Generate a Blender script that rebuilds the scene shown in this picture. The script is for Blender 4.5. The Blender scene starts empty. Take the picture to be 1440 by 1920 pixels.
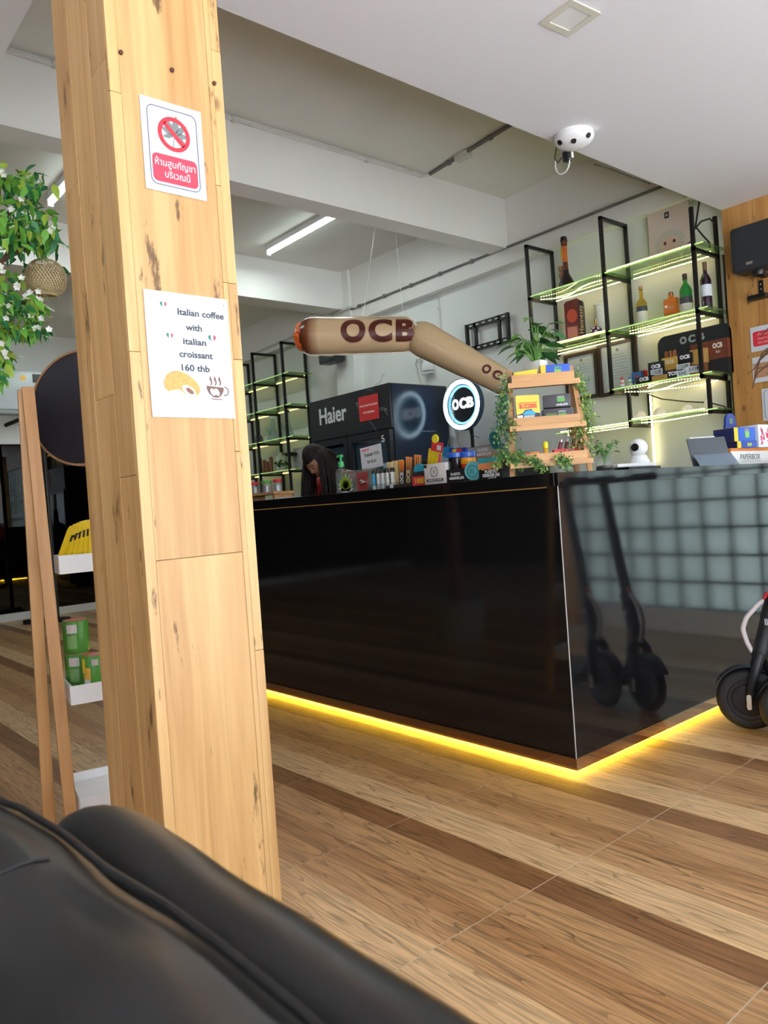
import bpy, bmesh, math, random
import numpy as np
from mathutils import Matrix, Vector
random.seed(7)
R = math.radians
PI = math.pi
scene = bpy.context.scene
COL = scene.collection

# ---------------------------------------------------------------- camera
HC = 1.043
F_PX = 1442.06
yaw, pitch, roll = R(49.794), R(-0.571), R(-4.048)
fwd = Vector((-math.sin(yaw) * math.cos(pitch), math.cos(yaw) * math.cos(pitch), math.sin(pitch)))
rt0 = Vector((math.cos(yaw), math.sin(yaw), 0))
up0 = rt0.cross(fwd)
rgt = rt0 * math.cos(roll) + up0 * math.sin(roll)
upv = up0 * math.cos(roll) - rt0 * math.sin(roll)
cam_d = bpy.data.cameras.new('camera')
cam_d.lens = F_PX / 1920 * 36
cam_d.sensor_width = 36
cam_d.clip_start = 0.02
cam_d.dof.use_dof = True
cam_d.dof.focus_distance = 2.9
cam_d.dof.aperture_fstop = 8.0
cam = bpy.data.objects.new('camera', cam_d)
COL.objects.link(cam)
cam.matrix_world = Matrix(((rgt.x, upv.x, -fwd.x, 0), (rgt.y, upv.y, -fwd.y, 0), (rgt.z, upv.z, -fwd.z, HC), (0, 0, 0, 1)))
scene.camera = cam


def at(px, py, x=None, y=None, z=None, d=None):
    """point of the place seen at a pixel of the 1440x1920 frame, on a given plane"""
    v = fwd + rgt * ((px - 720) / F_PX) - upv * ((py - 960) / F_PX)
    t = x / v.x if x is not None else y / v.y if y is not None else (z - HC) / v.z if z is not None else d
    return Vector((0, 0, HC)) + v * t


# ---------------------------------------------------------------- world, light, exposure
scene.view_settings.view_transform = 'Standard'
scene.view_settings.look = 'None'
scene.view_settings.exposure = 0.58
scene.view_settings.gamma = 1
scene.view_settings.use_curve_mapping = False
world = bpy.data.worlds.new('overcast_sky')
scene.world = world
world.use_nodes = True
bg = world.node_tree.nodes['Background']
bg.inputs[0].default_value = (0.86, 0.93, 1.0, 1)
bg.inputs[1].default_value = 3.6
sun_l = bpy.data.lights.new('sun', 'SUN')
sun_l.energy = 58.0
sun_l.color = (0.93, 0.96, 1.0)
sun_l.angle = R(2)
sun_o = bpy.data.objects.new('sun', sun_l)
sun_o.rotation_euler = Vector((0.78, -0.30, 1.05)).to_track_quat('Z', 'Y').to_euler()
COL.objects.link(sun_o)
scene.cycles.use_denoising = True
scene.cycles.max_bounces = 10
scene.cycles.diffuse_bounces = 6
scene.cycles.transparent_max_bounces = 24
scene.cycles.sample_clamp_indirect = 60.0
scene.cycles.caustics_reflective = False
scene.cycles.caustics_refractive = False


def portal(name, loc, rot, sx, sy):
    l = bpy.data.lights.new(name, 'AREA')
    l.shape = 'RECTANGLE'
    l.size, l.size_y = sx, sy
    l.cycles.is_portal = True
    o = bpy.data.objects.new(name, l)
    o.location = loc
    o.rotation_euler = rot
    COL.objects.link(o)


portal('shopfront_sky_portal', (3.72, 0.3, 1.4), (0, R(90), 0), 2.5, 7.4)
portal('fill_window_sky_portal', (0.1, -4.1, 1.8), (R(90), 0, 0), 1.8, 1.6)  # belongs to the added fill window behind the viewer
portal('glass_block_sky_portal', (-0.55, 5.2, 1.45), (R(-90), 0, 0), 1.9, 2.3)


def tube_lamp(name, loc, length, power, col, rz=0.0):
    l = bpy.data.lights.new(name, 'AREA')
    l.shape = 'RECTANGLE'
    l.size, l.size_y = length, 0.03
    l.energy = power
    l.color = col
    o = bpy.data.objects.new(name, l)
    o.location = loc
    o.rotation_euler = (0, 0, rz)
    COL.objects.link(o)


# ---------------------------------------------------------------- materials
MATS = {}


def nodes_of(m):
    m.use_nodes = True
    nt = m.node_tree
    return nt, nt.nodes, nt.links, nt.nodes['Principled BSDF']


def M(name, rgb, rough=0.5, metal=0.0, var=0.06, scale=14.0, bump=0.0, spec=0.5, emit=0.0, alpha=None, coat=0.0, trans=0.0, stretch=(1, 1, 1), sub=0.0):
    if name in MATS:
        return MATS[name]
    m = bpy.data.materials.new(name)
    nt, N, L, b = nodes_of(m)
    tc = N.new('ShaderNodeTexCoord')
    mp = N.new('ShaderNodeMapping')
    mp.inputs['Scale'].default_value = stretch
    nz = N.new('ShaderNodeTexNoise')
    nz.inputs['Scale'].default_value = scale
    nz.inputs['Detail'].default_value = 4
    L.new(tc.outputs['Object'], mp.inputs[0])
    L.new(mp.outputs[0], nz.inputs[0])
    mx = N.new('ShaderNodeMix')
    mx.data_type = 'RGBA'
    mx.inputs[6].default_value = (*[c * (1 - var) for c in rgb], 1)
    mx.inputs[7].default_value = (*[min(1, c * (1 + var)) for c in rgb], 1)
    L.new(nz.outputs[0], mx.inputs[0])
    L.new(mx.outputs[2], b.inputs['Base Color'])
    b.inputs['Roughness'].default_value = rough
    b.inputs['Metallic'].default_value = metal
    b.inputs['Specular IOR Level'].default_value = spec
    b.inputs['Coat Weight'].default_value = coat
    b.inputs['Transmission Weight'].default_value = trans
    if sub:
        b.inputs['Subsurface Weight'].default_value = sub
        b.inputs['Subsurface Radius'].default_value = (.012, .006, .003)
    if bump:
        bp = N.new('ShaderNodeBump')
        bp.inputs['Strength'].default_value = bump
        bp.inputs['Distance'].default_value = 0.01
        L.new(nz.outputs[0], bp.inputs['Height'])
        L.new(bp.outputs[0], b.inputs['Normal'])
    if emit:
        L.new(mx.outputs[2], b.inputs['Emission Color'])
        b.inputs['Emission Strength'].default_value = emit
    if alpha is not None:
        b.inputs['Alpha'].default_value = alpha
    MATS[name] = m
    return m


def glass(name, rgb, thru=0.8, rough=0.03, fres=1.45):
    """pane that lets light through without bending it: transparent and glossy mixed by Fresnel"""
    if name in MATS:
        return MATS[name]
    m = bpy.data.materials.new(name)
    m.use_nodes = True
    nt = m.node_tree
    N, L = nt.nodes, nt.links
    N.clear()
    out = N.new('ShaderNodeOutputMaterial')
    tr = N.new('ShaderNodeBsdfTransparent')
    tr.inputs[0].default_value = (*rgb, 1)
    df = N.new('ShaderNodeBsdfTranslucent')
    df.inputs[0].default_value = (*rgb, 1)
    gl = N.new('ShaderNodeBsdfGlossy')
    gl.inputs['Roughness'].default_value = rough
    nz = N.new('ShaderNodeTexNoise')
    nz.inputs['Scale'].default_value = 6
    bp = N.new('ShaderNodeBump')
    bp.inputs['Strength'].default_value = 0.02
    L.new(nz.outputs[0], bp.inputs['Height'])
    L.new(bp.outputs[0], gl.inputs['Normal'])
    m1 = N.new('ShaderNodeMixShader')
    m1.inputs[0].default_value = thru
    L.new(df.outputs[0], m1.inputs[1])
    L.new(tr.outputs[0], m1.inputs[2])
    fr = N.new('ShaderNodeFresnel')
    ge = N.new('ShaderNodeNewGeometry')
    io = N.new('ShaderNodeMix')          # same reflection from both sides of a thin pane
    io.inputs[2].default_value = fres
    io.inputs[3].default_value = 1 / fres
    L.new(ge.outputs['Backfacing'], io.inputs[0])
    L.new(io.outputs[0], fr.inputs[0])
    m2 = N.new('ShaderNodeMixShader')
    L.new(fr.outputs[0], m2.inputs[0])
    L.new(m1.outputs[0], m2.inputs[1])
    L.new(gl.outputs[0], m2.inputs[2])
    L.new(m2.outputs[0], out.inputs[0])
    MATS[name] = m
    return m


def wood_mat(name, dark, light, axis=2, rough=0.45, knots=0.0, grain=38.0, seed_obj=True, long=0.05, bump=0.05):
    """boards with grain along one axis, with small knots and cracks"""
    if name in MATS:
        return MATS[name]
    m = bpy.data.materials.new(name)
    nt, N, L, b = nodes_of(m)
    tc = N.new('ShaderNodeTexCoord')
    oi = N.new('ShaderNodeObjectInfo')
    add = N.new('ShaderNodeVectorMath')
    add.operation = 'MULTIPLY_ADD'
    cmb = N.new('ShaderNodeCombineXYZ')
    for i in range(3):
        L.new(oi.outputs['Random'], cmb.inputs[i])
    L.new(cmb.outputs[0], add.inputs[0])
    add.inputs[1].default_value = (17, 23, 31) if seed_obj else (0, 0, 0)
    L.new(tc.outputs['Object'], add.inputs[2])
    sc = [1.0, 1.0, 1.0]
    sc[axis] = long
    mp = N.new('ShaderNodeMapping')
    mp.inputs['Scale'].default_value = sc
    L.new(add.outputs[0], mp.inputs[0])
    n1 = N.new('ShaderNodeTexNoise')
    n1.inputs['Scale'].default_value = grain
    n1.inputs['Detail'].default_value = 6
    n1.inputs['Distortion'].default_value = 0.8
    L.new(mp.outputs[0], n1.inputs[0])
    n2 = N.new('ShaderNodeTexNoise')
    n2.inputs['Scale'].default_value = grain * 0.22
    n2.inputs['Detail'].default_value = 3
    n2.inputs['Distortion'].default_value = 1.2
    L.new(mp.outputs[0], n2.inputs[0])
    av = N.new('ShaderNodeMath')
    av.operation = 'MULTIPLY_ADD'
    L.new(n1.outputs[0], av.inputs[0])
    av.inputs[1].default_value = 0.45
    h2 = N.new('ShaderNodeMath')
    h2.operation = 'MULTIPLY'
    h2.inputs[1].default_value = 0.6
    L.new(n2.outputs[0], h2.inputs[0])
    L.new(h2.outputs[0], av.inputs[2])
    rp = N.new('ShaderNodeValToRGB')
    rp.color_ramp.elements[0].position = 0.36
    rp.color_ramp.elements[0].color = (*dark, 1)
    rp.color_ramp.elements[1].position = 0.66
    rp.color_ramp.elements[1].color = (*light, 1)
    L.new(av.outputs[0], rp.inputs[0])
    col = rp.outputs[0]
    if knots:
        # thin dark cracks, long in the grain's direction, and round pin knots
        sc2 = [9.0, 9.0, 9.0]
        sc2[axis] = 2.2
        mp2 = N.new('ShaderNodeMapping')
        mp2.inputs['Scale'].default_value = sc2
        L.new(add.outputs[0], mp2.inputs[0])
        n3 = N.new('ShaderNodeTexNoise')
        n3.inputs['Scale'].default_value = 2.2
        n3.inputs['Detail'].default_value = 7
        n3.inputs['Roughness'].default_value = 0.62
        L.new(mp2.outputs[0], n3.inputs[0])
        r3 = N.new('ShaderNodeValToRGB')
        r3.color_ramp.elements[0].position = 0.615
        r3.color_ramp.elements[0].color = (0, 0, 0, 1)
        r3.color_ramp.elements[1].position = 0.67
        r3.color_ramp.elements[1].color = (1, 1, 1, 1)
        L.new(n3.outputs[0], r3.inputs[0])
        mk = N.new('ShaderNodeMix')
        mk.data_type = 'RGBA'
        mk.inputs[7].default_value = (0.10, 0.045, 0.014, 1)
        f3 = N.new('ShaderNodeMath')
        f3.operation = 'MULTIPLY'
        f3.inputs[1].default_value = knots
        L.new(r3.outputs[0], f3.inputs[0])
        L.new(f3.outputs[0], mk.inputs[0])
        L.new(col, mk.inputs[6])
        vo = N.new('ShaderNodeTexVoronoi')
        vo.inputs['Scale'].default_value = 3.6
        mp3 = N.new('ShaderNodeMapping')
        s3 = [1.0, 1.0, 1.0]
        s3[axis] = 0.6
        mp3.inputs['Scale'].default_value = s3
        L.new(add.outputs[0], mp3.inputs[0])
        L.new(mp3.outputs[0], vo.inputs[0])
        r4 = N.new('ShaderNodeValToRGB')
        r4.color_ramp.elements[0].position = 0.028
        r4.color_ramp.elements[0].color = (1, 1, 1, 1)
        r4.color_ramp.elements[1].position = 0.06
        r4.color_ramp.elements[1].color = (0, 0, 0, 1)
        L.new(vo.outputs[0], r4.inputs[0])
        mk2 = N.new('ShaderNodeMix')
        mk2.data_type = 'RGBA'
        mk2.inputs[7].default_value = (0.12, 0.05, 0.016, 1)
        f4 = N.new('ShaderNodeMath')
        f4.operation = 'MULTIPLY'
        f4.inputs[1].default_value = knots * 0.85
        L.new(r4.outputs[0], f4.inputs[0])
        L.new(f4.outputs[0], mk2.inputs[0])
        L.new(mk.outputs[2], mk2.inputs[6])
        col = mk2.outputs[2]
    # each board its own tint
    hs = N.new('ShaderNodeHueSaturation')
    vr = N.new('ShaderNodeMapRange')
    vr.inputs[3].default_value = 0.93
    vr.inputs[4].default_value = 1.07
    L.new(oi.outputs['Random'], vr.inputs[0])
    L.new(vr.outputs[0], hs.inputs['Value'])
    L.new(col, hs.inputs['Color'])
    L.new(hs.outputs[0], b.inputs['Base Color'])
    b.inputs['Roughness'].default_value = rough
    bp = N.new('ShaderNodeBump')
    bp.inputs['Strength'].default_value = bump
    bp.inputs['Distance'].default_value = 0.004
    L.new(n1.outputs[0], bp.inputs['Height'])
    L.new(bp.outputs[0], b.inputs['Normal'])
    MATS[name] = m
    return m


# ---------------------------------------------------------------- mesh helpers
class MB:
    """collects shapes, then links them as one mesh object"""

    def __init__(self):
        self.v, self.f, self.mi, self.sm = [], [], [], []

    def add(self, vs, fs, mi=0, T=None, smooth=False):
        o = len(self.v)
        for p in vs:
            p = Vector(p)
            self.v.append(tuple(T @ p) if T is not None else tuple(p))
        for f in fs:
            self.f.append(tuple(i + o for i in f))
            self.mi.append(mi)
            self.sm.append(smooth)
        return self

    def box(self, c, s, mi=0, T=None, rz=0.0):
        x, y, z = s[0] / 2, s[1] / 2, s[2] / 2
        vs = [(-x, -y, -z), (x, -y, -z), (x, y, -z), (-x, y, -z), (-x, -y, z), (x, -y, z), (x, y, z), (-x, y, z)]
        A = Matrix.Translation(c) @ Matrix.Rotation(rz, 4, 'Z')
        if T is not None:
            A = T @ A
        return self.add(vs, [(0, 3, 2, 1), (4, 5, 6, 7), (0, 1, 5, 4), (1, 2, 6, 5), (2, 3, 7, 6), (3, 0, 4, 7)], mi, A)

    def bb(self, x0, x1, y0, y1, z0, z1, mi=0):
        return self.box(((x0 + x1) / 2, (y0 + y1) / 2, (z0 + z1) / 2), (abs(x1 - x0), abs(y1 - y0), abs(z1 - z0)), mi)

    def cbox(self, c, s, b, mi=0, T=None):
        """box with chamfered edges"""
        bm = bmesh.new()
        bmesh.ops.create_cube(bm, size=1.0)
        for w in bm.verts:
            w.co = Vector((w.co.x * s[0], w.co.y * s[1], w.co.z * s[2]))
        bmesh.ops.bevel(bm, geom=list(bm.edges), offset=b, segments=2, affect='EDGES', profile=0.6)
        bm.verts.index_update()
        A = Matrix.Translation(c)
        if T is not None:
            A = T @ A
        self.add([w.co.copy() for w in bm.verts], [[w.index for w in f.verts] for f in bm.faces], mi, A, True)
        bm.free()
        return self

    def lathe(self, prof, n=20, mi=0, T=None, c=(0, 0, 0), smooth=True, cap=True):
        vs, fs = [], []
        k = len(prof)
        for i in range(n):
            a = 2 * PI * i / n
            for r, z in prof:
                vs.append((c[0] + r * math.cos(a), c[1] + r * math.sin(a), c[2] + z))
        for i in range(n):
            j = (i + 1) % n
            for q in range(k - 1):
                fs.append((i * k + q, j * k + q, j * k + q + 1, i * k + q + 1))
        if cap:
            if prof[0][0] > 1e-6:
                fs.append(tuple(i * k for i in reversed(range(n))))
            if prof[-1][0] > 1e-6:
                fs.append(tuple(i * k + k - 1 for i in range(n)))
        return self.add(vs, fs, mi, T, smooth)

    def tube(self, pts, r, n=8, mi=0, T=None, smooth=True, cap=True, squash=None):
        pts = [Vector(p) for p in pts]
        rs = r if isinstance(r, (list, tuple)) else [r] * len(pts)
        vs, fs = [], []
        t0 = (pts[1] - pts[0]).normalized()
        ref = Vector((0, 0, 1)) if abs(t0.z) < 0.9 else Vector((1, 0, 0))
        u = t0.cross(ref).normalized()
        for i, p in enumerate(pts):
            t = (pts[min(i + 1, len(pts) - 1)] - pts[max(i - 1, 0)]).normalized()
            u = (u - t * u.dot(t)).normalized()
            w = t.cross(u)
            for q in range(n):
                a = 2 * PI * q / n
                s = squash or (1, 1)
                vs.append(p + u * (math.cos(a) * rs[i] * s[0]) + w * (math.sin(a) * rs[i] * s[1]))
        for i in range(len(pts) - 1):
            for q in range(n):
                q2 = (q + 1) % n
                fs.append((i * n + q, i * n + q2, (i + 1) * n + q2, (i + 1) * n + q))
        if cap:
            fs.append(tuple(reversed(range(n))))
            fs.append(tuple((len(pts) - 1) * n + q for q in range(n)))
        return self.add(vs, fs, mi, T, smooth)

    def prism(self, outline, y0, y1, mi=0, T=None):
        """outline in the xz plane, extruded along y"""
        n = len(outline)
        vs = [(x, y0, z) for x, z in outline] + [(x, y1, z) for x, z in outline]
        fs = [tuple(range(n)), tuple(reversed(range(n, 2 * n)))]
        for i in range(n):
            j = (i + 1) % n
            fs.append((i, i + n, j + n, j))
        return self.add(vs, fs, mi, T)

    def ring(self, r0, r1, y0, y1, n=40, mi=0, c=(0, 0), T=None, a0=0.0, a1=2 * PI):
        """flat ring in the xz plane, thick along y"""
        full = abs(a1 - a0 - 2 * PI) < 1e-6
        vs, fs = [], []
        m = n if full else n + 1
        for i in range(m):
            a = a0 + (a1 - a0) * i / n
            ca, sa = math.cos(a), math.sin(a)
            for r, y in ((r0, y0), (r1, y0), (r1, y1), (r0, y1)):
                vs.append((c[0] + r * ca, y, c[1] + r * sa))
        for i in range(n):
            j = (i + 1) % m
            for q in range(4):
                q2 = (q + 1) % 4
                fs.append((i * 4 + q, i * 4 + q2, j * 4 + q2, j * 4 + q))
        return self.add(vs, fs, mi, T)

    def build(self, name, mats, parent=None, loc=None, rz=0.0, kind=None, bevel=0.0, sharp=40):
        me = bpy.data.meshes.new(name)
        me.from_pydata(self.v, [], self.f)
        if not isinstance(mats, (list, tuple)):
            mats = [mats]
        for m in mats:
            me.materials.append(m)
        me.polygons.foreach_set('material_index', self.mi)
        me.polygons.foreach_set('use_smooth', self.sm)
        bm = bmesh.new()
        bm.from_mesh(me)
        bmesh.ops.recalc_face_normals(bm, faces=bm.faces)
        if bevel:
            bmesh.ops.bevel(bm, geom=list(bm.edges), offset=bevel, segments=1, affect='EDGES')
        bm.to_mesh(me)
        bm.free()
        if any(self.sm):
            me.set_sharp_from_angle(angle=R(sharp))
        o = bpy.data.objects.new(name, me)
        COL.objects.link(o)
        if parent is not None:
            o.parent = parent
        if loc is not None:
            o.location = loc
        o.rotation_euler = (0, 0, rz)
        if kind:
            o['kind'] = kind
        return o


def tag(o, label, cat, group=None, kind=None):
    o['label'] = label
    o['category'] = cat
    if group:
        o['group'] = group
    if kind:
        o['kind'] = kind
    return o


def thing(name, label, cat, loc=(0, 0, 0), rz=0.0, group=None, rot=None):
    o = bpy.data.objects.new(name, None)
    o.empty_display_size = 0.05
    COL.objects.link(o)
    o.location = loc
    o.rotation_euler = rot if rot else (0, 0, rz)
    return tag(o, label, cat, group)


def dup(root, loc, label, rz=None, group=None):
    """copy of a thing with copies of its parts and sub-parts"""
    def cp(o, parent):
        c = o.copy()
        COL.objects.link(c)
        if parent is not None:
            c.parent = parent
        for ch in list(o.children):
            cp(ch, c)
        return c
    r = cp(root, None)
    r.location = loc
    if rz is not None:
        r.rotation_euler = (0, 0, rz)
    if label:
        r['label'] = label
    if group:
        r['group'] = group
    return r


def text(s, h, mat, parent, loc, face=0.0, align='CENTER', bold=0.0, width=None, tilt=0.0, name='lettering', italic=0.0, depth=0.0006, T=None, space=1.0):
    """flat lettering; faces local -Y unless face (turn about z) is given; h = line height of capitals, width = fitted width"""
    cu = bpy.data.curves.new('lettering', 'FONT')
    cu.body = s
    cu.size = 1.0
    cu.align_x = align
    cu.align_y = 'CENTER'
    cu.offset = bold
    cu.shear = italic
    cu.space_line = 1.0
    cu.space_character = space
    cu.extrude = 0.002
    cu.resolution_u = 3
    tmp = bpy.data.objects.new('lettering', cu)
    COL.objects.link(tmp)
    dg = bpy.context.evaluated_depsgraph_get()
    me = bpy.data.meshes.new_from_object(tmp.evaluated_get(dg))
    bpy.data.objects.remove(tmp)
    bpy.data.curves.remove(cu)
    if len(me.vertices) == 0:
        return None
    xs = [v.co.x for v in me.vertices]
    k = h / 0.73
    kx = k if not width else width / max(1e-6, (max(xs) - min(xs)))
    ky = k
    A = Matrix.Rotation(face, 4, 'Z') @ Matrix.Rotation(R(90), 4, 'X') @ Matrix.Rotation(tilt, 4, 'Z') @ Matrix.Diagonal((kx, ky, depth / 0.004, 1))
    me.transform(A if T is None else T @ A)
    me.materials.clear()
    me.materials.append(mat)
    o = bpy.data.objects.new(name, me)
    COL.objects.link(o)
    if parent is not None:
        o.parent = parent
    o.location = loc
    return o


def rrect(w, h, r, n=5, cx=0.0, cz=0.0):
    pts = []
    for sx, sz, a in ((1, 1, 0), (-1, 1, 90), (-1, -1, 180), (1, -1, 270)):
        for i in range(n + 1):
            t = R(a + 90 * i / n)
            pts.append((cx + sx * (w / 2 - r) + r * math.cos(t), cz + sz * (h / 2 - r) + r * math.sin(t)))
    return pts


def frame_prism(mb, outer, inner, y0, y1, mi=0):
    n = len(outer)
    vs = [(x, y0, z) for x, z in outer] + [(x, y0, z) for x, z in inner] + [(x, y1, z) for x, z in outer] + [(x, y1, z) for x, z in inner]
    fs = []
    for i in range(n):
        j = (i + 1) % n
        fs += [(i, j, n + j, n + i), (2 * n + i, 3 * n + i, 3 * n + j, 2 * n + j), (i, 2 * n + i, 2 * n + j, j), (n + i, n + j, 3 * n + j, 3 * n + i)]
    mb.add(vs, fs, mi)
    return mb


def leaf_mesh(name, mat, L=0.05, W=0.024, bend=0.25, fold=0.2, n=4):
    vs, fs = [], []
    for i in range(n + 1):
        t = i / n
        w = W / 2 * math.sin(PI * min(1, t ** 0.75)) if 0 < i < n else 0.0006
        z = -bend * L * t * t
        vs += [(-w, L * t, z + fold * w), (0, L * t, z), (w, L * t, z + fold * w)]
    for i in range(n):
        a, b = i * 3, i * 3 + 3
        fs += [(a, a + 1, b + 1, b), (a + 1, a + 2, b + 2, b + 1)]
    me = bpy.data.meshes.new(name)
    me.from_pydata(vs, [], fs)
    me.materials.append(mat)
    for p in me.polygons:
        p.use_smooth = True
    return me


def leaf_into(mb, p, rot, L, W, bend=0.3, mi=0, n=3):
    vs, fs = [], []
    for i in range(n + 1):
        t = i / n
        w = W / 2 * math.sin(PI * min(1, t ** 0.75)) if 0 < i < n else 0.0004
        z = -bend * L * t * t
        vs += [(-w, L * t, z + 0.25 * w), (0, L * t, z), (w, L * t, z + 0.25 * w)]
    for i in range(n):
        a, b = i * 3, i * 3 + 3
        fs += [(a, a + 1, b + 1, b), (a + 1, a + 2, b + 2, b + 1)]
    mb.add(vs, fs, mi, Matrix.Translation(p) @ rot, True)


def rand_rot(down=0.0):
    return Matrix.Rotation(random.uniform(0, 2 * PI), 4, 'Z') @ Matrix.Rotation(random.uniform(-0.9, 0.7) - down, 4, 'X') @ Matrix.Rotation(random.uniform(-0.7, 0.7), 4, 'Y')


# colours used in many places
BLACK = M('black_plastic', (0.012, 0.012, 0.014), 0.35)
INK = M('black_ink', (0.02, 0.02, 0.022), 0.7)
GREYINK = M('grey_ink', (0.11, 0.11, 0.12), 0.7)
WHITEINK = M('white_ink', (0.85, 0.85, 0.85), 0.6)
RED = M('red_print', (0.72, 0.03, 0.05), 0.55)
PAPER = M('white_paper', (0.68, 0.71, 0.76), 0.75)
STEEL = M('black_steel', (0.014, 0.013, 0.013), 0.42, 0.3)
WHITEPL = M('white_plastic', (0.8, 0.8, 0.8), 0.35)
GOLD = M('gold_foil', (0.7, 0.42, 0.1), 0.35, 0.4)
BLUE = M('blue_print', (0.02, 0.06, 0.38), 0.4)
YELLOW = M('yellow_print', (0.85, 0.58, 0.02), 0.45)
GREEN = M('green_print', (0.12, 0.45, 0.08), 0.45)
ORANGE = M('orange_print', (0.9, 0.25, 0.03), 0.45)
CHROME = M('chrome', (0.75, 0.75, 0.76), 0.15, 1.0)
CLEAR = glass('clear_glass', (0.93, 0.97, 0.97), 0.93, 0.04)

# ================================================================ SETTING
WALL = M('painted_wall', (0.74, 0.75, 0.72), 0.75, var=0.03, scale=3.0)
CEILM = M('painted_ceiling', (0.74, 0.72, 0.75), 0.7, var=0.02, scale=2.0)
SLABM = M('painted_slab', (0.74, 0.72, 0.67), 0.8, var=0.06, scale=2.5)
BEAMM = M('painted_beam', (0.78, 0.76, 0.73), 0.7, var=0.03, scale=4.0)
DARKWALL = M('dark_wall', (0.10, 0.085, 0.075), 0.6)
PINE = wood_mat('pine_boards', (0.53, 0.275, 0.095), (0.76, 0.48, 0.205), 2, 0.38, knots=0.85)
PINE2 = wood_mat('amber_boards', (0.42, 0.19, 0.05), (0.62, 0.32, 0.10), 2, 0.4, knots=0.8)
BAMBOO = wood_mat('bamboo', (0.42, 0.20, 0.07), (0.56, 0.30, 0.12), 2, 0.4, grain=60, long=0.03)
BAMBOOX = wood_mat('bamboo_across', (0.50, 0.24, 0.08), (0.68, 0.38, 0.15), 0, 0.4, grain=60, long=0.05)


def S(name, mb, mat, parent=None, **k):
    return mb.build(name, mat, parent, kind='structure', **k)


# floor: grout bed with ceramic wood-look tiles
GROUT = M('grout', (0.50, 0.40, 0.29), 0.8)
floor = S('floor', MB().bb(-9.65, 1.659, -4, 5.1, -0.12, -0.0008), GROUT)

S('floor_bounce_added', MB().bb(1.66, 3.6, -4, 5.0, -0.11, 0.0), M('pale_bounce_floor', (0.46, 0.47, 0.50), 0.5, var=.1, scale=120))  # unseen pale slab, added so sunlight bounces indoors without a warm tint


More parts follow.
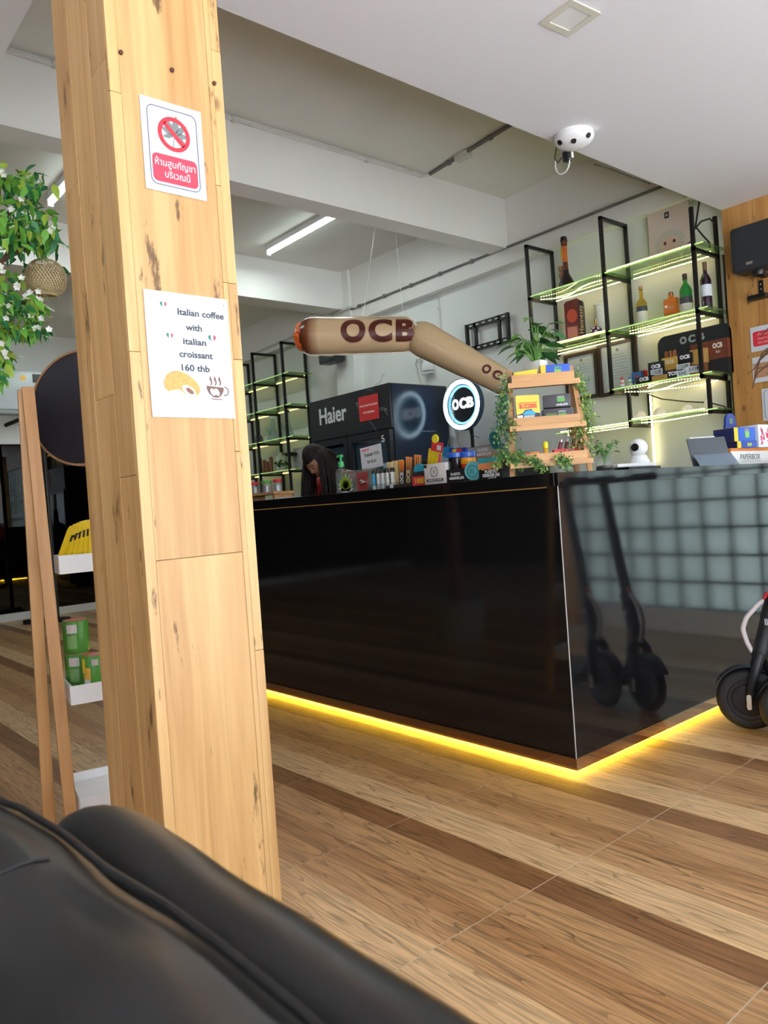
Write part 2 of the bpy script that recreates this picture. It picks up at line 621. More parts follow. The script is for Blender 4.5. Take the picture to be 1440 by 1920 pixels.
def tile_material():
    m = bpy.data.materials.new('wood_look_tile')
    nt, N, L, b = nodes_of(m)
    tc = N.new('ShaderNodeTexCoord')
    oi = N.new('ShaderNodeObjectInfo')
    sep = N.new('ShaderNodeSeparateXYZ')
    L.new(tc.outputs['Object'], sep.inputs[0])
    # strips across the tile: dark, light, medium, medium-dark (flat print of the tile)
    rp = N.new('ShaderNodeValToRGB')
    rp.color_ramp.interpolation = 'CONSTANT'
    el = rp.color_ramp.elements
    el[0].position, el[0].color = 0.0, (0.27, 0.125, 0.05, 1)
    el[1].position, el[1].color = 0.175, (0.68, 0.44, 0.225, 1)
    e = el.new(0.42)
    e.color = (0.52, 0.29, 0.13, 1)
    e = el.new(0.60)
    e.color = (0.40, 0.205, 0.085, 1)
    e = el.new(0.76)
    e.color = (0.49, 0.275, 0.122, 1)
    dv = N.new('ShaderNodeMath')
    dv.operation = 'DIVIDE'
    dv.inputs[1].default_value = 0.6
    L.new(sep.outputs['Y'], dv.inputs[0])
    L.new(dv.outputs[0], rp.inputs[0])
    off = N.new('ShaderNodeCombineXYZ')
    mu = N.new('ShaderNodeMath')
    mu.operation = 'MULTIPLY'
    mu.inputs[1].default_value = 37.0
    L.new(oi.outputs['Random'], mu.inputs[0])
    fl = N.new('ShaderNodeMath')
    fl.operation = 'FLOOR'
    m5 = N.new('ShaderNodeMath')
    m5.operation = 'MULTIPLY'
    m5.inputs[1].default_value = 13.0
    L.new(dv.outputs[0], m5.inputs[0])
    L.new(mu.outputs[0], off.inputs[0])
    L.new(mu.outputs[0], off.inputs[1])
    va = N.new('ShaderNodeVectorMath')
    L.new(tc.outputs['Object'], va.inputs[0])
    L.new(off.outputs[0], va.inputs[1])
    mp = N.new('ShaderNodeMapping')
    mp.inputs['Scale'].default_value = (0.045, 1.0, 1.0)
    L.new(va.outputs[0], mp.inputs[0])
    n1 = N.new('ShaderNodeTexNoise')
    n1.inputs['Scale'].default_value = 120
    n1.inputs['Detail'].default_value = 5
    n1.inputs['Distortion'].default_value = 0.6
    L.new(mp.outputs[0], n1.inputs[0])
    mp2 = N.new('ShaderNodeMapping')
    mp2.inputs['Scale'].default_value = (0.12, 1.0, 1.0)
    L.new(va.outputs[0], mp2.inputs[0])
    n2 = N.new('ShaderNodeTexNoise')
    n2.inputs['Scale'].default_value = 9
    n2.inputs['Detail'].default_value = 2
    L.new(mp2.outputs[0], n2.inputs[0])
    # contour lines of a smooth field look like growth rings
    w = N.new('ShaderNodeMath')
    w.operation = 'MULTIPLY'
    w.inputs[1].default_value = 13.0
    L.new(n2.outputs[0], w.inputs[0])
    fr = N.new('ShaderNodeMath')
    fr.operation = 'FRACT'
    L.new(w.outputs[0], fr.inputs[0])
    r2 = N.new('ShaderNodeValToRGB')
    r2.color_ramp.elements[0].position = 0.0
    r2.color_ramp.elements[0].color = (0.52, 0.52, 0.52, 1)
    r2.color_ramp.elements[1].position = 0.2
    r2.color_ramp.elements[1].color = (1, 1, 1, 1)
    L.new(fr.outputs[0], r2.inputs[0])
    r1 = N.new('ShaderNodeValToRGB')
    r1.color_ramp.elements[0].position = 0.34
    r1.color_ramp.elements[0].color = (0.55, 0.55, 0.55, 1)
    r1.color_ramp.elements[1].position = 0.6
    r1.color_ramp.elements[1].color = (1.1, 1.1, 1.1, 1)
    L.new(n1.outputs[0], r1.inputs[0])
    a = N.new('ShaderNodeMix')
    a.data_type = 'RGBA'
    a.blend_type = 'MULTIPLY'
    a.inputs[0].default_value = 0.85
    L.new(rp.outputs[0], a.inputs[6])
    L.new(r1.outputs[0], a.inputs[7])
    c = N.new('ShaderNodeMix')
    c.data_type = 'RGBA'
    c.blend_type = 'MULTIPLY'
    c.inputs[0].default_value = 0.95
    L.new(a.outputs[2], c.inputs[6])
    L.new(r2.outputs[0], c.inputs[7])
    L.new(c.outputs[2], b.inputs['Base Color'])
    b.inputs['Roughness'].default_value = 0.33
    b.inputs['Specular IOR Level'].default_value = 0.45
    bp = N.new('ShaderNodeBump')
    bp.inputs['Strength'].default_value = 0.12
    bp.inputs['Distance'].default_value = 0.002
    L.new(n1.outputs[0], bp.inputs['Height'])
    L.new(bp.outputs[0], b.inputs['Normal'])
    return m


TILE = tile_material()
TX, TY = 0.5955, 0.6
tile_mb = MB().bb(0.0017, TX - 0.0017, 0.0008, TY - 0.0008, -0.004, 0.0)
tile0 = tile_mb.build('tile', TILE, floor)
ntile = 0
for i in range(-3, 16):
    for j in range(-3, 7):
        x, y = -0.741 - TX * i, 0.945 + TY * j
        if y + TY > 5.12 or x < -9.9:
            continue
        if i < 0 and j < -1:
            continue
        o = tile0 if ntile == 0 else tile0.copy()
        if ntile:
            COL.objects.link(o)
            o.parent = floor
        o.location = (x, y, random.uniform(-0.0003, 0.0))
        ntile += 1

# walls
ZC, ZD, XD, YD = 3.48, 2.79, -2.324, 0.862
wb = S('wall_back', MB().bb(-9.65, -2.3, 5.1, 5.25, 0, ZC), WALL)
S('beam', MB().bb(-9.65, -2.33, 5.0, 5.1, 2.95, ZC), BEAMM)             # ring beam on the back wall
S('beam', MB().bb(-4.28, -4.10, YD, 5.0, 3.075, ZC), BEAMM)
S('beam', MB().bb(-6.55, -6.30, YD, 5.0, 3.09, ZC), BEAMM)
S('wall_column', MB().bb(-6.5, -6.2, 4.97, 5.1, 0, ZC), WALL)
S('ceiling', MB().bb(-6.5, XD, YD, 5.25, ZC, ZC + 0.12), SLABM)
S('ceiling', MB().bb(-9.8, -6.5, YD, 5.25, 3.36, 3.6), SLABM)
S('ceiling_dropped', MB().bb(XD, 3.75, -4.1, 5.25, ZD, ZD + 0.1).bb(-9.8, XD, -4.1, YD, ZD, ZD + 0.1).bb(XD, XD + 0.1, YD, 5.25, ZD + 0.1, ZC + 0.1).bb(-9.8, XD + 0.1, YD - 0.1, YD, ZD + 0.1, ZC + 0.1), CEILM)
wl = MB()
wl.bb(-9.8, -9.65, 3.45, 5.25, 0, 3.5).bb(-9.8, -9.65, -4.1, 3.45, 2.06, 3.5).bb(-9.8, -9.65, -4.1, 3.45, 0, 0.03)
S('wall_left', wl, WALL)
S('trim_1', MB().bb(-9.66, -9.62, -4, 3.45, 2.05, 2.11), WHITEPL)
S('baseboard_left', MB().bb(-9.66, -9.62, -4, 5.0, 0.0, 0.085), M('grey_white_paint', (0.62, 0.66, 0.66), 0.5))
# dark wash room behind the tinted glazing
S('wall_washroom_back', MB().bb(-11.6, -11.5, -4.1, 3.6, 0, 2.5), DARKWALL)
S('wall_washroom_right', MB().bb(-11.5, -9.8, 3.5, 3.6, 0, 2.5), DARKWALL)
S('wall_washroom_left', MB().bb(-11.5, -9.8, -4.1, -4.0, 0, 2.5), DARKWALL)
S('ceiling_washroom', MB().bb(-11.5, -9.8, -4, 3.5, 2.4, 2.5), DARKWALL)
S('floor_washroom', MB().bb(-11.5, -9.8, -4, 3.5, -0.1, 0.0), DARKWALL)
win3 = S('window_3', MB().bb(-9.74, -9.70, 3.41, 3.45, 0.03, 2.06).bb(-9.74, -9.70, 1.02, 1.06, 0.03, 2.06).bb(-9.74, -9.70, -4, -3.96, 0.03, 2.06), BLACK)
TINT = glass('tinted_glass', (0.16, 0.19, 0.22), 1.0, 0.02, 1.6)
S('pane', MB().bb(-9.726, -9.718, 1.06, 3.41, 0.03, 2.06), TINT, win3)
S('pane', MB().bb(-9.726, -9.718, -3.96, 1.02, 0.03, 2.06), TINT, win3)
# wall behind the viewer with a window added for fill light; then the shopfront
S('wall_front', MB().bb(-9.8, -0.8, -4.15, -4.0, 0, 2.85).bb(1.0, 3.75, -4.15, -4.0, 0, 2.85).bb(-0.8, 1.0, -4.15, -4.0, 0, 1.0).bb(-0.8, 1.0, -4.15, -4.0, 2.6, 2.85), DARKWALL)
fw = MB()
for k in range(3):
    x = -0.8 + 1.8 * k / 2
    fw.bb(x - 0.025, x + 0.025, -4.10, -4.05, 1.0, 2.6)
fw.bb(-0.8, 1.0, -4.10, -4.05, 1.0, 1.05).bb(-0.8, 1.0, -4.10, -4.05, 2.55, 2.6)
win_fill = S('window_added_fill', fw, STEEL)  # unseen window, added to brighten the sides of things that face it
for k in range(2):
    x = -0.8 + 1.8 * k / 2
    S('pane', MB().bb(x + 0.025, x + 0.875, -4.078, -4.072, 1.05, 2.55), glass('shop_glass', (0.95, 0.97, 0.97), 1.0, 0.02), win_fill)
S('wall_right', MB().bb(3.6, 3.75, -4.1, -3.4, 0, 2.8).bb(3.6, 3.75, 4.0, 5.25, 0, 2.8).bb(3.6, 3.75, -3.4, 4.0, 2.65, 2.8).bb(3.6, 3.75, -3.4, 4.0, 0, 0.15), WALL)
fr = MB()
for k in range(6):
    y = -3.4 + 7.4 * k / 5
    fr.bb(3.64, 3.70, y - 0.03, y + 0.03, 0.15, 2.65)
fr.bb(3.64, 3.70, -3.4, 4.0, 0.15, 0.21).bb(3.64, 3.70, -3.4, 4.0, 2.59, 2.65)
win2 = S('window_2', fr, STEEL)
SHOPGL = glass('shop_glass', (0.95, 0.97, 0.97), 1.0, 0.02)
for k in range(5):
    y = -3.4 + 7.4 * k / 5
    S('pane', MB().bb(3.667, 3.673, y + 0.03, y + 1.45, 0.21, 2.59), SHOPGL, win2)
S('pavement', MB().bb(3.75, 12, -10, 16, -0.2, -0.1).bb(-3, 3.75, 5.25, 16, -0.2, -0.1), M('concrete', (0.35, 0.34, 0.33), 0.85))

# wood-clad stretch of the back wall, one board at a time
XR = -1.47
ww = S('wall_back_wood', MB().bb(XD + 0.004, XR, 5.02, 5.25, 0, ZD), DARKWALL)
xs = [XD, -2.128, -1.93, -1.74, -1.60, XR]
for k in range(5):
    zj = [0.0, 1.18 + 0.4 * (k % 2), ZD] if k != 1 else [0, 1.93, ZD]
    for q in range(2):
        S('board', MB().bb(xs[k] + 0.001, xs[k + 1] - 0.001, 5.0 + 0.0015 * (k % 2), 5.02, zj[q] + 0.001, zj[q + 1] - 0.001), PINE2, ww)
# glass block window right of it (seen mirrored in the counter)
S('wall_back_right', MB().bb(XR, -1.42, 5.0, 5.2, 0, ZD).bb(0.32, 3.75, 5.0, 5.2, 0, ZD).bb(-1.42, 0.32, 5.0, 5.2, 0, 0.16).bb(-1.42, 0.32, 5.0, 5.2, 2.45, ZD), WALL)
S('wall_back_pier', MB().bb(0.14, 0.46, 4.92, 5.0, 0, ZD), PINE2)
gb = MB()
BLK = 0.19
for k in range(10):
    gb.bb(-1.42 + k * (BLK + 0.0012) - 0.005, -1.42 + k * (BLK + 0.0012) + 0.005, 5.06, 5.14, 0.16, 2.59)
for k in range(13):
    gb.bb(-1.42, 0.31, 5.06, 5.14, 0.16 + k * BLK - 0.005, 0.16 + k * BLK + 0.005)
win1 = S('window_1', gb, M('block_mortar', (0.25, 0.27, 0.27), 0.8))
GBL = glass('glass_block_glass', (0.70, 0.78, 0.76), 0.25, 0.06)
g0 = None
for i in range(9):
    for j in range(12):
        p = (-1.42 + (i + 0.5) * (BLK + 0.0012), 5.1, 0.16 + (j + 0.5) * BLK)
        if g0 is None:
            g0 = MB().cbox((0, 0, 0), (BLK - 0.012, 0.07, BLK - 0.012), 0.012).build('glass_block', GBL, win1, p)
        else:
            g = g0.copy()
            COL.objects.link(g)
            g.parent = win1
            g.location = p

# ---- the pine-clad pillar
PX0, PX1, PY0, PY1 = -2.025, -1.69, 0.708, 1.0
pil = S('pillar', MB().bb(PX0 + 0.012, PX1 - 0.012, PY0 + 0.012, PY1 - 0.012, 0, ZD), PINE2)


def plank(x0, x1, y0, y1, z0, z1):
    S('plank', MB().bb(x0, x1, y0, y1, z0, z1), PINE, pil, bevel=0.0007)


for y0, y1, zs in ((PY0, 0.734, [0, 1.43, 2.02, ZD]), (0.7345, 0.960, [0, 0.95, ZD]), (0.9605, 0.974, [0, 1.2, 1.62, 1.86, 2.4, ZD]), (0.9745, PY1, [0, 0.7, 1.43, 1.62, 2.2, ZD])):
    for a, b_ in zip(zs[:-1], zs[1:]):
        plank(PX1 - 0.012, PX1 + random.uniform(-0.0008, 0.0004), y0, y1, a + 0.0006, b_ - 0.0006)
for x0, x1, zs in ((PX0, -1.925, [0, 1.9, ZD]), (-1.9245, -1.80, [0, 1.35, ZD]), (-1.7995, PX1 - 0.0125, [0, 1.15, 2.1, ZD])):
    for a, b_ in zip(zs[:-1], zs[1:]):
        plank(x0, x1, PY0 + random.uniform(-0.0004, 0.0008), PY0 + 0.012, a + 0.0006, b_ - 0.0006)
        plank(x0, x1, PY1 - 0.012, PY1, a + 0.0006, b_ - 0.0006)
plank(PX0, PX0 + 0.012, PY0 + 0.0125, PY1 - 0.0125, 0, ZD)
for p in ((226, 99), (322, 132), (401, 157)):
    q = at(*p, x=PX1)
    S('screw', MB().lathe([(0.0001, 0.006), (0.005, 0.005), (0.0055, 0.0)], 10, T=Matrix.Translation(q) @ Matrix.Rotation(R(90), 4, 'Y')), M('rusty_steel', (0.1, 0.03, 0.015), 0.6), pil)

# ---- conduits fixed to the ceiling and walls
GREYPIPE = M('painted_conduit', (0.60, 0.58, 0.54), 0.5)
DARKPIPE = M('grey_conduit', (0.16, 0.15, 0.14), 0.5)


def pipe(label, pts, r, mat, clips=0):
    t = thing('conduit', label, 'conduit', pts[0])
    o = Vector(pts[0])
    MB().tube([Vector(p) - o for p in pts], r, 8).build('pipe', mat, t)
    a, b_ = Vector(pts[0]), Vector(pts[1])
    for k in range(clips):
        c = a.lerp(b_, (k + 0.5) / clips) - o
        MB().box(c, (0.028, 0.028, 0.03)).build('clip', mat, t)
    return t


pipe('white painted conduit along the top of the main beam under the grey ceiling', [(-4.087, 0.9, 3.452), (-4.087, 4.05, 3.452), (-4.05, 4.1, 3.465)], 0.012, GREYPIPE, 3)
pipe('dark conduit running across the grey ceiling bay from the beam end', [(-4.05, 4.1, 3.466), (-3.2, 4.04, 3.466), (-2.34, 3.98, 3.466)], 0.014, DARKPIPE, 2)
jb = at(868, 293, z=3.455)
tag(MB().cbox((0, 0, 0), (0.12, 0.06, 0.045), 0.006).build('junction_box', GREYPIPE, None, jb), 'small white junction box on the ceiling conduit', 'junction box')
pipe('long thin dark conduit along the foot of the back wall beam', [(-6.25, 4.99, 3.075), (-4.3, 4.988, 3.082), (-2.36, 4.988, 3.082)], 0.011, DARKPIPE, 5)
pipe('bent grey conduit passing around the wall column in the far corner', [(-8.2, 4.985, 3.0), (-6.62, 4.985, 3.04), (-6.55, 4.94, 3.07), (-6.15, 4.94, 3.08), (-6.1, 4.985, 3.072)], 0.011, GREYPIPE, 0)
pipe('slim white cable duct dropping down the back wall above the cooler', [(-5.03, 5.094, 2.94), (-5.03, 5.094, 2.45)], 0.009, GREYPIPE, 2)
# thin cable along the dropped ceiling's edge
cb = [at(1120, 305, z=2.785), at(1150, 314, z=2.78), at(1190, 330, z=2.782), at(1225, 342, z=2.783)]
tag(MB().tube([(p.x - 0.02, p.y, p.z) for p in cb], 0.0038, 6).build('cable', BLACK), 'thin black cable lying along the dropped ceiling edge', 'cable')

# ================================================================ COUNTER
GLOSS = M('black_gloss_laminate', (0.006, 0.006, 0.007), 0.07, var=0.1, scale=1.5, bump=0.0, spec=0.5)
CX, CY = -1.738, 2.309
CL, CB, CW = -5.4, 4.75, 0.62
bar = thing('bar_counter', 'long black gloss bar counter with a glowing yellow strip at its foot', 'counter', (CX, CY, 0))
f_ = MB().bb(CL - CX, 0, 0, 0.02, 0.055, 1.065)
f_.build('front_panel', GLOSS, bar)
MB().bb(-0.02, 0, 0.0202, CB - CY, 0.055, 1.065).build('side_panel', GLOSS, bar)
MB().bb(CL - CX + 0.02, -0.0205, CW - 0.02, CW, 0.06, 1.065).bb(-0.66, -0.64, CW, CB - CY, 0.06, 1.065).build('rear_panel', BLACK, bar)
MB().bb(CL - CX, CL - CX + 0.02, 0.0205, CW, 0.06, 1.065).build('end_panel', GLOSS, bar)
MB().bb(CL - CX + 0.02, -0.021, 0.021, CW - 0.021, 0.07, 0.09).bb(-0.64, -0.021, CW - 0.02, CB - CY, 0.07, 0.09).build('bottom_board', BLACK, bar)
MB().bb(-0.0015, 0.0015, -0.0015, 0.0015, 0.06, 1.065).build('corner_edge', M('worn_edge', (0.5, 0.5, 0.5), 0.5), bar)
BRASS = M('mirror_bronze', (0.55, 0.42, 0.28), 0.06, 1.0, var=0.08, scale=20)
MB().bb(CL - CX, 0.003, -0.003, 0.0, 0.015, 0.06).bb(0.0, 0.003, 0.0, CB - CY, 0.015, 0.06).build('skirting', BRASS, bar)
LEDY = M('amber_led', (1.0, 0.56, 0.02), 0.5, var=0.05, emit=75)
MB().bb(CL - CX, -0.03, 0.03, 0.038, 0.003, 0.011).bb(-0.038, -0.03, 0.039, CB - CY, 0.003, 0.011).build('light_strip', LEDY, bar)
LEDW = M('warm_led_dim', (0.40, 0.24, 0.07), 0.5, emit=0.16)
MB().bb(CL - CX, -0.05, -0.007, -0.001, 1.061, 1.0645).build('upper_light_strip', LEDW, bar)
# the worktop: two runs butted at the corner
top = thing('worktop', 'glossy black worktop with a thick edge lying on the bar counter', 'worktop', (CX, CY, 1.065))
MB().bb(CL - CX - 0.02, -0.0008, -0.02, CW + 0.02, 0.0, 0.049).build('front_slab', GLOSS, top, bevel=0.001)
MB().bb(0.0, 0.02, -0.02, CB - CY, 0, 0.049).bb(-0.68, -0.0005, CW + 0.0205, CB - CY, 0.0, 0.049).build('side_slab', GLOSS, top, bevel=0.0008)
ZT = 1.114

# ================================================================ FLUORESCENT AND CEILING LAMPS
TUBE = M('fluorescent_tube', (0.85, 1.0, 0.97), 0.5, var=0.01, emit=5)


def batten(label, c, rz, L=1.22):
    t = thing('fluorescent_lamp', label, 'lamp', c, rz, 'fluorescent tubes on the bay ceilings')
    MB().cbox((0, 0, 0.025), (L, 0.05, 0.05), 0.006).build('housing', WHITEPL, t)
    MB().tube([(-L / 2 + 0.03, 0, -0.022), (L / 2 - 0.03, 0, -0.022)], 0.016, 12).build('tube', TUBE, t)
    for sx in (-1, 1):
        MB().box((sx * (L / 2 - 0.018), 0, -0.018), (0.03, 0.04, 0.05)).build('lamp_holder', WHITEPL, t)
    tube_lamp('tube_light', (c[0], c[1], c[2] - 0.05), L, P_TUBE, (0.86, 1.0, 0.95), rz)


P_TUBE = 9
batten('lit fluorescent tube on the ceiling behind the main beam, above the balloon', (-5.38, 3.88, 3.43), 0)
batten('lit fluorescent tube peeping out left of the pine pillar', (-5.2, 1.91, 3.43), 0)
batten('lit fluorescent tube in the farthest ceiling bay', (-8.0, 3.2, 3.31), 0)
# square recessed downlight, switched off
dl = thing('downlight', 'square silver recessed downlight in the white dropped ceiling', 'downlight', (-1.659, 2.470, ZD), R(-5))
mb = MB()
frame_prism(mb, rrect(0.156, 0.162, 0.004, 1), rrect(0.105, 0.11, 0.003, 1), -0.006, 0.0)
o = mb.build('frame', M('satin_silver', (0.60, 0.58, 0.50), 0.35), dl)
o.rotation_euler = (R(90), 0, 0)
MB().box((0, 0, -0.001), (0.104, 0.109, 0.002)).build('diffuser', M('opal_diffuser', (0.72, 0.70, 0.70), 0.4), dl)

# ceiling camera with its power adapter and cables
dc = thing('security_camera', 'white dome fisheye camera hanging at the edge of the dropped ceiling', 'camera', (-2.215, 3.262, ZD))
MB().lathe([(0.0, -0.062), (0.045, -0.060), (0.075, -0.050), (0.092, -0.034), (0.098, -0.018), (0.094, 0.0)], 32).build('housing', M('glossy_white', (0.86, 0.85, 0.86), 0.25), dc)
for a, zz, r_ in ((R(-112), -0.045, 0.082), (R(-5), -0.040, 0.087), (R(-58), -0.056, 0.062)):
    d_ = Vector((math.cos(a), math.sin(a), -0.9)).normalized()
    T = Matrix.Translation((r_ * math.cos(a), r_ * math.sin(a), zz - 0.001)) @ d_.to_track_quat('Z', 'Y').to_matrix().to_4x4()
    MB().lathe([(0.013, -0.004), (0.013, 0.003), (0.009, 0.004), (0.0001, 0.002)], 16, T=T).build('lens', BLACK, dc)
pa = thing('power_adapter', 'black power plug with a looped white cable beside the ceiling camera', 'adapter', at(1063, 294, y=3.33))
MB().cbox((0, 0, 0), (0.034, 0.034, 0.05), 0.005).build('plug', BLACK, pa)
MB().cbox((-0.02, 0.03, 0.035), (0.05, 0.05, 0.06), 0.006).build('socket', WHITEPL, pa)
MB().tube([(-0.03 + 0.045 * math.cos(t), 0.0, -0.02 + 0.055 * math.sin(t)) for t in [R(150 + 24 * k) for k in range(11)]], 0.0035, 6).build('white_cable', WHITEPL, pa)
MB().tube([(-0.06, 0, 0.07), (-0.075, 0, 0.02), (-0.055, 0, -0.01), (-0.03, 0, 0.01)], 0.0028, 6).build('black_cable', BLACK, pa)

# ================================================================ NOTICES ON THE PILLAR
NAVY = M('dark_outline', (0.09, 0.10, 0.14), 0.7)
GREYLEAF = M('grey_leaf_print', (0.20, 0.22, 0.22), 0.7)


def cannabis(mb, c, s, mi=0, y=-0.002, angs=(-112, -75, -38, 0, 38, 75, 112), rot=0.0, thick=0.0006):
    for a in angs:
        Lr = s * (1.0 - 0.0032 * abs(a))
        w = Lr * 0.17
        d = R(a + rot)
        pts = [(0, 0), (w * .55, .22 * Lr), (w, .5 * Lr), (w * .6, .78 * Lr), (0, Lr), (-w * .6, .78 * Lr), (-w, .5 * Lr), (-w * .55, .22 * Lr)]
        mb.prism([(c[0] + p * math.cos(d) + q * math.sin(d), c[1] - p * math.sin(d) + q * math.cos(d)) for p, q in pts], y - thick, y, mi)
    return mb


a0, a1, a2, a3 = at(263, 180, x=PX1), at(374, 213, x=PX1), at(384, 376, x=PX1), at(275, 351, x=PX1)
cy_, cz_ = (a0.y + a1.y + a2.y + a3.y) / 4, (a0.z + a1.z + a2.z + a3.z) / 4
W_, H_ = 0.155, 0.217
n1 = thing('no_smoking_notice', 'white notice with crossed-out hemp leaf and red lettered panel, high on the pillar', 'notice', (PX1 + 0.002, cy_, cz_), R(90))
MB().box((0, 0, 0), (W_, 0.0012, H_)).build('sheet', PAPER, n1)
mb = MB()
frame_prism(mb, rrect(0.126, 0.186, 0.016), rrect(0.1225, 0.1825, 0.0145), -0.0016, -0.0006)
mb.build('border', NAVY, n1)
mb = cannabis(MB(), (0.004, 0.032), 0.050, y=-0.0012, rot=8)
mb.prism([(0.002, 0.032), (0.004, 0.032), (-0.003, -0.008), (-0.0042, -0.008)], -0.0018, -0.0012)
mb.build('leaf_symbol', GREYLEAF, n1)
mb = MB().ring(0.031, 0.041, -0.0024, -0.0018, 44, c=(0.002, 0.034))
T = Matrix.Translation((0.002, -0.0021, 0.034)) @ Matrix.Rotation(R(45), 4, 'Y')
mb.box((0, 0, 0), (0.066, 0.0006, 0.0105), T=T)
mb.build('prohibition_ring', RED, n1)
MB().prism(rrect(0.114, 0.066, 0.012, cz=-0.052), -0.0016, -0.0006).build('red_panel', M('bright_red_print', (0.85, 0.05, 0.09), 0.55), n1)
text('ห้ามสูบกัญชา', 0.0165, WHITEINK, n1, (0, -0.0019, -0.040), width=0.102)
text('บริเวณนี้', 0.0165, WHITEINK, n1, (0.004, -0.0019, -0.066), width=0.064)

b0, b1, b2, b3 = at(267, 541, x=PX1), at(424, 562, x=PX1), at(440, 785, x=PX1), at(287, 783, x=PX1)
yc, zc = (b0.y + b1.y + b2.y + b3.y) / 4, (b0.z + b1.z + b2.z + b3.z) / 4
PW, PH = b1.y - b0.y, 0.295
n2 = thing('coffee_notice', 'white sheet advertising coffee and croissant, taped to the pillar at eye height', 'notice', (PX1 + 0.002, yc, zc), R(90))
MB().box((0, 0, 0), (PW, 0.0012, PH)).build('sheet', PAPER, n2)
k_ = PW / 0.215
DG = M('charcoal_ink', (0.065, 0.07, 0.085), 0.7)
for s_, u, v, w_ in (('Italian coffee', .655, .150, .122), ('with', .560, .270, .042), ('italian', .555, .385, .060), ('croissant', .560, .490, .087), ('160 thb', .535, .600, .073)):
    text(s_, 0.0158, DG, n2, ((u - .5) * PW, -0.0013, (.5 - v) * PH), bold=0.022, width=w_ * k_)
text(',', 0.012, DG, n2, (.45 * PW, -0.0013, .46 * PH))
for (u, v, s_) in ((.215, .105, .0085), (.265, .350, .0085), (.775, .340, .0105)):
    hp = []
    for q in range(28):
        t = 2 * PI * q / 28
        hp.append((16 * math.sin(t) ** 3 / 16 * s_, (13 * math.cos(t) - 5 * math.cos(2 * t) - 2 * math.cos(3 * t) - math.cos(4 * t)) / 16 * s_))
    cx_, cz2 = (u - .5) * PW, (.5 - v) * PH
    for nm, lo, hi, m_ in (('green', -1.1, -.34, M('flag_green', (0.03, 0.22, 0.16), 0.7)), ('white', -.34, .34, PAPER), ('red', .34, 1.1, M('flag_red', (0.45, 0.10, 0.14), 0.7))):
        pts = [(min(max(x, lo * s_), hi * s_) + cx_, z + cz2) for x, z in hp]
        if nm != 'white':
            MB().prism(pts, -0.0014, -0.0007).build('heart_' + nm, m_, n2)


def uvp(pts, s=1):
    return [((u - .5) * PW, (.5 - v) * PH) for u, v in pts]


CRO = M('croissant_print', (0.75, 0.40, 0.13), 0.7, var=0.35, scale=160)
MB().prism(uvp([(.16, .765), (.155, .72), (.19, .665), (.25, .635), (.33, .625), (.42, .645), (.50, .68), (.565, .735), (.585, .775), (.55, .815), (.50, .835), (.43, .82), (.37, .795), (.33, .775), (.25, .785), (.20, .795)]), -0.0014, -0.0006).build('croissant_print', CRO, n2)
MB().prism(uvp([(.36, .745), (.42, .735), (.50, .765), (.535, .82), (.50, .838), (.42, .815), (.37, .785)]), -0.0019, -0.0014).build('croissant_cut_print', M('dough_print', (0.85, 0.66, 0.5), 0.7), n2)
MB().prism(uvp([(.405, .765), (.44, .758), (.49, .785), (.50, .81), (.46, .81), (.42, .79)]), -0.0023, -0.0019).build('filling_print', M('cocoa_print', (0.25, 0.12, 0.11), 0.7), n2)
CUP = M('cup_print', (0.20, 0.11, 0.08), 0.7)
mb = MB().prism(uvp([(.66, .735), (.875, .745), (.87, .775), (.84, .81), (.80, .83), (.74, .828), (.69, .80), (.665, .765)]), -0.0014, -0.0006)
mb.prism(uvp([(.70, .838), (.86, .842), (.84, .848), (.73, .846)]), -0.0014, -0.0006)
mb.ring(0.009, 0.0115, -0.0014, -0.0006, 20, c=((.885 - .5) * PW, (.5 - .775) * PH), a0=R(-110), a1=R(95))
for u in (.71, .765, .82):
    mb.prism(uvp([(u, .728), (u + .012, .705), (u - .008, .68), (u + .006, .65), (u + .02, .68), (u + .028, .705), (u + .014, .73)]), -0.0014, -0.0006)
mb.build('cup_print', CUP, n2)
mb = MB()
for du in (-.03, .02):
    mb.prism([((.765 + du - .5) * PW + 0.008 * math.cos(t) * .8 - 0.003 * math.sin(t), (.5 - .785) * PH + 0.009 * math.sin(t)) for t in [2 * PI * q / 16 for q in range(16)]], -0.0018, -0.0014)
mb.build('bean_print', PAPER, n2)

# ================================================================ BACK WALL FITTINGS
GLSH = glass('green_edge_glass', (0.72, 0.90, 0.66), 0.78, 0.04)
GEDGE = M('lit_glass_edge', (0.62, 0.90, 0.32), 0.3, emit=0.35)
LEDB = M('warm_led', (1.0, 0.80, 0.34), 0.5, var=0.02, emit=12)
SY0, SY1 = 4.75, 5.085


def leds(parent, x0, x1, y, z, wav=0.0, n=None):
    """a row of small LED beads on a tape under a shelf"""
    n = n or int((x1 - x0) / 0.017)
    mb = MB()
    for i in range(n):
        x = x0 + (x1 - x0) * (i + .5) / n
        yy = y + wav * math.sin(i * 2 * PI / n)
        zz = z - 0.3 * abs(wav) * math.sin(i * PI / n)
        mb.box((x, yy, zz), (0.0075, 0.006, 0.005))
    o = mb.build('led_beads', LEDB, parent)
    o['kind'] = 'stuff'
    return o


def rack_frame(parent, x, z0, z1, bars, y0=SY0, y1=SY1, top=True, w=0.022):
    mb = MB().bb(x - w / 2, x + w / 2, y0, y0 + w, z0, z1).bb(x - w / 2, x + w / 2, y1 - w, y1, z0, z1)
    if top:
        mb.bb(x - w / 2, x + w / 2, y0, y1, z1 - w, z1)
    for zb in bars:
        mb.bb(x - w / 2, x + w / 2, y0, y1, zb - w, zb)
    return mb.build('upright_frame', STEEL, parent)


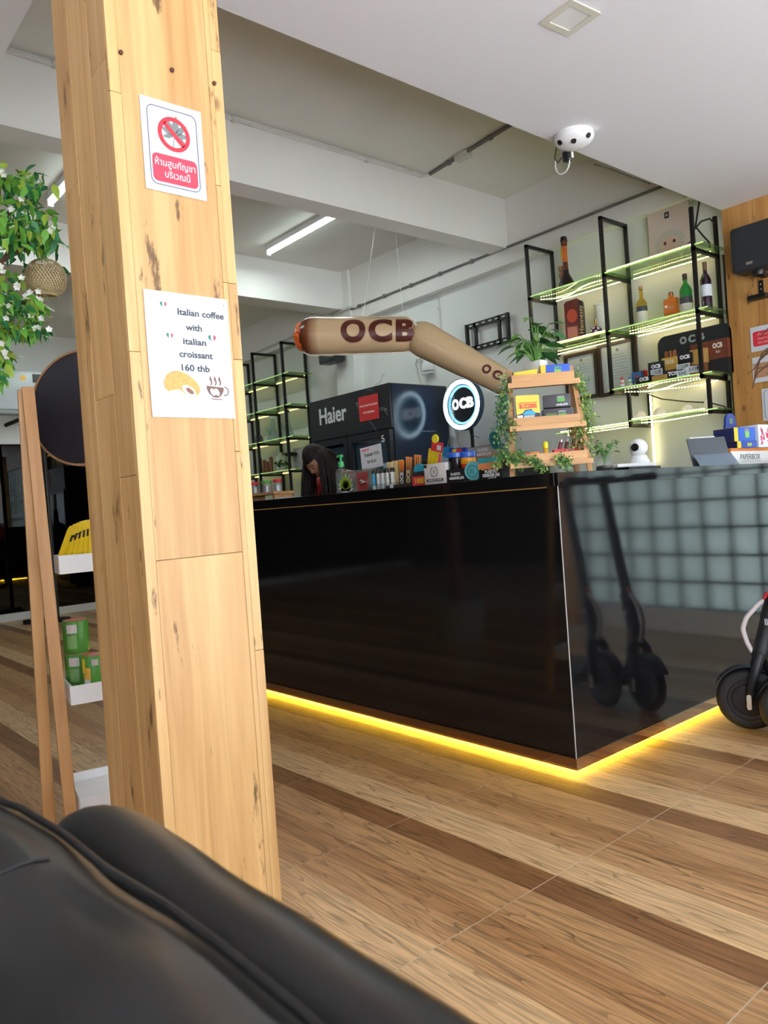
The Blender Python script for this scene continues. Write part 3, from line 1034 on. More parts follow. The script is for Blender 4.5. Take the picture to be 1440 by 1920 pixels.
def glass_shelf(parent, x0, x1, z, y0=SY0 + 0.005, y1=SY1 - 0.01, edge=True):
    o = MB().bb(x0, x1, y0, y1, z, z + 0.010).build('glass_shelf', GLSH, parent)
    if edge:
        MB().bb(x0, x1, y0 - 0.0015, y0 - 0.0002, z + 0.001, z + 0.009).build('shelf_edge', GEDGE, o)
    return o


rk = thing('bottle_rack', 'black steel wall rack with green-edged lit glass shelves, right of the neon sign', 'shelf rack')
rack_frame(rk, -3.725, 2.13, 2.95, [2.545, 2.135])
rack_frame(rk, -3.065, 1.70, 2.95, [2.545, 2.135, 1.725])
rack_frame(rk, -2.405, 1.70, 2.79, [2.535, 2.135, 1.725], top=False)
rack_frame(rk, -3.50, 1.475, 1.62, [1.48], y0=4.85, top=False)
rack_frame(rk, -2.965, 1.475, 1.70, [1.48], y0=4.80, top=False)
rack_frame(rk, -2.39, 1.475, 1.70, [1.50], y0=4.80, top=False)
glass_shelf(rk, -3.72, -3.03, 2.545)
glass_shelf(rk, -3.05, -2.335, 2.545)
glass_shelf(rk, -3.72, -3.03, 2.137)
glass_shelf(rk, -3.05, -2.335, 2.137)
glass_shelf(rk, -3.09, -2.335, 1.727)
glass_shelf(rk, -3.62, -2.97, 1.482, y0=4.83)
glass_shelf(rk, -2.97, -2.335, 1.497, y0=4.80)
leds(rk, -3.70, -3.08, 4.86, 2.535, 0.06)
leds(rk, -3.66, -3.08, 5.00, 2.53)
leds(rk, -3.00, -2.42, 5.03, 2.53)
leds(rk, -3.04, -2.42, 4.762, 2.56)
leds(rk, -3.58, -3.08, 4.75, 2.152)
leds(rk, -3.70, -3.08, 5.03, 2.125)
leds(rk, -3.0, -2.42, 4.93, 2.128, 0.03)
leds(rk, -3.0, -2.42, 5.04, 2.12)
leds(rk, -3.04, -2.42, 4.88, 1.718, 0.07)
leds(rk, -2.95, -2.42, 5.03, 1.715, -0.05)
leds(rk, -3.58, -2.98, 4.835, 1.496)
leds(rk, -2.95, -2.42, 4.80, 1.512)
leds(rk, -2.95, -2.42, 4.92, 1.488, 0.02)
leds(rk, -3.6, -2.98, 4.95, 1.474)
# vertical LED feed and cables
MB().bb(-2.955, -2.945, 5.06, 5.068, 1.19, 1.70).build('vertical_light_strip', M('warm_led_tape', (1.0, 0.85, 0.45), 0.5, emit=5), rk)
cbl = [at(1212, 738, y=5.0), at(1240, 748, y=5.0), at(1285, 753, y=5.0), at(1330, 755, y=4.98), at(1358, 762, y=4.98), at(1372, 790, y=4.98), at(1376, 850, y=4.985)]
tag(MB().tube(cbl, 0.005, 6).build('cable', BLACK), 'black cable sagging under the lowest lit shelves by the wood wall', 'cable')
cbl = [at(1312, 372, y=4.98), at(1304, 425, y=4.98), at(1318, 442, y=4.97), at(1330, 455, y=4.96), at(1331, 464, y=4.93)]
tag(MB().tube(cbl, 0.006, 6).build('cable', BLACK), 'black cable drooping from the ceiling onto the top right glass shelf', 'cable')
cbl = [at(1300, 432, y=4.95), at(1315, 415, y=4.95), at(1330, 410, y=4.96), at(1340, 418, y=4.97)]
tag(MB().tube(cbl, 0.006, 6).build('cable', BLACK), 'arched black cable with a plug end in the rack corner', 'cable')
cv = thing('cable_cover', 'short white cable cover with two black cables in the corner by the wood wall', 'cable cover', (-2.355, 5.07, 2.52))
MB().bb(-0.02, 0.02, -0.02, 0.025, 0.0, 0.24).build('cover', WHITEPL, cv)
MB().tube([(-0.008, 0, 0), (-0.008, 0, -0.35), (0, 0.0, -1.3)], 0.006, 6).tube([(0.012, 0, 0), (0.012, 0, -0.4), (0.012, 0.0, -1.3)], 0.006, 6).build('cable', BLACK, cv)

# second rack, far left, behind the bar
rk2 = thing('glassware_rack', 'black steel rack with green glass shelves left of the drinks cooler', 'shelf rack')
for x in (-7.2, -7.83, -8.46):
    rack_frame(rk2, x, 0.0, 2.93, [2.565, 2.215, 1.86, 1.495], w=0.026)
for z in (2.567, 2.217, 1.862, 1.497):
    for a, b_ in ((-7.82, -7.08), (-8.46, -7.84)):
        glass_shelf(rk2, a, b_, z)
        mb = MB().bb(a + 0.05, b_ - 0.1, 5.03, 5.037, z - 0.008, z - 0.003)
        mb.build('light_strip', M('amber_led_dim', (1.0, 0.75, 0.3), 0.5, emit=2.0), rk2)

# TV wall bracket
tv = thing('wall_bracket', 'empty black slotted television bracket on the white back wall', 'bracket', at(916, 625, y=5.07))
mb = MB()
ww_, hh_ = 0.47, 0.245
mb.bb(-ww_ / 2, ww_ / 2, -0.02, 0.0, hh_ / 2 - 0.045, hh_ / 2).bb(-ww_ / 2, ww_ / 2, -0.02, 0.0, -hh_ / 2, -hh_ / 2 + 0.045)
for sx in (-1, 1):
    mb.bb(sx * ww_ / 2 - .012, sx * ww_ / 2 + .012, -0.03, 0.0, -hh_ / 2, hh_ / 2).bb(sx * .135 - .014, sx * .135 + .014, -0.02, 0.0, -hh_ / 2, hh_ / 2)
mb.build('plate', STEEL, tv)
for k in range(6):
    for sz in (-1, 1):
        MB().bb(-0.2 + 0.075 * k, -0.165 + 0.075 * k, -0.0215, -0.0195, sz * (hh_ / 2 - 0.022) - 0.005, sz * (hh_ / 2 - 0.022) + 0.005).build('slot', WALL, tv)

# electrical box with two conduits going down behind the cooler
eb = thing('fuse_box', 'small white electrical box with a looped grey hose above the drinks cooler', 'electrical box', at(800, 685, y=5.06))
MB().cbox((0, 0, 0), (0.11, 0.07, 0.10), 0.006).build('box', WHITEPL, eb)
MB().cbox((0, 0, -0.075), (0.13, 0.05, 0.012), 0.004).build('ledge', WHITEPL, eb)
MB().tube([(-0.02, -0.05, 0.06), (-0.06, -0.06, 0.065), (-0.085, -0.06, 0.03), (-0.07, -0.06, -0.06), (-0.03, -0.06, -0.17), (0.0, -0.06, -0.3)], 0.012, 8).tube([(0.0, -0.06, 0.065), (-0.03, -0.07, 0.06), (-0.05, -0.07, 0.02), (-0.02, -0.07, -0.1), (0.03, -0.07, -0.3)], 0.010, 8).build('hose', GREYPIPE, eb)

sp0 = thing('wall_speaker', 'black wall loudspeaker half hidden behind the balloon', 'loudspeaker', at(622, 669, y=4.85))
MB().cbox((0, 0, 0), (0.26, 0.15, 0.13), 0.008).build('cabinet', BLACK, sp0)
MB().bb(-0.03, 0.03, 0.07, 0.12, -0.03, 0.03).build('bracket', BLACK, sp0)

# framed certificates
for px, py, w_, h_, lab in ((1092, 705, 0.30, 0.37, 'left of two dark-framed certificates under the bottle rack'), (1160, 689, 0.33, 0.40, 'right of two dark-framed certificates under the bottle rack')):
    c = at(px, py, y=5.085)
    t = thing('framed_certificate', lab, 'certificate', c, 0, 'framed certificates on the back wall')
    mb = MB()
    frame_prism(mb, rrect(w_, h_, .002, 1), rrect(w_ - .055, h_ - .055, .002, 1), -0.02, 0.0)
    mb.build('frame', M('dark_walnut', (0.045, 0.022, 0.014), 0.35), t)
    MB().bb(-w_ / 2 + .02, w_ / 2 - .02, -0.004, -0.001, -h_ / 2 + .02, h_ / 2 - .02).build('certificate', M('certificate_paper', (0.62, 0.66, 0.70), 0.6), t)
    mb = MB()
    for k in range(9):
        l_ = w_ * (.26 if k in (0, 4, 8) else .36)
        mb.bb(-l_ + .03, l_ - .04, -0.0048, -0.004, h_ * .24 - k * .022, h_ * .24 - k * .022 + .003)
    mb.lathe([(0.012, 0), (0.012, 0.001)], 14, T=Matrix.Translation((0, -0.0042, h_ * .33)) @ Matrix.Rotation(R(90), 4, 'X'))
    mb.build('text_lines', M('faded_ink', (0.25, 0.27, 0.3), 0.7), t)

# AC unit on the far wall
ac = thing('air_conditioner', 'white wall air conditioner far off above the tinted glazing', 'air conditioner', (-9.65, 2.35, 2.65))
MB().cbox((0.13, 0, 0.0), (0.26, 1.3, 0.46), 0.03).build('casing', M('ac_white', (0.72, 0.80, 0.83), 0.3), ac)
MB().bb(0.04, 0.24, -0.6, 0.34, -0.27, -0.225).build('louvre', M('louvre_grey', (0.4, 0.45, 0.46), 0.4), ac)
MB().bb(0.26, 0.263, 0.40, 0.49, 0.09, 0.19).build('dark_sticker', BLACK, ac)
MB().lathe([(0.034, 0), (0.034, 0.003)], 20, T=Matrix.Translation((0.26, 0.295, 0.14)) @ Matrix.Rotation(R(90), 4, 'Y')).build('round_sticker', GOLD, ac)

# ================================================================ DRINKS COOLER
FX0, FX1, FY0, FY1, FZ = -6.09, -4.905, 4.30, 4.985, 2.068
COOL = M('cooler_black', (0.014, 0.016, 0.02), 0.28, var=0.1)
fg = thing('drinks_cooler', 'tall black two-door drinks cooler behind the bar', 'cooler', (FX0, FY0, 0))
w_ = FX1 - FX0
d_ = FY1 - FY0
MB().bb(0, w_, 0.03, d_, 0.06, 1.69).bb(0, w_, 0.0, d_, 1.69, FZ).build('body', COOL, fg)
MB().bb(0.02, w_ - .02, 0.06, d_, 0.0, 0.06).build('plinth', BLACK, fg)
COOLSIDE = M('cooler_side', (0.012, 0.022, 0.05), 0.16, var=0.1)
MB().bb(w_, w_ + 0.004, 0.02, d_ - .01, 0.08, FZ - 0.01).build('side_panel', COOLSIDE, fg)
CGL = glass('cooler_glass', (0.70, 0.76, 0.80), 1.0, 0.03, 1.6)
for k in range(2):
    x0 = 0.005 + k * w_ / 2
    x1 = x0 + w_ / 2 - 0.01
    mb = MB()
    frame_prism(mb, [(x0, .08), (x1, .08), (x1, 1.675), (x0, 1.675)], [(x0 + .05, .13), (x1 - .05, .13), (x1 - .05, 1.62), (x0 + .05, 1.62)], -0.03, 0.02)
    dr = mb.build('door', COOL, fg)
    MB().bb(x0 + .045, x1 - .045, -0.012, -0.006, .125, 1.625).build('door_glass', CGL, dr)
    hx = x1 - 0.025 if k == 0 else x0 + 0.025
    MB().bb(hx - .006, hx + .006, -0.055, -0.03, 0.9, 1.35).build('handle', CHROME, dr)
for z in (0.5, 0.85, 1.2, 1.5):
    mb = MB()
    mb.bb(0.05, w_ - .05, 0.031, 0.036, z, z + .012)
    mb.build('wire_shelf', M('grey_wire', (0.2, 0.23, 0.25), 0.4), fg)
MB().bb(0.06, w_ - .06, 0.0295, 0.0305, 0.14, 1.6).build('interior_back', M('cooler_interior', (0.30, 0.37, 0.42), 0.5), fg)
text('Haier', 0.155, M('silver_lettering', (0.62, 0.65, 0.66), 0.4), fg, (0.36, -0.002, 1.90), bold=0.018, width=0.42, depth=0.003)
rs = MB().box((0, 0, 0), (0.27, 0.002, 0.215)).build('red_notice', M('notice_red', (0.62, 0.03, 0.03), 0.5), fg, (0.90, -0.004, 1.895))
text('Do not enter the premises', 0.022, WHITEINK, rs, (0, -0.0015, 0.025), width=0.24)
text('only employees.', 0.022, WHITEINK, rs, (0, -0.0015, -0.035), width=0.16)
mb = MB()
random.seed(3)
for k in range(4):
    p = Vector((0.72, -0.001, 1.96))
    pts = []
    for q in range(14):
        pts.append(p.copy())
        p += Vector((0.035, 0, random.uniform(-0.03, 0.03) - 0.012 * k + (0.02 if k == 0 else 0)))
        if p.x > 1.15:
            break
    mb.tube(pts, 0.0022, 4)
mb.build('splash_print', M('splash_print', (0.10, 0.14, 0.15), 0.4), fg)
text('5', 0.06, WHITEINK, fg, (w_ - 0.09, -0.032, 1.60), width=0.04)
text('www.haier.com', 0.018, M('faint_lettering', (0.22, 0.27, 0.34), 0.4), fg, (w_ + 0.0045, 0.42, 1.66), face=R(90), width=0.17)

# ================================================================ NEON SIGN
ng = thing('neon_sign', 'round lit neon sign with white letters and a glowing double ring', 'neon sign', at(872, 759, y=4.86))
MB().lathe([(0.205, 0), (0.205, 0.02)], 48, T=Matrix.Rotation(R(90), 4, 'X'), smooth=False).build('disc', BLACK, ng)
NEON = M('neon_white', (0.62, 0.86, 1.0), 0.5, var=0.01, emit=4.6)
NEONL = M('neon_letter', (0.85, 0.95, 1.0), 0.5, var=0.01, emit=1.6)
NEONB = M('neon_ice_blue', (0.30, 0.72, 0.95), 0.5, var=0.02, emit=0.7)
MB().ring(0.178, 0.214, -0.05, -0.022, 60).build('outer_ring', NEON, ng)
MB().ring(0.150, 0.168, -0.035, -0.022, 60).build('inner_ring', NEONB, ng)
MB().ring(0.214, 0.222, -0.05, -0.0, 60).ring(0.168, 0.178, -0.04, -0.021, 60).build('rim', M('navy_rim', (0.02, 0.05, 0.09), 0.4), ng)
for s_, x_ in (('O', -0.090), ('C', -0.002), ('B', 0.080)):
    text(s_, 0.088, NEONL, ng, (x_, -0.026, 0.008), bold=0.035, width=0.074, depth=0.006, name='letter')
MB().bb(0.055, 0.078, -0.02, 0.0, -0.50, -0.2).build('post', BLACK, ng)
MB().bb(-0.07, 0.20, -0.12, 0.10, -0.52, -0.50).build('foot', BLACK, ng)
MB().tube([(0.03, -0.005, -0.22), (0.05, -0.01, -0.26), (0.10, -0.01, -0.28), (0.14, 0, -0.30)], 0.003, 5).build('cable', BLACK, ng)
zf = ng.location.z - 0.52
bc = thing('back_cabinet', 'low black cabinet against the wall below the neon sign', 'cabinet', (-4.5, 4.72, 0))
MB().bb(-0.38, 0.6, -0.17, 0.37, 0.05, zf - .002).build('carcass', BLACK, bc)
for k in range(2):
    dd = MB().bb(-0.375 + k * 0.49, 0.105 + k * 0.49, -0.188, -0.17, 0.08, zf - .05).build('door', BLACK, bc)
    MB().bb(0.06 if k == 0 else 0.16, 0.08 if k == 0 else 0.18, -0.20, -0.188, 0.7, 0.85).build('handle', CHROME, dd)

# ================================================================ BALLOON
KRAFT = M('kraft_foil', (0.60, 0.42, 0.24), 0.22, var=0.08, scale=60, bump=0.15, coat=0.3)
BROWN = M('brown_print', (0.10, 0.02, 0.014), 0.3)


def joint_mat():
    m = M('kraft_foil_burnt', (0.66, 0.48, 0.29), 0.22, bump=0.12, scale=40)
    nt, N, L, b = nodes_of(m)
    at_ = N.new('ShaderNodeAttribute')
    at_.attribute_name = 'burn'
    rp = N.new('ShaderNodeValToRGB')
    e = rp.color_ramp.elements
    e[0].position, e[0].color = 0.0, (0.62, 0.43, 0.25, 1)
    e[1].position, e[1].color = 1.0, (0.02, 0.008, 0.006, 1)
    q = e.new(0.55)
    q.color = (0.20, 0.05, 0.02, 1)
    L.new(at_.outputs['Fac'], rp.inputs[0])
    L.new(rp.outputs[0], b.inputs['Base Color'])
    return m


bal = thing('inflatable_balloon', 'tan foil balloon shaped like a bent cigarette with a glowing orange tip', 'balloon', at(775, 630, d=4.95))
O_ = Vector(bal.location)
bd = Vector((math.cos(yaw + R(4)), math.sin(yaw + R(4)), 0))
P0 = at(556, 631, d=4.99) - O_
P1 = at(776, 627, d=4.95) - O_
P2 = at(960, 725, d=4.78) - O_
ax = (P1 - P0).normalized()
Lb = (P1 - P0).length
pts, rad, burn = [], [], []
for k in range(25):
    t = k / 24
    rr = 0.122 - 0.012 * t
    if t < 0.14:
        rr *= math.sqrt(max(0.02, 1 - ((0.14 - t) / 0.145) ** 2))
    if t > 0.93:
        rr *= 1 - 0.25 * ((t - .93) / .07) ** 2
    pts.append(P0 + ax * Lb * t)
    rad.append(rr)
mb = MB().tube(pts, rad, 28)
bo = mb.build('lit_half', joint_mat(), bal, sharp=80)
ca = bo.data.attributes.new('burn', 'FLOAT', 'POINT')
for i, v in enumerate(bo.data.vertices):
    s_ = (v.co - P0).dot(ax) / Lb
    ca.data[i].value = max(0.0, min(1.0, 1 - s_ / 0.20)) ** 0.8
# seam fin along top and bottom
mb = MB()
up_ = Vector((0, 0, 1)) - ax * ax.z
up_.normalize()
side = ax.cross(up_)
for sg in (1, -1):
    vs, fs = [], []
    for k in range(25):
        q = pts[k] + up_ * sg * rad[k] * 0.99
        w2 = 0.010 + 0.003 * math.sin(k * 2.1)
        vs += [q + side * .001, q + up_ * sg * w2 + side * .001, q - side * .001, q + up_ * sg * w2 - side * .001]
    for k in range(24):
        a = k * 4
        fs += [(a, a + 1, a + 5, a + 4), (a + 2, a + 6, a + 7, a + 3), (a + 1, a + 3, a + 7, a + 5)]
    mb.add(vs, fs)
mb.build('seam', M('foil_seam', (0.62, 0.55, 0.45), 0.2, 0.3), bal)
ax2 = (P2 - P1).normalized()
L2 = (P2 - P1).length
pts2 = [P1 + ax2 * (L2 * k / 16 - 0.01) for k in range(17)]
rad2 = [(0.118 - 0.040 * k / 16) * (0.72 if k == 0 else 0.93 if k == 1 else 1) for k in range(17)]
MB().tube(pts2, rad2, 24).build('paper_half', KRAFT, bal, sharp=80)
# glowing tip: crinkled orange patch over the end
tp = MB()
random.seed(5)
vs = [P0 - ax * 0.012]
n_ = 18
for rr, dz in ((0.045, 0.006), (0.074, 0.024), (0.094, 0.054)):
    for q in range(n_):
        a = 2 * PI * q / n_
        r2 = rr * random.uniform(0.88, 1.12)
        vs.append(P0 + ax * (dz + random.uniform(-.005, .003) - 0.014) + (up_ * math.cos(a) + side * math.sin(a)) * (r2 + 0.006))
fs = [(0, 1 + q, 1 + (q + 1) % n_) for q in range(n_)]
for g in range(2):
    for q in range(n_):
        a, b_ = 1 + g * n_ + q, 1 + g * n_ + (q + 1) % n_
        fs.append((a, a + n_, b_ + n_, b_))
tp.add(vs, fs)
tp.build('ember_tip', M('ember_orange', (0.85, 0.13, 0.02), 0.3, var=0.4, scale=50), bal)


def wrap_text(s, h, parent, base, axis, up, out, radius, width, mat, bold=0.05, name='letter'):
    """print on the foil: letter mesh laid on the cylinder"""
    cu = bpy.data.curves.new('letter', 'FONT')
    cu.body = s
    cu.size = 1
    cu.align_x = cu.align_y = 'CENTER'
    cu.offset = bold
    cu.resolution_u = 6
    tmp = bpy.data.objects.new('letter', cu)
    COL.objects.link(tmp)
    me = bpy.data.meshes.new_from_object(tmp.evaluated_get(bpy.context.evaluated_depsgraph_get()))
    bpy.data.objects.remove(tmp)
    bm = bmesh.new()
    bm.from_mesh(me)
    for k in range(14):
        y = -0.5 + k / 13
        bmesh.ops.bisect_plane(bm, geom=bm.verts[:] + bm.edges[:] + bm.faces[:], plane_co=(0, y, 0), plane_no=(0, 1, 0))
    xs_ = [v.co.x for v in bm.verts]
    kx = width / (max(xs_) - min(xs_))
    ky = h / 0.73
    for v in bm.verts:
        a = v.co.y * ky / radius
        v.co = base + axis * (v.co.x * kx) + up * (radius * math.sin(a)) + out * (radius * math.cos(a))
    bm.to_mesh(me)
    bm.free()
    me.materials.clear()
    me.materials.append(mat)
    o = bpy.data.objects.new(name, me)
    COL.objects.link(o)
    o.parent = parent
    return o


out_ = (-(fwd) - ax * (-(fwd)).dot(ax)).normalized()
upw = ax.cross(out_) * -1
if upw.z < 0:
    upw = -upw
for s_, px, rr, wd in (('O', 665, .1195, .158), ('C', 715, .1165, .150), ('B', 759, .1135, .120)):
    c = at(px, 625, d=4.97) - O_
    base = P0 + ax * (c - P0).dot(ax)
    wrap_text(s_, 0.148, bal, base, ax, upw, out_, rr, wd, BROWN)
out2 = (-(fwd) - ax2 * (-(fwd)).dot(ax2)).normalized()
up2 = ax2.cross(out2) * -1
if up2.z < 0:
    up2 = -up2
for s_, px, py in (('O', 913, 703), ('C', 934, 713)):
    c = at(px, py, d=4.83) - O_
    base = P1 + ax2 * (c - P1).dot(ax2)
    wrap_text(s_, 0.055, bal, base, ax2, up2, out2, .0905, .056, BROWN)
for px, lab, tgt in ((700, 'left of the two thin white strings holding the balloon', 683), (737, 'right of the two thin white strings holding the balloon', 760)):
    a_ = at(px + 4, 418 + (px - 700) * .22, z=3.478)
    b_ = O_ + P0 + ax * Lb * (0.58 if px == 700 else 0.92) + Vector((0, 0, .118))
    tag(MB().tube([a_, b_], 0.002, 5).build('string', WHITEPL), lab, 'string')

# ================================================================ THINGS ON THE FRONT WORKTOP
def X(px, y, py=905):
    return at(px, py, y=y).x


CARD = M('grey_card', (0.45, 0.43, 0.41), 0.6)
SKY = M('teal_sky_print', (0.03, 0.36, 0.46), 0.45)
DUSK = M('dusk_orange_print', (0.75, 0.28, 0.10), 0.45, var=0.35, scale=30, stretch=(1, 1, 4))
TEAL = M('teal_plastic', (0.02, 0.20, 0.23), 0.35)
KRAFTP = M('kraft_packet', (0.62, 0.44, 0.20), 0.55, var=0.15, scale=60, stretch=(6, 6, 1))
PINK = M('pink_print', (0.85, 0.10, 0.28), 0.45)
BROWNP = M('brown_packet', (0.16, 0.09, 0.045), 0.5)
JARGL = glass('jar_glass', (0.90, 0.92, 0.92), 0.85, 0.03)

# acrylic tip box with its card
xa, xb = X(630, 2.36), X(691, 2.36)
wt = xb - xa
tb = thing('tip_box', 'clear acrylic tip box with hemp leaf sticker and white thank-you card', 'tip box', ((xa + xb) / 2, 2.36, ZT))
ht = 0.102
mb = MB().bb(-wt / 2, wt / 2, 0, 0.004, 0, ht).bb(-wt / 2, wt / 2, 0.136, 0.14, 0, ht).bb(-wt / 2, -wt / 2 + .004, 0.004, 0.136, 0, ht).bb(wt / 2 - .004, wt / 2, 0.004, 0.136, 0, ht).bb(-wt / 2 + .005, wt / 2 - .005, 0.005, 0.135, 0.001, 0.004).bb(0.028, 0.032, 0.005, 0.135, 0.005, ht)
mb.bb(-wt / 2, wt / 2, 0.0, 0.14, ht + .0002, ht + .004)
mb.build('acrylic_case', glass('acrylic', (0.90, 0.93, 0.93), 0.82, 0.05), tb)
mb = cannabis(MB(), (-0.052, 0.018), 0.078, y=-0.0008, angs=(-62, -40, -20, 0, 20, 40, 62), rot=4)
mb.build('leaf_sticker', M('lime_leaf_print', (0.30, 0.46, 0.03), 0.5), tb)
mb = cannabis(MB(), (-0.052, 0.012), 0.086, y=-0.0001, angs=(-80, -62, -40, -20, 0, 20, 40, 62, 80), rot=4)
mb.prism(rrect(0.075, 0.028, 0.01, cx=-.055, cz=.016), -0.0007, -0.0001)
mb.build('sticker_ground', M('silver_sticker', (0.62, 0.62, 0.60), 0.4), tb)
MB().bb(0.036, wt / 2 - .008, 0.0055, 0.0075, 0.006, 0.094).build('red_paper', M('red_paper', (0.75, 0.08, 0.09), 0.6), tb)
MB().lathe([(0.014, -0.002), (0.014, 0.014), (0.009, 0.018), (0.0001, 0.018)], 18, T=Matrix.Translation((0.094, 0, 0.045)) @ Matrix.Rotation(R(90), 4, 'X')).build('lock', CHROME, tb)
cd = MB().box((0, 0, 0), (0.165, 0.0015, 0.112), T=Matrix.Rotation(R(-4), 4, 'Y')).build('card', PAPER, tb, (0.082, 0.07, ht + .064))
text('THANK YOU', 0.0165, INK, cd, (0.004, -0.0012, 0.014), width=0.118, tilt=R(4))
text('TIP BOX', 0.0165, INK, cd, (0.0, -0.0012, -0.022), width=0.075, tilt=R(4))
text('support', 0.012, PINK, cd, (-0.044, -0.0012, 0.041), width=0.062, tilt=R(4), bold=0.03)

# pump bottle
pb = thing('pump_bottle', 'hand gel bottle with green pump behind the tip box', 'bottle', (X(642, 2.57), 2.57, ZT))
MB().lathe([(0.0001, 0), (0.03, 0), (0.032, .005), (0.032, 0.12), (0.028, 0.135), (0.013, 0.142), (0.013, 0.150)], 24).build('bottle', JARGL, pb)
GP = M('green_pump', (0.08, 0.62, 0.22), 0.35)
MB().lathe([(0.016, 0.150), (0.016, 0.176), (0.012, 0.180), (0.006, 0.182), (0.006, 0.205)], 18).cbox((-0.002, 0, 0.211), (0.03, 0.018, 0.013), 0.004).tube([(-0.01, 0, 0.213), (-0.03, 0, 0.213), (-0.036, 0, 0.205)], 0.004, 8).build('pump', GP, pb)

# acrylic tray of capped tubes
xa, xb = X(692, 2.35), X(724, 2.35)
tr_ = thing('acrylic_tray', 'low clear acrylic tray holding a row of capped tubes, right of the tip box', 'tray', ((xa + xb) / 2 + 0.05, 2.345, ZT))
mb = MB().bb(-.12, .13, 0, .003, 0.003, .028).bb(-.12, .13, 0.097, .10, 0.003, .028).bb(-.12, .13, 0, .10, 0, .003).bb(-.12, -.117, .003, .097, .003, .028)
mb.build('tray', CLEAR, tr_)
for px in (702, 734):
    MB().bb(X(px, 2.345) - tr_.location.x - .012, X(px, 2.345) - tr_.location.x + .012, -.001, -.0002, .002, .020).build('price_tag', PAPER, tr_)
tubeproto = None
lids = M('black_cap', (0.015, 0.015, 0.016), 0.4)
for i in range(9):
    xx = xa + 0.008 + (xb - xa + 0.01) * i / 8
    yy = 2.375 + 0.022 * (i % 2)
    if i in (0,):
        t = thing('capped_tube', 'blue tube with black cap, leftmost in the acrylic tray', 'tube', (xx, yy, ZT + .0035), 0, 'capped tubes in the acrylic tray')
        MB().lathe([(0.0001, 0), (0.009, 0), (0.009, 0.075)], 12).build('tube', M('blue_tube', (0.03, 0.30, 0.55), 0.35), t)
        MB().lathe([(0.0095, 0.0752), (0.0095, 0.092), (0.007, 0.096), (0.0001, 0.096)], 12).build('cap', lids, t)
        continue
    if tubeproto is None:
        tubeproto = thing('capped_tube', 'frosted white tube with black cap, next to the blue tube in the acrylic tray', 'tube', (xx, yy, ZT + .0035), 0, 'capped tubes in the acrylic tray')
        MB().lathe([(0.0001, 0), (0.0085, 0), (0.0085, 0.075)], 12).build('tube', M('frosted_tube', (0.66, 0.66, 0.62), 0.4, var=0.25, scale=90), tubeproto)
        MB().lathe([(0.009, 0.0752), (0.009, 0.092), (0.007, 0.096), (0.0001, 0.096)], 12).build('cap', lids, tubeproto)
    else:
        dup(tubeproto, (xx, yy, ZT + .0035), 'frosted white tube with black cap, %s from the left in the acrylic tray' % ('', '', 'third', 'fourth', 'fifth', 'sixth', 'seventh', 'eighth', 'ninth')[i])


# packets of cones standing in rows
def packet(name, label, x, y, w, h, mat, lean=0.0, word=None, wmat=None, group=None, tips=None, dz=0.0, rz=0.0):
    t = thing(name, label, 'packet', (x, y, ZT + dz), rz, group)
    T = Matrix.Rotation(lean, 4, 'Y')
    MB().box((0, 0, h / 2), (w, 0.008, h), T=T).build('sleeve', mat, t)
    if word:
        text(word, w * 0.62, wmat, t, T @ Vector((0, -0.0046, h * .36)), width=h * .42, tilt=R(90) - lean, bold=0.03)
    if tips:
        mb = MB()
        for k in range(3):
            xx_ = (k - 1) * w * .3
            mb.tube([T @ Vector((xx_, -0.001, h * .45)), T @ Vector((xx_ * 1.15, -0.004, h * 1.0))], [.002, w * .15], 8)
        mb.build('paper_cones', tips, t)['kind'] = 'stuff'
    return t


XP = lambda px: X(px, 2.40)
packet('cone_packet', 'kraft packet of rolling cones lettered in black, leftmost of the tall packets', XP(731), 2.40, .034, .128, KRAFTP, R(4), 'OCB', INK, 'packets of cones in the rack', M('kraft_cone', (0.68, 0.5, 0.26), 0.6))
packet('cone_packet', 'plain light kraft packet in the cone rack, beside the leftmost one', XP(739), 2.41, .036, .132, KRAFTP, R(3), None, INK, 'packets of cones in the rack', M('kraft_cone', (0.68, 0.5, 0.26), 0.6))
packet('cone_packet', 'narrow kraft packet just left of the dark slim packets', XP(746), 2.42, .03, .134, KRAFTP, R(3), None, INK, 'packets of cones in the rack')
DKP = M('slate_packet', (0.035, 0.04, 0.05), 0.4)
packet('slim_packet', 'dark slate packet with an orange corner in the cone rack', XP(753), 2.405, .036, .128, DKP, R(5), 'OCB', WHITEINK, 'dark slim packets', ORANGE)
packet('slim_packet', 'navy slim packet standing between slate and brown packets', XP(760), 2.415, .034, .126, M('navy_packet', (0.02, 0.035, 0.09), 0.4), R(5), 'XL', WHITEINK, 'dark slim packets')
packet('brown_packet', 'brown packet with gold letters and orange cones, left of two', XP(768), 2.395, .042, .140, BROWNP, R(7), 'OCB', M('cream_ink', (0.75, 0.66, 0.42), 0.6), 'brown packets with orange cones', M('orange_cone', (0.75, 0.26, 0.07), 0.5))
packet('brown_packet', 'brown packet with gold letters and orange cones, right of two', XP(780), 2.405, .044, .145, BROWNP, R(9), 'OCB', M('cream_ink', (0.75, 0.66, 0.42), 0.6), 'brown packets with orange cones', M('orange_cone', (0.75, 0.26, 0.07), 0.5))
packet('pale_packet', 'pale blue packet sticking up behind the capped tubes', X(724, 2.5), 2.50, .05, .132, M('pale_blue_card', (0.36, 0.52, 0.62), 0.5), R(8))
# slotted rack the packets stand in
rk_ = thing('packet_rack', 'dark low rack under the tall packets on the worktop', 'rack', (X(757, 2.36), 2.36, ZT))
MB().bb(-.13, .09, 0.0, .004, 0, .016).bb(-.13, .09, .09, .094, 0, .016).bb(-.13, .09, .004, .09, 0, .0005).build('rack', M('smoked_acrylic', (0.06, 0.04, 0.035), 0.15), rk_)

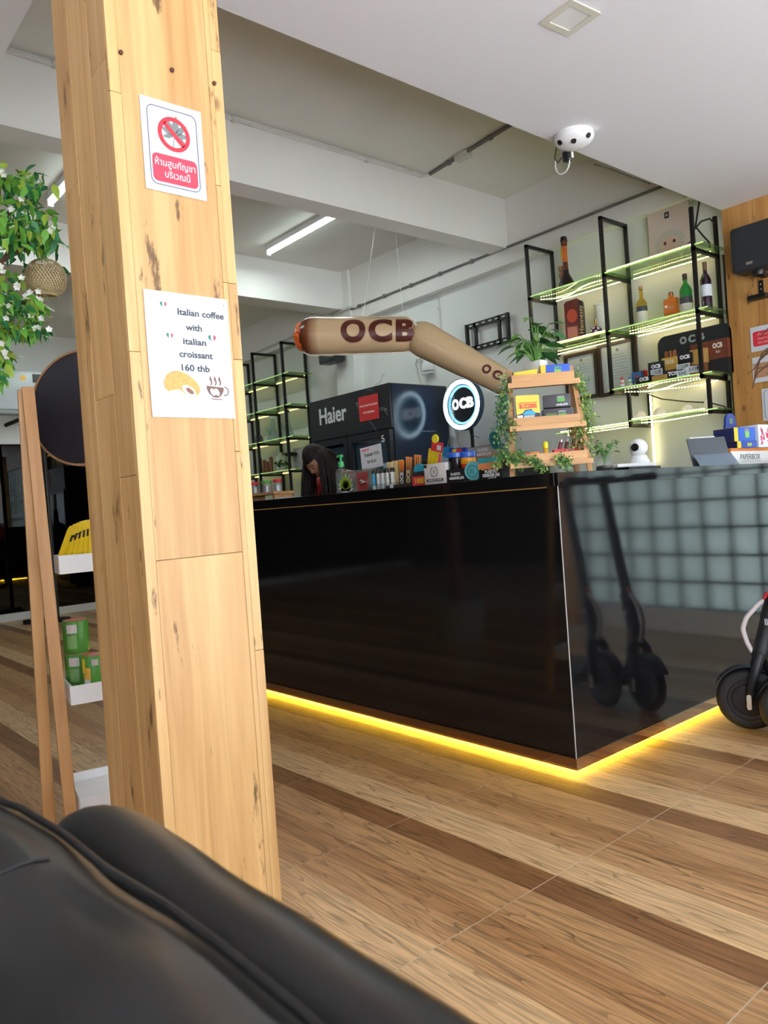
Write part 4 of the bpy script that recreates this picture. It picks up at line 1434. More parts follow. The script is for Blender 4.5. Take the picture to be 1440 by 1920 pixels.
# display box with a pictured header
db = thing('display_box', 'red and yellow display box with pictured header and yellow knob top', 'box', (X(788, 2.36), 2.355, ZT))
MB().bb(-.045, .045, 0, .07, 0, .043).build('tray', M('hot_red_print', (0.80, 0.05, 0.10), 0.45), db)
MB().bb(-.044, .044, .0005, .069, .0432, .065).build('dark_band', M('dark_cartoon_print', (0.06, 0.045, 0.04), 0.45, var=0.9, scale=70), db)
mb = MB().prism([(.038 * math.cos(t) + .002, .065 + .034 * math.sin(t)) for t in [PI * k / 12 for k in range(13)]], .002, .01)
mb.build('blue_dome_print', M('blue_dome_print', (0.03, 0.42, 0.62), 0.45), db)
text('1000', 0.024, YELLOW, db, (0, -0.0008, .022), width=.062, bold=0.03)
T = Matrix.Translation((0.03, .06, .05)) @ Matrix.Rotation(R(14), 4, 'Y')
MB().box((0, 0, .055), (.085, .004, .11), T=T).build('header', M('yellow_header', (0.83, 0.60, 0.03), 0.45, var=0.2, scale=30), db)
MB().box((.02, -.003, .04), (.022, .002, .075), T=T).box((-.01, -.003, .05), (.016, .002, .06), T=T).build('yellow_figure_print', M('deep_yellow_print', (0.88, 0.66, 0.0), 0.45), db)
MB().box((.034, -.0035, .05), (.014, .002, .09), T=T).box((-.033, -.0035, .02), (.016, .002, .04), T=T).build('pink_stripe', PINK, db)
MB().box((.012, -.004, .125), (.07, .004, .042), T=T).build('red_card', RED, db)
MB().box((.026, -.0065, .122), (.026, .0012, .022), T=T).build('small_label', PAPER, db)
MB().lathe([(.019, -.004), (.021, 0), (.019, .004)], 22, T=T @ Matrix.Translation((-.005, -.004, .158)) @ Matrix.Rotation(R(90), 4, 'X')).build('knob', M('lemon_print', (0.85, 0.72, 0.03), 0.45), db)

# white box with a wreath
wb = thing('white_box', 'white carton printed with a wreath emblem and a black strip', 'box', (X(818, 2.33), 2.325, ZT))
ws = X(838, 2.33) - X(798, 2.33)
MB().cbox((0, .04, .045), (ws, .08, .09), .0015).build('carton', M('off_white_card', (0.72, 0.70, 0.69), 0.55), wb)
mb = MB()
for sg in (-1, 1):
    for k in range(8):
        a = R(-75 + 20 * k)
        c = (sg * .021 * math.cos(a) - .004, .054 + .021 * math.sin(a))
        mb.prism([(c[0] + .0045 * math.cos(t + a), c[1] + .0025 * math.sin(t + a)) for t in [2 * PI * q / 8 for q in range(8)]], -.0006, -.0001)
mb.build('wreath_print', GREYINK, wb)
MB().prism([(.009 * math.cos(t) - .004, .055 + .012 * math.sin(t)) for t in [2 * PI * q / 14 for q in range(14)]], -.0006, -.0001).build('emblem_print', M('pale_grey_ink', (0.45, 0.45, 0.46), 0.6), wb)
MB().bb(-.052, .050, -.0006, -.0001, .012, .024).build('black_strip', INK, wb)
text('BLENDS BY HAND', 0.007, WHITEINK, wb, (0, -.0009, .018), width=.085)
MB().bb(-ws / 2 - .001, -ws / 2 + .018, -.0009, -.0001, .074, .087).build('corner_label', INK, wb)

# blue bags behind
bg1 = thing('blue_bag', 'bright blue flat bag with white script, behind the wreath carton', 'bag', (X(836, 2.50), 2.50, ZT))
MB().prism([(-.06, 0), (.06, 0), (.064, .165), (.0, .172), (-.062, .162)], 0, .014).build('pouch', M('sky_blue_foil', (0.02, 0.30, 0.66), 0.35, var=0.25, scale=12), bg1)
text('Cookies', .03, WHITEINK, bg1, (-.012, -.001, .115), width=.075, italic=.3)
MB().ring(.011, .016, -.001, -.0002, 24, c=(-.01, .068)).build('ring_print', WHITEINK, bg1)
bg2 = thing('striped_bag', 'small bag in blue, yellow and red behind the stacked grinder jars', 'bag', (X(865, 2.50), 2.49, ZT))
MB().prism([(-.055, 0), (.05, 0), (.052, .155), (-.052, .162)], 0, .012).build('pouch', BLUE, bg2)
MB().prism([(-.05, .085), (-.03, .155), (-.005, .155), (-.03, .085)], -.001, -.0001).build('yellow_stripe', YELLOW, bg2)
MB().prism([(-.028, .085), (-.003, .155), (.03, .15), (.0, .085)], -.001, -.0001).build('red_stripe', RED, bg2)

# black grinder jar box with jar on top, jar stack, teal disc, two printed boxes
gb_ = thing('grinder_jar_box', 'low black carton with white lettering, under the black jar', 'box', (X(857, 2.33), 2.325, ZT))
MB().cbox((0, .05, .028), (.108, .10, .056), .0015).build('carton', M('black_carton', (0.012, 0.012, 0.014), 0.4), gb_)
text('PLASTIC', .011, WHITEINK, gb_, (.0, -.0006, .034), width=.056, bold=.03)
text('GRINDER JAR', .011, WHITEINK, gb_, (.004, -.0006, .017), width=.086, bold=.03)
jr = thing('black_jar', 'black grinder jar with translucent blue lid, on the low black carton', 'jar', (X(858, 2.375), 2.375, ZT + .056))
MB().lathe([(.0001, 0), (.032, 0), (.034, .003), (.034, .048), (.031, .051)], 28).build('jar', M('smoky_black', (0.014, 0.014, 0.016), 0.12), jr)
MB().lathe([(.037, .0512), (.037, .069), (.034, .072), (.0001, .072)], 28).build('lid', M('cobalt_lid', (0.02, 0.12, 0.62), 0.2, coat=.4), jr)
js = thing('grinder_jar', 'tall stacked grinder jar in yellow, green, red, orange and blue rings', 'jar', (X(881, 2.40), 2.40, ZT))
zz = 0.0
for nm, r_, h_, m_ in (('amber_ring', .030, .026, M('amber_plastic', (0.75, 0.40, 0.03), 0.2)), ('green_ring', .031, .024, M('green_plastic', (0.04, 0.36, 0.06), 0.2)), ('red_ring', .031, .024, M('red_plastic', (0.75, 0.05, 0.03), 0.2)), ('orange_ring', .033, .028, M('orange_plastic', (0.90, 0.36, 0.02), 0.2)), ('blue_lid', .035, .026, M('cobalt_lid', (0.02, 0.12, 0.62), 0.2, coat=.4))):
    MB().lathe([(.0001, zz), (r_, zz), (r_ + .001, zz + .003), (r_ + .001, zz + h_ - .003), (r_, zz + h_ - .0004), (.0001, zz + h_ - .0004)], 28).build(nm, m_, js)
    zz += h_
td = thing('teal_grinder', 'round teal grinder standing on edge before the sunset-print box', 'grinder', (X(889, 2.335), 2.332, ZT + .040), R(14))
T = Matrix.Rotation(R(90), 4, 'X')
MB().lathe([(.040, -.012), (.040, .0), (.036, .003), (.030, .001), (.028, .003), (.020, .001), (.018, .003), (.0001, .003)], 36, T=T).build('disc', M('pale_teal_plastic', (0.10, 0.36, 0.40), 0.35), td)
mb = MB().ring(.022, .025, -.0045, -.0025, 30)
mb.bb(-.010, -.007, -.0045, -.003, -.010, .010).bb(-.003, .0, -.0045, -.003, -.010, .010).bb(.004, .007, -.0045, -.003, -.010, .010)
mb.build('relief_print', TEAL, td)
for nm, lab, px, y, w_, h_, dz in (('sunset_box', 'printed carton with teal sky, orange sunset and white lettering, beside the tier stand', 920, 2.335, .122, .090, 0.0), ('sunset_box', 'larger sunset-print carton standing behind, topped by a teal oval card', 908, 2.56, .20, .158, 0.0)):
    t = thing(nm, lab, 'box', (X(px, y), y, ZT + dz), 0, 'sunset-print cartons')
    MB().cbox((0, .03, h_ / 2), (w_, .06, h_), .0012).build('carton', M('black_carton', (0.012, 0.012, 0.014), 0.4), t)
    top_m = SKY if y < 2.4 else CARD
    MB().bb(-w_ / 2, w_ / 2, -.0008, -.0001, h_ * .74, h_ * .985).build('sky_print', top_m, t)
    pts = [(-w_ / 2, h_ * .74)] + [(-w_ / 2 + w_ * k / 10, h_ * (.45 + .04 * math.sin(k * 2.3))) for k in range(11)] + [(w_ / 2, h_ * .74)]
    MB().prism(pts, -.0008, -.0001).build('sunset_print', DUSK, t)
    zt = .34 if y < 2.4 else .88
    text('PLASTIC', .013, WHITEINK, t, (.006, -.0016, h_ * zt), width=.064, bold=.04)
    text('GRINDER JAR', .013, WHITEINK, t, (.006, -.0016, h_ * (zt - .125 if y > 2.4 else zt - .17)), width=.094, bold=.04)
    if y < 2.4:
        text("you'll love", .006, WHITEINK, t, (.01, -.0016, h_ * .05), width=.045, italic=.3)
c = at(929, 826, y=2.55)
tc_ = thing('oval_card', 'dark teal oval slotted card leaning above the sunset-print carton', 'card', c, R(10))
mb = MB()
ov = [(.027 * math.cos(t), .042 * math.sin(t)) for t in [2 * PI * k / 28 for k in range(28)]]
mb.prism([(x * math.cos(R(18)) + z * math.sin(R(18)) * -1, x * math.sin(R(18)) + z * math.cos(R(18))) for x, z in ov], -.004, 0)
mb.build('card', TEAL, tc_)
mb = MB()
for k in (-1, 0, 1):
    mb.box((k * .012, -.0045, 0), (.003, .001, .05 - .012 * abs(k)), T=Matrix.Rotation(R(-18), 4, 'Y'))
mb.build('slots', M('dark_teal_slot', (0.008, 0.05, 0.06), 0.5), tc_)['kind'] = 'stuff'
# black cartons behind the row, and the water pipe on them
bb1 = thing('black_case', 'long black case lying skewed behind the row of packets', 'case', (X(790, 2.78), 2.78, ZT), R(-9))
MB().cbox((0, 0, .07), (.46, .13, .14), .004).build('case', BLACK, bb1)
MB().bb(-.20, -.12, -.0665, -.0655, .108, .122).build('white_strip', PAPER, bb1)
bb2 = thing('small_black_box', 'small black box at the right end of the black case', 'box', (X(862, 2.74), 2.72, ZT), R(-9))
MB().cbox((0, 0, .075), (.11, .10, .15), .003).build('box', M('matt_black_card', (0.02, 0.018, 0.017), 0.55), bb2)
bp_ = thing('water_pipe', 'tall clear glass water pipe standing before the neon sign', 'water pipe', (X(853, 2.80, 838), 2.79, ZT + .143))
gm = MB().lathe([(.042, 0), (.044, .004), (.036, .05), (.02, .095), (.017, .11), (.0165, .29), (.022, .297), (.022, .303)], 26, cap=False)
gm.build('flask', glass('pipe_glass', (0.80, 0.90, 0.93), 0.92, 0.03, 1.9), bp_)
MB().tube([(.02, 0, .07), (.045, -.01, .095), (.055, -.012, .112)], .007, 10).lathe([(.006, .11), (.016, .135), (.015, .138)], 16, c=(.057, -.012, 0)).build('bowl_stem', CLEAR, bp_)

# wooden tray with three lidded jars at the far left, loose paper
y_ = 2.72
tz = at(500, 924, y=y_).z
wt_ = thing('wooden_tray', 'small raised wooden tray carrying three jars at the far end of the bar', 'tray', (X(503, y_, 920), y_, ZT))
ht_ = tz - ZT
MB().bb(-.19, .19, -.08, .08, ht_ - .016, ht_).build('board', BAMBOOX, wt_)
for sx in (-1, 1):
    MB().bb(sx * .17 - .012, sx * .17 + .012, -.07, .07, 0, ht_ - .0165).build('foot', BAMBOOX, wt_)
for px, m_, lab in ((478, RED, 'jar with red lid, leftmost on the wooden tray'), (501, GREEN, 'wider jar with green lid between two red-lidded jars'), (521, RED, 'jar with red lid, rightmost on the wooden tray')):
    j = thing('lidded_jar', lab, 'jar', (X(px, y_, 915), y_, tz), 0, 'lidded jars on the wooden tray')
    r_ = .034 if m_ is GREEN else .027
    MB().lathe([(.0001, 0), (r_, 0), (r_, .058), (r_ * .9, .061)], 20).build('jar', JARGL, j)
    MB().lathe([(.0001, .003), (r_ * .9, .003), (r_ * .9, .045), (.0001, .048)], 16).build('contents', M('silver_sachets', (0.5, 0.5, 0.55), 0.3, .5, var=.4, scale=90), j)
    MB().lathe([(r_ + .002, .0612), (r_ + .002, .080), (.0001, .082)], 20).build('lid', m_, j)
pp = thing('paper_stack', 'loose white sheets lying on the bar near the wooden tray', 'papers', (X(543, 2.5, 930), 2.52, ZT), R(8))
for k in range(3):
    MB().box((.01 * k, .01 * k, .0012 + .0025 * k + .003), (.20, .14, .002), T=Matrix.Rotation(R(5 * k), 4, 'Z') @ Matrix.Rotation(R(2.0), 4, 'Y')).build('sheet', PAPER, pp)

# ================================================================ TIERED BAMBOO STAND
sc_ = at(1033, 884, d=2.99)
st = thing('tier_stand', 'three-tier bamboo ladder stand on the worktop corner, hung with trailing plants', 'stand', (sc_.x, sc_.y, ZT), R(46))
BW, TW, SH = .150, .127, .432


def leg(x0, y0, z0, x1, y1, z1, w=.019, d=.012):
    mb = MB()
    vs = []
    for (x, y, z) in ((x0, y0, z0), (x1, y1, z1)):
        vs += [(x - w / 2, y - d / 2, z), (x + w / 2, y - d / 2, z), (x + w / 2, y + d / 2, z), (x - w / 2, y + d / 2, z)]
    mb.add(vs, [(0, 3, 2, 1), (4, 5, 6, 7), (0, 1, 5, 4), (1, 2, 6, 5), (2, 3, 7, 6), (3, 0, 4, 7)])
    return mb.build('leg', BAMBOO, st)


for sx in (-1, 1):
    leg(sx * BW, 0, 0, sx * TW, .085, SH - .06)
    leg(sx * (BW - .022), .16, 0, sx * (TW - .006), .108, SH, w=.022)
trays = []
for z, y0, y1, w in ((.360, .035, .145, TW + .013), (.188, .005, .155, TW + .020), (.043, -.025, .165, BW + .008)):
    b_ = MB().bb(-w, w, y0, y1, z, z + .008).build('shelf', BAMBOOX, st)
    MB().bb(-w, w, y0 - .012, y0 - .0005, z - .012, z + .008).build('rail', BAMBOOX, b_)
    MB().bb(-w + .018, w - .018, y0 + .006, y0 + .014, z + .0085, z + .040).build('lip', BAMBOOX, b_)
    MB().bb(-w + .018, w - .018, y1 - .008, y1 - .0005, z + .0085, z + .030).build('lip', BAMBOOX, b_)
SM = st.matrix_basis


def on_stand(x, y, z):
    return Matrix.Translation(st.location) @ Matrix.Rotation(R(46), 4, 'Z') @ Vector((x, y, z))


# top tray
t = thing('wrap_box', 'yellow and dark blue flip-top box lying on the top tier', 'box', on_stand(-.066, .065, .3685), R(46))
MB().cbox((0, .02, .022), (.094, .05, .044), .001).build('box', M('deep_navy_print', (0.02, 0.03, 0.12), 0.4), t)
MB().prism([(-.048, .026), (.047, .034), (.05, .052), (-.044, .045)], -.010, .05).build('lid', YELLOW, t)
MB().lathe([(.008, 0), (.008, .0012)], 16, T=Matrix.Translation((0, -.010, .030)) @ Matrix.Rotation(R(90), 4, 'X')).build('seal', YELLOW, t)
t = thing('wrap_box', 'bright blue box with yellow end and green emblem on the top tier', 'box', on_stand(.055, .07, .3685), R(49))
MB().cbox((0.008, .02, .033), (.098, .045, .066), .001).build('box', M('royal_blue_print', (0.02, 0.10, 0.55), 0.4), t)
MB().prism([(-.060, .0), (-.041, .0), (-.038, .066), (-.058, .066)], -.0045, .04).build('yellow_end', YELLOW, t)
MB().bb(-.004, .022, -.0035, -.0027, .030, .046).build('emblem', M('lime_print', (0.25, 0.55, 0.12), 0.5), t)
text('JUICY', .009, M('lime_print', (0.25, 0.55, 0.12), 0.5), t, (.010, -.0035, .053), width=.03, bold=.03)
text('JAY', .009, WHITEINK, t, (.009, -.0035, .020), width=.022)
# middle tray
t = thing('buzzers_bag', 'yellow snack bag with red lettering and a blue dome, middle tier', 'bag', on_stand(-.066, .04, .1965), R(47))
MB().prism([(-.046, 0), (.046, 0), (.046, .118), (.040, .121), (-.040, .123), (-.047, .120)], 0, .02).build('pouch', M('bag_yellow', (0.88, 0.62, 0.06), 0.4), t)
text('BUZZERS', .0155, RED, t, (0, -.0012, .077), width=.068, bold=.04)
text('PREMIUM FRUIT CHEWS', .006, RED, t, (0, -.0012, .091), width=.07)
MB().prism([(-.046, .02), (-.046, .046), (-.022, .052), (-.012, .064), (.012, .066), (.026, .052), (.046, .048), (.046, .02)], -.0008, -.0001).build('dark_print', M('indigo_print', (0.03, 0.035, 0.09), 0.45), t)
MB().prism([(.024 * math.cos(a) + .004, .044 + .018 * math.sin(a)) for a in [PI * k / 12 for k in range(13)]], -.0016, -.0009).build('dome_print', M('cyan_print', (0.04, 0.42, 0.66), 0.45), t)
MB().prism([(-.022, .024), (.02, .022), (.024, .042), (-.016, .042)], -.0016, -.0009).build('skull_print', M('cream_scribble_print', (0.75, 0.68, 0.58), 0.5, var=.7, scale=120), t)
MB().bb(-.044, -.022, -.0016, -.0009, .030, .044).build('white_flash', WHITEINK, t)
MB().bb(-.046, .046, -.0009, -.0001, .0005, .020).build('pink_band', PINK, t)
mb = MB()
for k in (-1, 0, 1):
    mb.ring(.005, .007, -.0016, -.001, 14, c=(k * .024 + .004, .008))
mb.build('ring_prints', WHITEINK, t)['kind'] = 'stuff'
for k, (dz, lab) in enumerate(((.0, 'lower of two black boxes with green emblems on the middle tier'), (.063, 'upper, turned black box with green emblem on the middle tier'))):
    t = thing('black_display_box', lab, 'box', on_stand(.053, .05 + .015 * k, .1965 + dz), R(46 - 5 * k), 'black boxes with green emblems')
    MB().cbox((0, .03, .031), (.118 - .012 * k, .06, .062 - .012 * k), .001).build('box', M('charcoal_print', (0.03, 0.03, 0.036) if k else (0.055, 0.05, 0.06), 0.4), t)
    MB().bb(.0, .03, -.0008, -.0001, .026, .042).build('emblem', GREEN, t)
    text('JUNGLE', .008, WHITEINK, t, (.014, -.0012, .049 - .004 * k), width=.028)
    text('WRAPS', .008, WHITEINK, t, (.016, -.0012, .014), width=.045, italic=.3, bold=.03)
    if k == 0:
        MB().bb(-.05, -.008, -.0008, -.0001, .028, .044).build('green_label', M('dark_green_print', (0.10, 0.20, 0.06), 0.5), t)
# bottom tray
t = thing('red_bottle_rack', 'red low box holding dark red small bottles on the lowest tier', 'box', on_stand(.075, .045, .0515), R(46))
MB().bb(-.05, .065, 0, .05, 0, .046).build('box', M('signal_red', (0.75, 0.03, 0.03), 0.4), t)
for k in range(4):
    bx = -.026 + .025 * k
    q = MB().tube([(bx, .02, .047), (bx + .008, .022, .073)], .0075, 10).build('bottle', M('dark_red_vial', (0.16, 0.02, 0.02), 0.3), t)
    MB().tube([(bx + .0082, .022, .0735), (bx + .011, .023, .083)], .0065, 10).build('cap', M('silver_pink_cap', (0.7, 0.6, 0.62), 0.3, .4), q)
text('2,500', .010, WHITEINK, t, (.012, -.0008, .037), width=.028)
t = thing('yellow_vial', 'little vial with yellow round cap and amber base on the lowest tier', 'vial', on_stand(-.008, .04, .0515))
MB().lathe([(.0001, 0), (.010, 0), (.010, .048), (.007, .052)], 14).build('vial', M('amber_plastic', (0.75, 0.40, 0.03), 0.2), t)
MB().lathe([(.009, .0522), (.011, .058), (.011, .072), (.007, .079), (.0001, .080)], 14).build('cap', M('lemon_cap', (0.85, 0.68, 0.02), 0.35), t)
for k, (x, m_, lab) in enumerate(((-.095, RED, 'red sachet lying in the lowest tier, left end'), (-.052, ORANGE, 'orange sachet lying in the lowest tier beside the yellow vial'))):
    t = MB().cbox((0, 0, .016), (.042, .02, .032), .004).build('sachet', m_, None, on_stand(x, .05, .0515 + .010), R(46))
    tag(t, lab, 'sachet')

# philodendron in a white pot on the top tier
PLEAF = M('dark_leaf', (0.05, 0.17, 0.045), 0.38, var=0.35, scale=22)
PLEAF2 = M('bright_leaf', (0.17, 0.38, 0.07), 0.4, var=0.3, scale=30)
STEM = M('green_stem', (0.13, 0.30, 0.06), 0.5)
pt = thing('potted_plant', 'broad-leaved green plant in a white pot on top of the tier stand', 'plant', on_stand(-.015, .128, .3685))
MB().cbox((-.01, 0.012, .048), (.094, .05, .096), .006).build('pot', M('white_ceramic', (0.82, 0.80, 0.78), 0.3), pt)
random.seed(11)
lm = leaf_mesh('leaf', PLEAF, .078, .050, .30, .25, 5)
lm2 = leaf_mesh('leaf', PLEAF2, .060, .034, .45, .25, 5)
for k in range(34):
    a = 2 * PI * k / 34 * 4.7
    e = random.uniform(.15, 1.0)
    rr = random.uniform(.02, .085)
    tip = Vector((rr * math.cos(a), rr * math.sin(a) * .8, .105 + .135 * e + random.uniform(-.02, .02)))
    MB().tube([(0, .01, .07), (tip.x * .45, tip.y * .45 + .005, .07 + (tip.z - .07) * .7), tip], .0018, 5).build('stalk', STEM, pt)
    l = bpy.data.objects.new('leaf', lm if k % 3 else lm2)
    COL.objects.link(l)
    l.parent = pt
    l.location = tip
    l.rotation_euler = (random.uniform(-.5, .25), random.uniform(-.35, .35), a - PI / 2 + random.uniform(-.4, .4))


def trailing(label, starts, mats, n_per=46, size=.013, drop=.2, spread=.03, seed=1, grp=None):
    """trailing plant: thin stems with hundreds of small leaves, joined"""
    random.seed(seed)
    root = thing('trailing_plant', label, 'plant', starts[0][0], 0, grp)
    o = Vector(starts[0][0])
    mb, ms = MB(), MB()
    for (p, dirv, L_, n_) in starts:
        p = Vector(p) - o
        d_ = Vector(dirv)
        pts = []
        for k in range(9):
            t_ = k / 8
            pts.append(p + d_ * (L_ * t_ * .55) + Vector((random.uniform(-1, 1) * .008, random.uniform(-1, 1) * .008, -drop * L_ / .2 * t_ * t_)))
        ms.tube(pts, .0012, 4)
        for q in range(int(n_ * 1.7)):
            t_ = random.random()
            i = min(7, int(t_ * 8))
            c = pts[i].lerp(pts[i + 1], t_ * 8 - i) + Vector((random.gauss(0, spread * .5), random.gauss(0, spread * .5), random.gauss(0, spread * .4)))
            leaf_into(mb, c, rand_rot(.2), size * random.uniform(.7, 1.4), size * .7, .3, random.randrange(len(mats)))
    f = mb.build('foliage', mats, root)
    f['kind'] = 'stuff'
    ms.build('stems', STEM, root)['kind'] = 'stuff'
    return root


IVY1 = M('ivy_green', (0.10, 0.25, 0.08), 0.5, var=.3, scale=40)
IVY2 = M('ivy_light', (0.30, 0.46, 0.12), 0.5, var=.3, scale=40)
IVY3 = M('ivy_blue_green', (0.07, 0.20, 0.13), 0.5, var=.3, scale=40)
AUT = M('ivy_russet', (0.36, 0.22, 0.07), 0.5, var=.3, scale=40)
rd = Vector((rgt.x, rgt.y, 0)).normalized()
fd = Vector((fwd.x, fwd.y, 0)).normalized()
os_ = on_stand
trailing('trailing ivy hanging down the left side of the tier stand', [(os_(-.135, .06, .38), -rd * .18, .34, 60), (os_(-.15, .05, .33), -rd * .30 - fd * .05, .26, 110), (os_(-.15, .04, .30), -rd * .34, .22, 110), (os_(-.15, .02, .22), -rd * .22, .16, 70), (os_(-.15, .05, .40), -rd * .25, .2, 30)], [IVY1, IVY3, IVY3, IVY2], size=.0125, drop=.14, spread=.026, seed=4)
trailing('russet-tinged sprig on the left end of the middle tier', [(os_(-.135, .01, .22), -rd * .05 - fd * .1, .12, 50), (os_(-.13, .0, .20), -fd * .15, .12, 45)], [AUT, IVY2, IVY1], size=.011, drop=.12, spread=.016, seed=6)
trailing('yellow-green trailing plant hanging down the right side of the tier stand', [(os_(.135, .09, .40), rd * .30, .30, 90), (os_(.14, .07, .37), rd * .35 - fd * .05, .24, 100), (os_(.145, .08, .34), rd * .16, .34, 110), (os_(.15, .06, .28), rd * .12, .26, 70)], [IVY2, IVY2, M('ivy_yellow', (0.48, 0.55, 0.13), 0.5, var=.2, scale=40), IVY1], size=.0115, drop=.17, spread=.022, seed=8)
trailing('tuft of green foliage under the right end of the middle tier', [(os_(.12, .02, .19), -fd * .1, .16, 60), (os_(.13, .02, .19), rd * .1, .18, 60), (os_(.11, .05, .19), -rd * .15, .14, 40)], [IVY1, AUT, IVY2], size=.014, drop=.15, spread=.02, seed=9)
trailing('bushy low plant spreading along the foot of the tier stand', [(os_(-.17, .0, .10), -rd * .30, .20, 120), (os_(-.15, -.02, .075), rd * .45 - fd * .06, .16, 150), (os_(-.08, -.04, .06), rd * .55, .16, 170), (os_(.02, -.04, .055), rd * .6, .14, 130), (os_(-.12, -.02, .09), rd * .2, .10, 80)], [IVY1, IVY2, IVY2, IVY1], size=.0125, drop=.05, spread=.024, seed=10)
# plant in a glass jar
gp = at(1132, 872, d=3.12)
pj_ = thing('jar_plant', 'small green plant in a clear glass jar, right of the tier stand', 'plant', (gp.x - .01, gp.y + .02, ZT))
MB().lathe([(.0001, 0), (.034, 0), (.036, .004), (.036, .055), (.030, .064), (.030, .072)], 22, cap=False).build('jar', JARGL, pj_)
MB().lathe([(.0001, .004), (.033, .004), (.033, .022), (.0001, .026)], 18).build('soil', M('dark_soil', (0.04, 0.03, 0.025), 0.9), pj_)
random.seed(21)
lm3 = leaf_mesh('leaf', PLEAF, .030, .017, .35, .2, 4)
for k in range(24):
    a = k * 2.4
    rr = random.uniform(.012, .06)
    tip = Vector((rr * math.cos(a), rr * math.sin(a), .075 + random.uniform(0, .055)))
    MB().tube([(0, 0, .025), (tip.x * .3, tip.y * .3, .065), tip], .0013, 5).build('stalk', STEM, pj_)
    l = bpy.data.objects.new('leaf', lm3)
    COL.objects.link(l)
    l.parent = pj_
    l.location = tip
    l.rotation_euler = (random.uniform(-.7, .3), random.uniform(-.3, .3), a - PI / 2)

# ================================================================ THINGS ON THE SIDE WORKTOP
kx = -1.92
c = at(1203, 866, x=kx)
rt = thing('white_router', 'flat white router lying on a black tray under the indoor camera', 'router', (kx - .03, c.y, ZT), R(78))
MB().cbox((0, 0, .009), (.20, .11, .018), .004).build('tray', BLACK, rt)
MB().cbox((-.04, 0, .027), (.24, .09, .016), .004).build('router', WHITEPL, rt)
ic = thing('indoor_camera', 'round white swivel camera with black lens standing on the router', 'camera', (kx - .03, c.y + .03, ZT + .0355), R(33))
MB().lathe([(.0001, 0), (.046, 0), (.048, .006), (.040, .022), (.034, .036), (.0001, .036)], 28).build('base', WHITEPL, ic)
MB().lathe([(.0001, -.042)] + [(.042 * math.cos(a), .042 * math.sin(a)) for a in [R(-80 + 10 * k) for k in range(17)]] + [(.0001, .042)], 28, c=(0, 0, .072)).build('head', WHITEPL, ic)
MB().lathe([(.0175, -.004), (.0185, 0), (.017, .004), (.0001, .005)], 24, T=Matrix.Translation((-.016, -.037, .073)) @ Matrix.Rotation(R(-22), 4, 'Z') @ Matrix.Rotation(R(90), 4, 'X')).build('lens', M('lens_black', (0.01, 0.01, 0.01), 0.1), ic)
ty = at(1325, 870, x=kx).y
tb_ = thing('tablet', 'tablet in a grey folding case standing open with its back turned', 'tablet', (kx + .05, ty - .02, ZT), R(52))
tb_.scale = (.78, .78, .86)
T = Matrix.Translation((0, .02, .004)) @ Matrix.Rotation(R(-26), 4, 'X')
MB().cbox((0, 0, .097), (.255, .009, .19), .003, T=T).build('tablet_back', M('slate_case', (0.10, 0.115, 0.13), 0.5), tb_)
T2 = Matrix.Translation((0, -.075, .004)) @ Matrix.Rotation(R(-54), 4, 'X')
MB().cbox((0, 0, .06), (.25, .004, .125), .0015, T=T2).build('stand_flap', M('pale_slate_case', (0.20, 0.25, 0.31), 0.5), tb_)
MB().cbox((0, .03, .003), (.26, .20, .006), .002).build('keyboard_cover', M('slate_case', (0.10, 0.115, 0.13), 0.5), tb_)
MB().cbox((-.02, .002, .197), (.17, .008, .008), .002, T=T).build('pencil', WHITEPL, tb_)
y0 = at(1366, 862, x=-1.84).y + .0
px_ = thing('paper_box', 'long white carton with orange lid rim, near the right end of the bar', 'box', (-1.84, y0 + .25, ZT), R(90))
MB().cbox((0, .10, .042), (.44, .20, .084), .0015).build('carton', M('white_carton', (0.74, 0.72, 0.70), 0.55), px_)
MB().bb(-.221, .221, -.0012, .201, .0845, .089).bb(-.2215, .2215, -.0016, -.0002, .074, .0845).bb(-.2218, -.2204, 0, .2, .066, .0845).build('orange_rim', M('orange_card', (0.75, 0.22, 0.03), 0.5), px_)
text('PAPERBOX', .030, GREYINK, px_, (-.012, -.0012, .042), width=.235, italic=.22)
text('oz', .026, GREYINK, px_, (-.2212, .10, .036), face=R(-90), width=.04, italic=.2)
MB().bb(-.10, .13, -.001, -.0004, .020, .0215).build('small_print_line', GREYINK, px_)
zb = ZT + .0895
for k, (dy, z, w_, h_, lab) in enumerate(((.175, 0, .165, .034, 'lower blue box with yellow stripe on the orange-rimmed carton'), (.155, .0345, .175, .070, 'upper blue box with yellow stripe, stacked on the lower one'))):
    t = thing('blue_box', lab, 'box', (-1.82, y0 + dy, zb + z), R(80), 'blue boxes on the white carton')
    MB().cbox((0, .06, h_ / 2), (w_, .12, h_), .0012).build('box', M('royal_blue_print', (0.02, 0.10, 0.55), 0.4) if k else BLUE, t)
    MB().bb(-w_ / 2 - .0008, -w_ / 2 + .03, -.0012, .119, .0, h_ + .0006).build('yellow_stripe', YELLOW, t)
    MB().bb(-w_ / 2 - .0012, -w_ / 2 + .004, .0, .12, .0004, h_ - .0004).build('navy_end', M('deep_navy_print', (0.02, 0.03, 0.12), 0.4), t)
    MB().bb(.0, .035, -.0012, -.0004, h_ * .25, h_ * .72).build('emblem', M('lime_print', (0.25, 0.55, 0.12), 0.5), t)
    text('JUICY', .011, YELLOW, t, (.018, -.002, h_ * .82 if k else h_ * .5), width=.04)
t = thing('header_card', 'round-topped blue display card standing behind the blue boxes', 'card', (-1.93, y0 + .22, zb + .001), R(80))
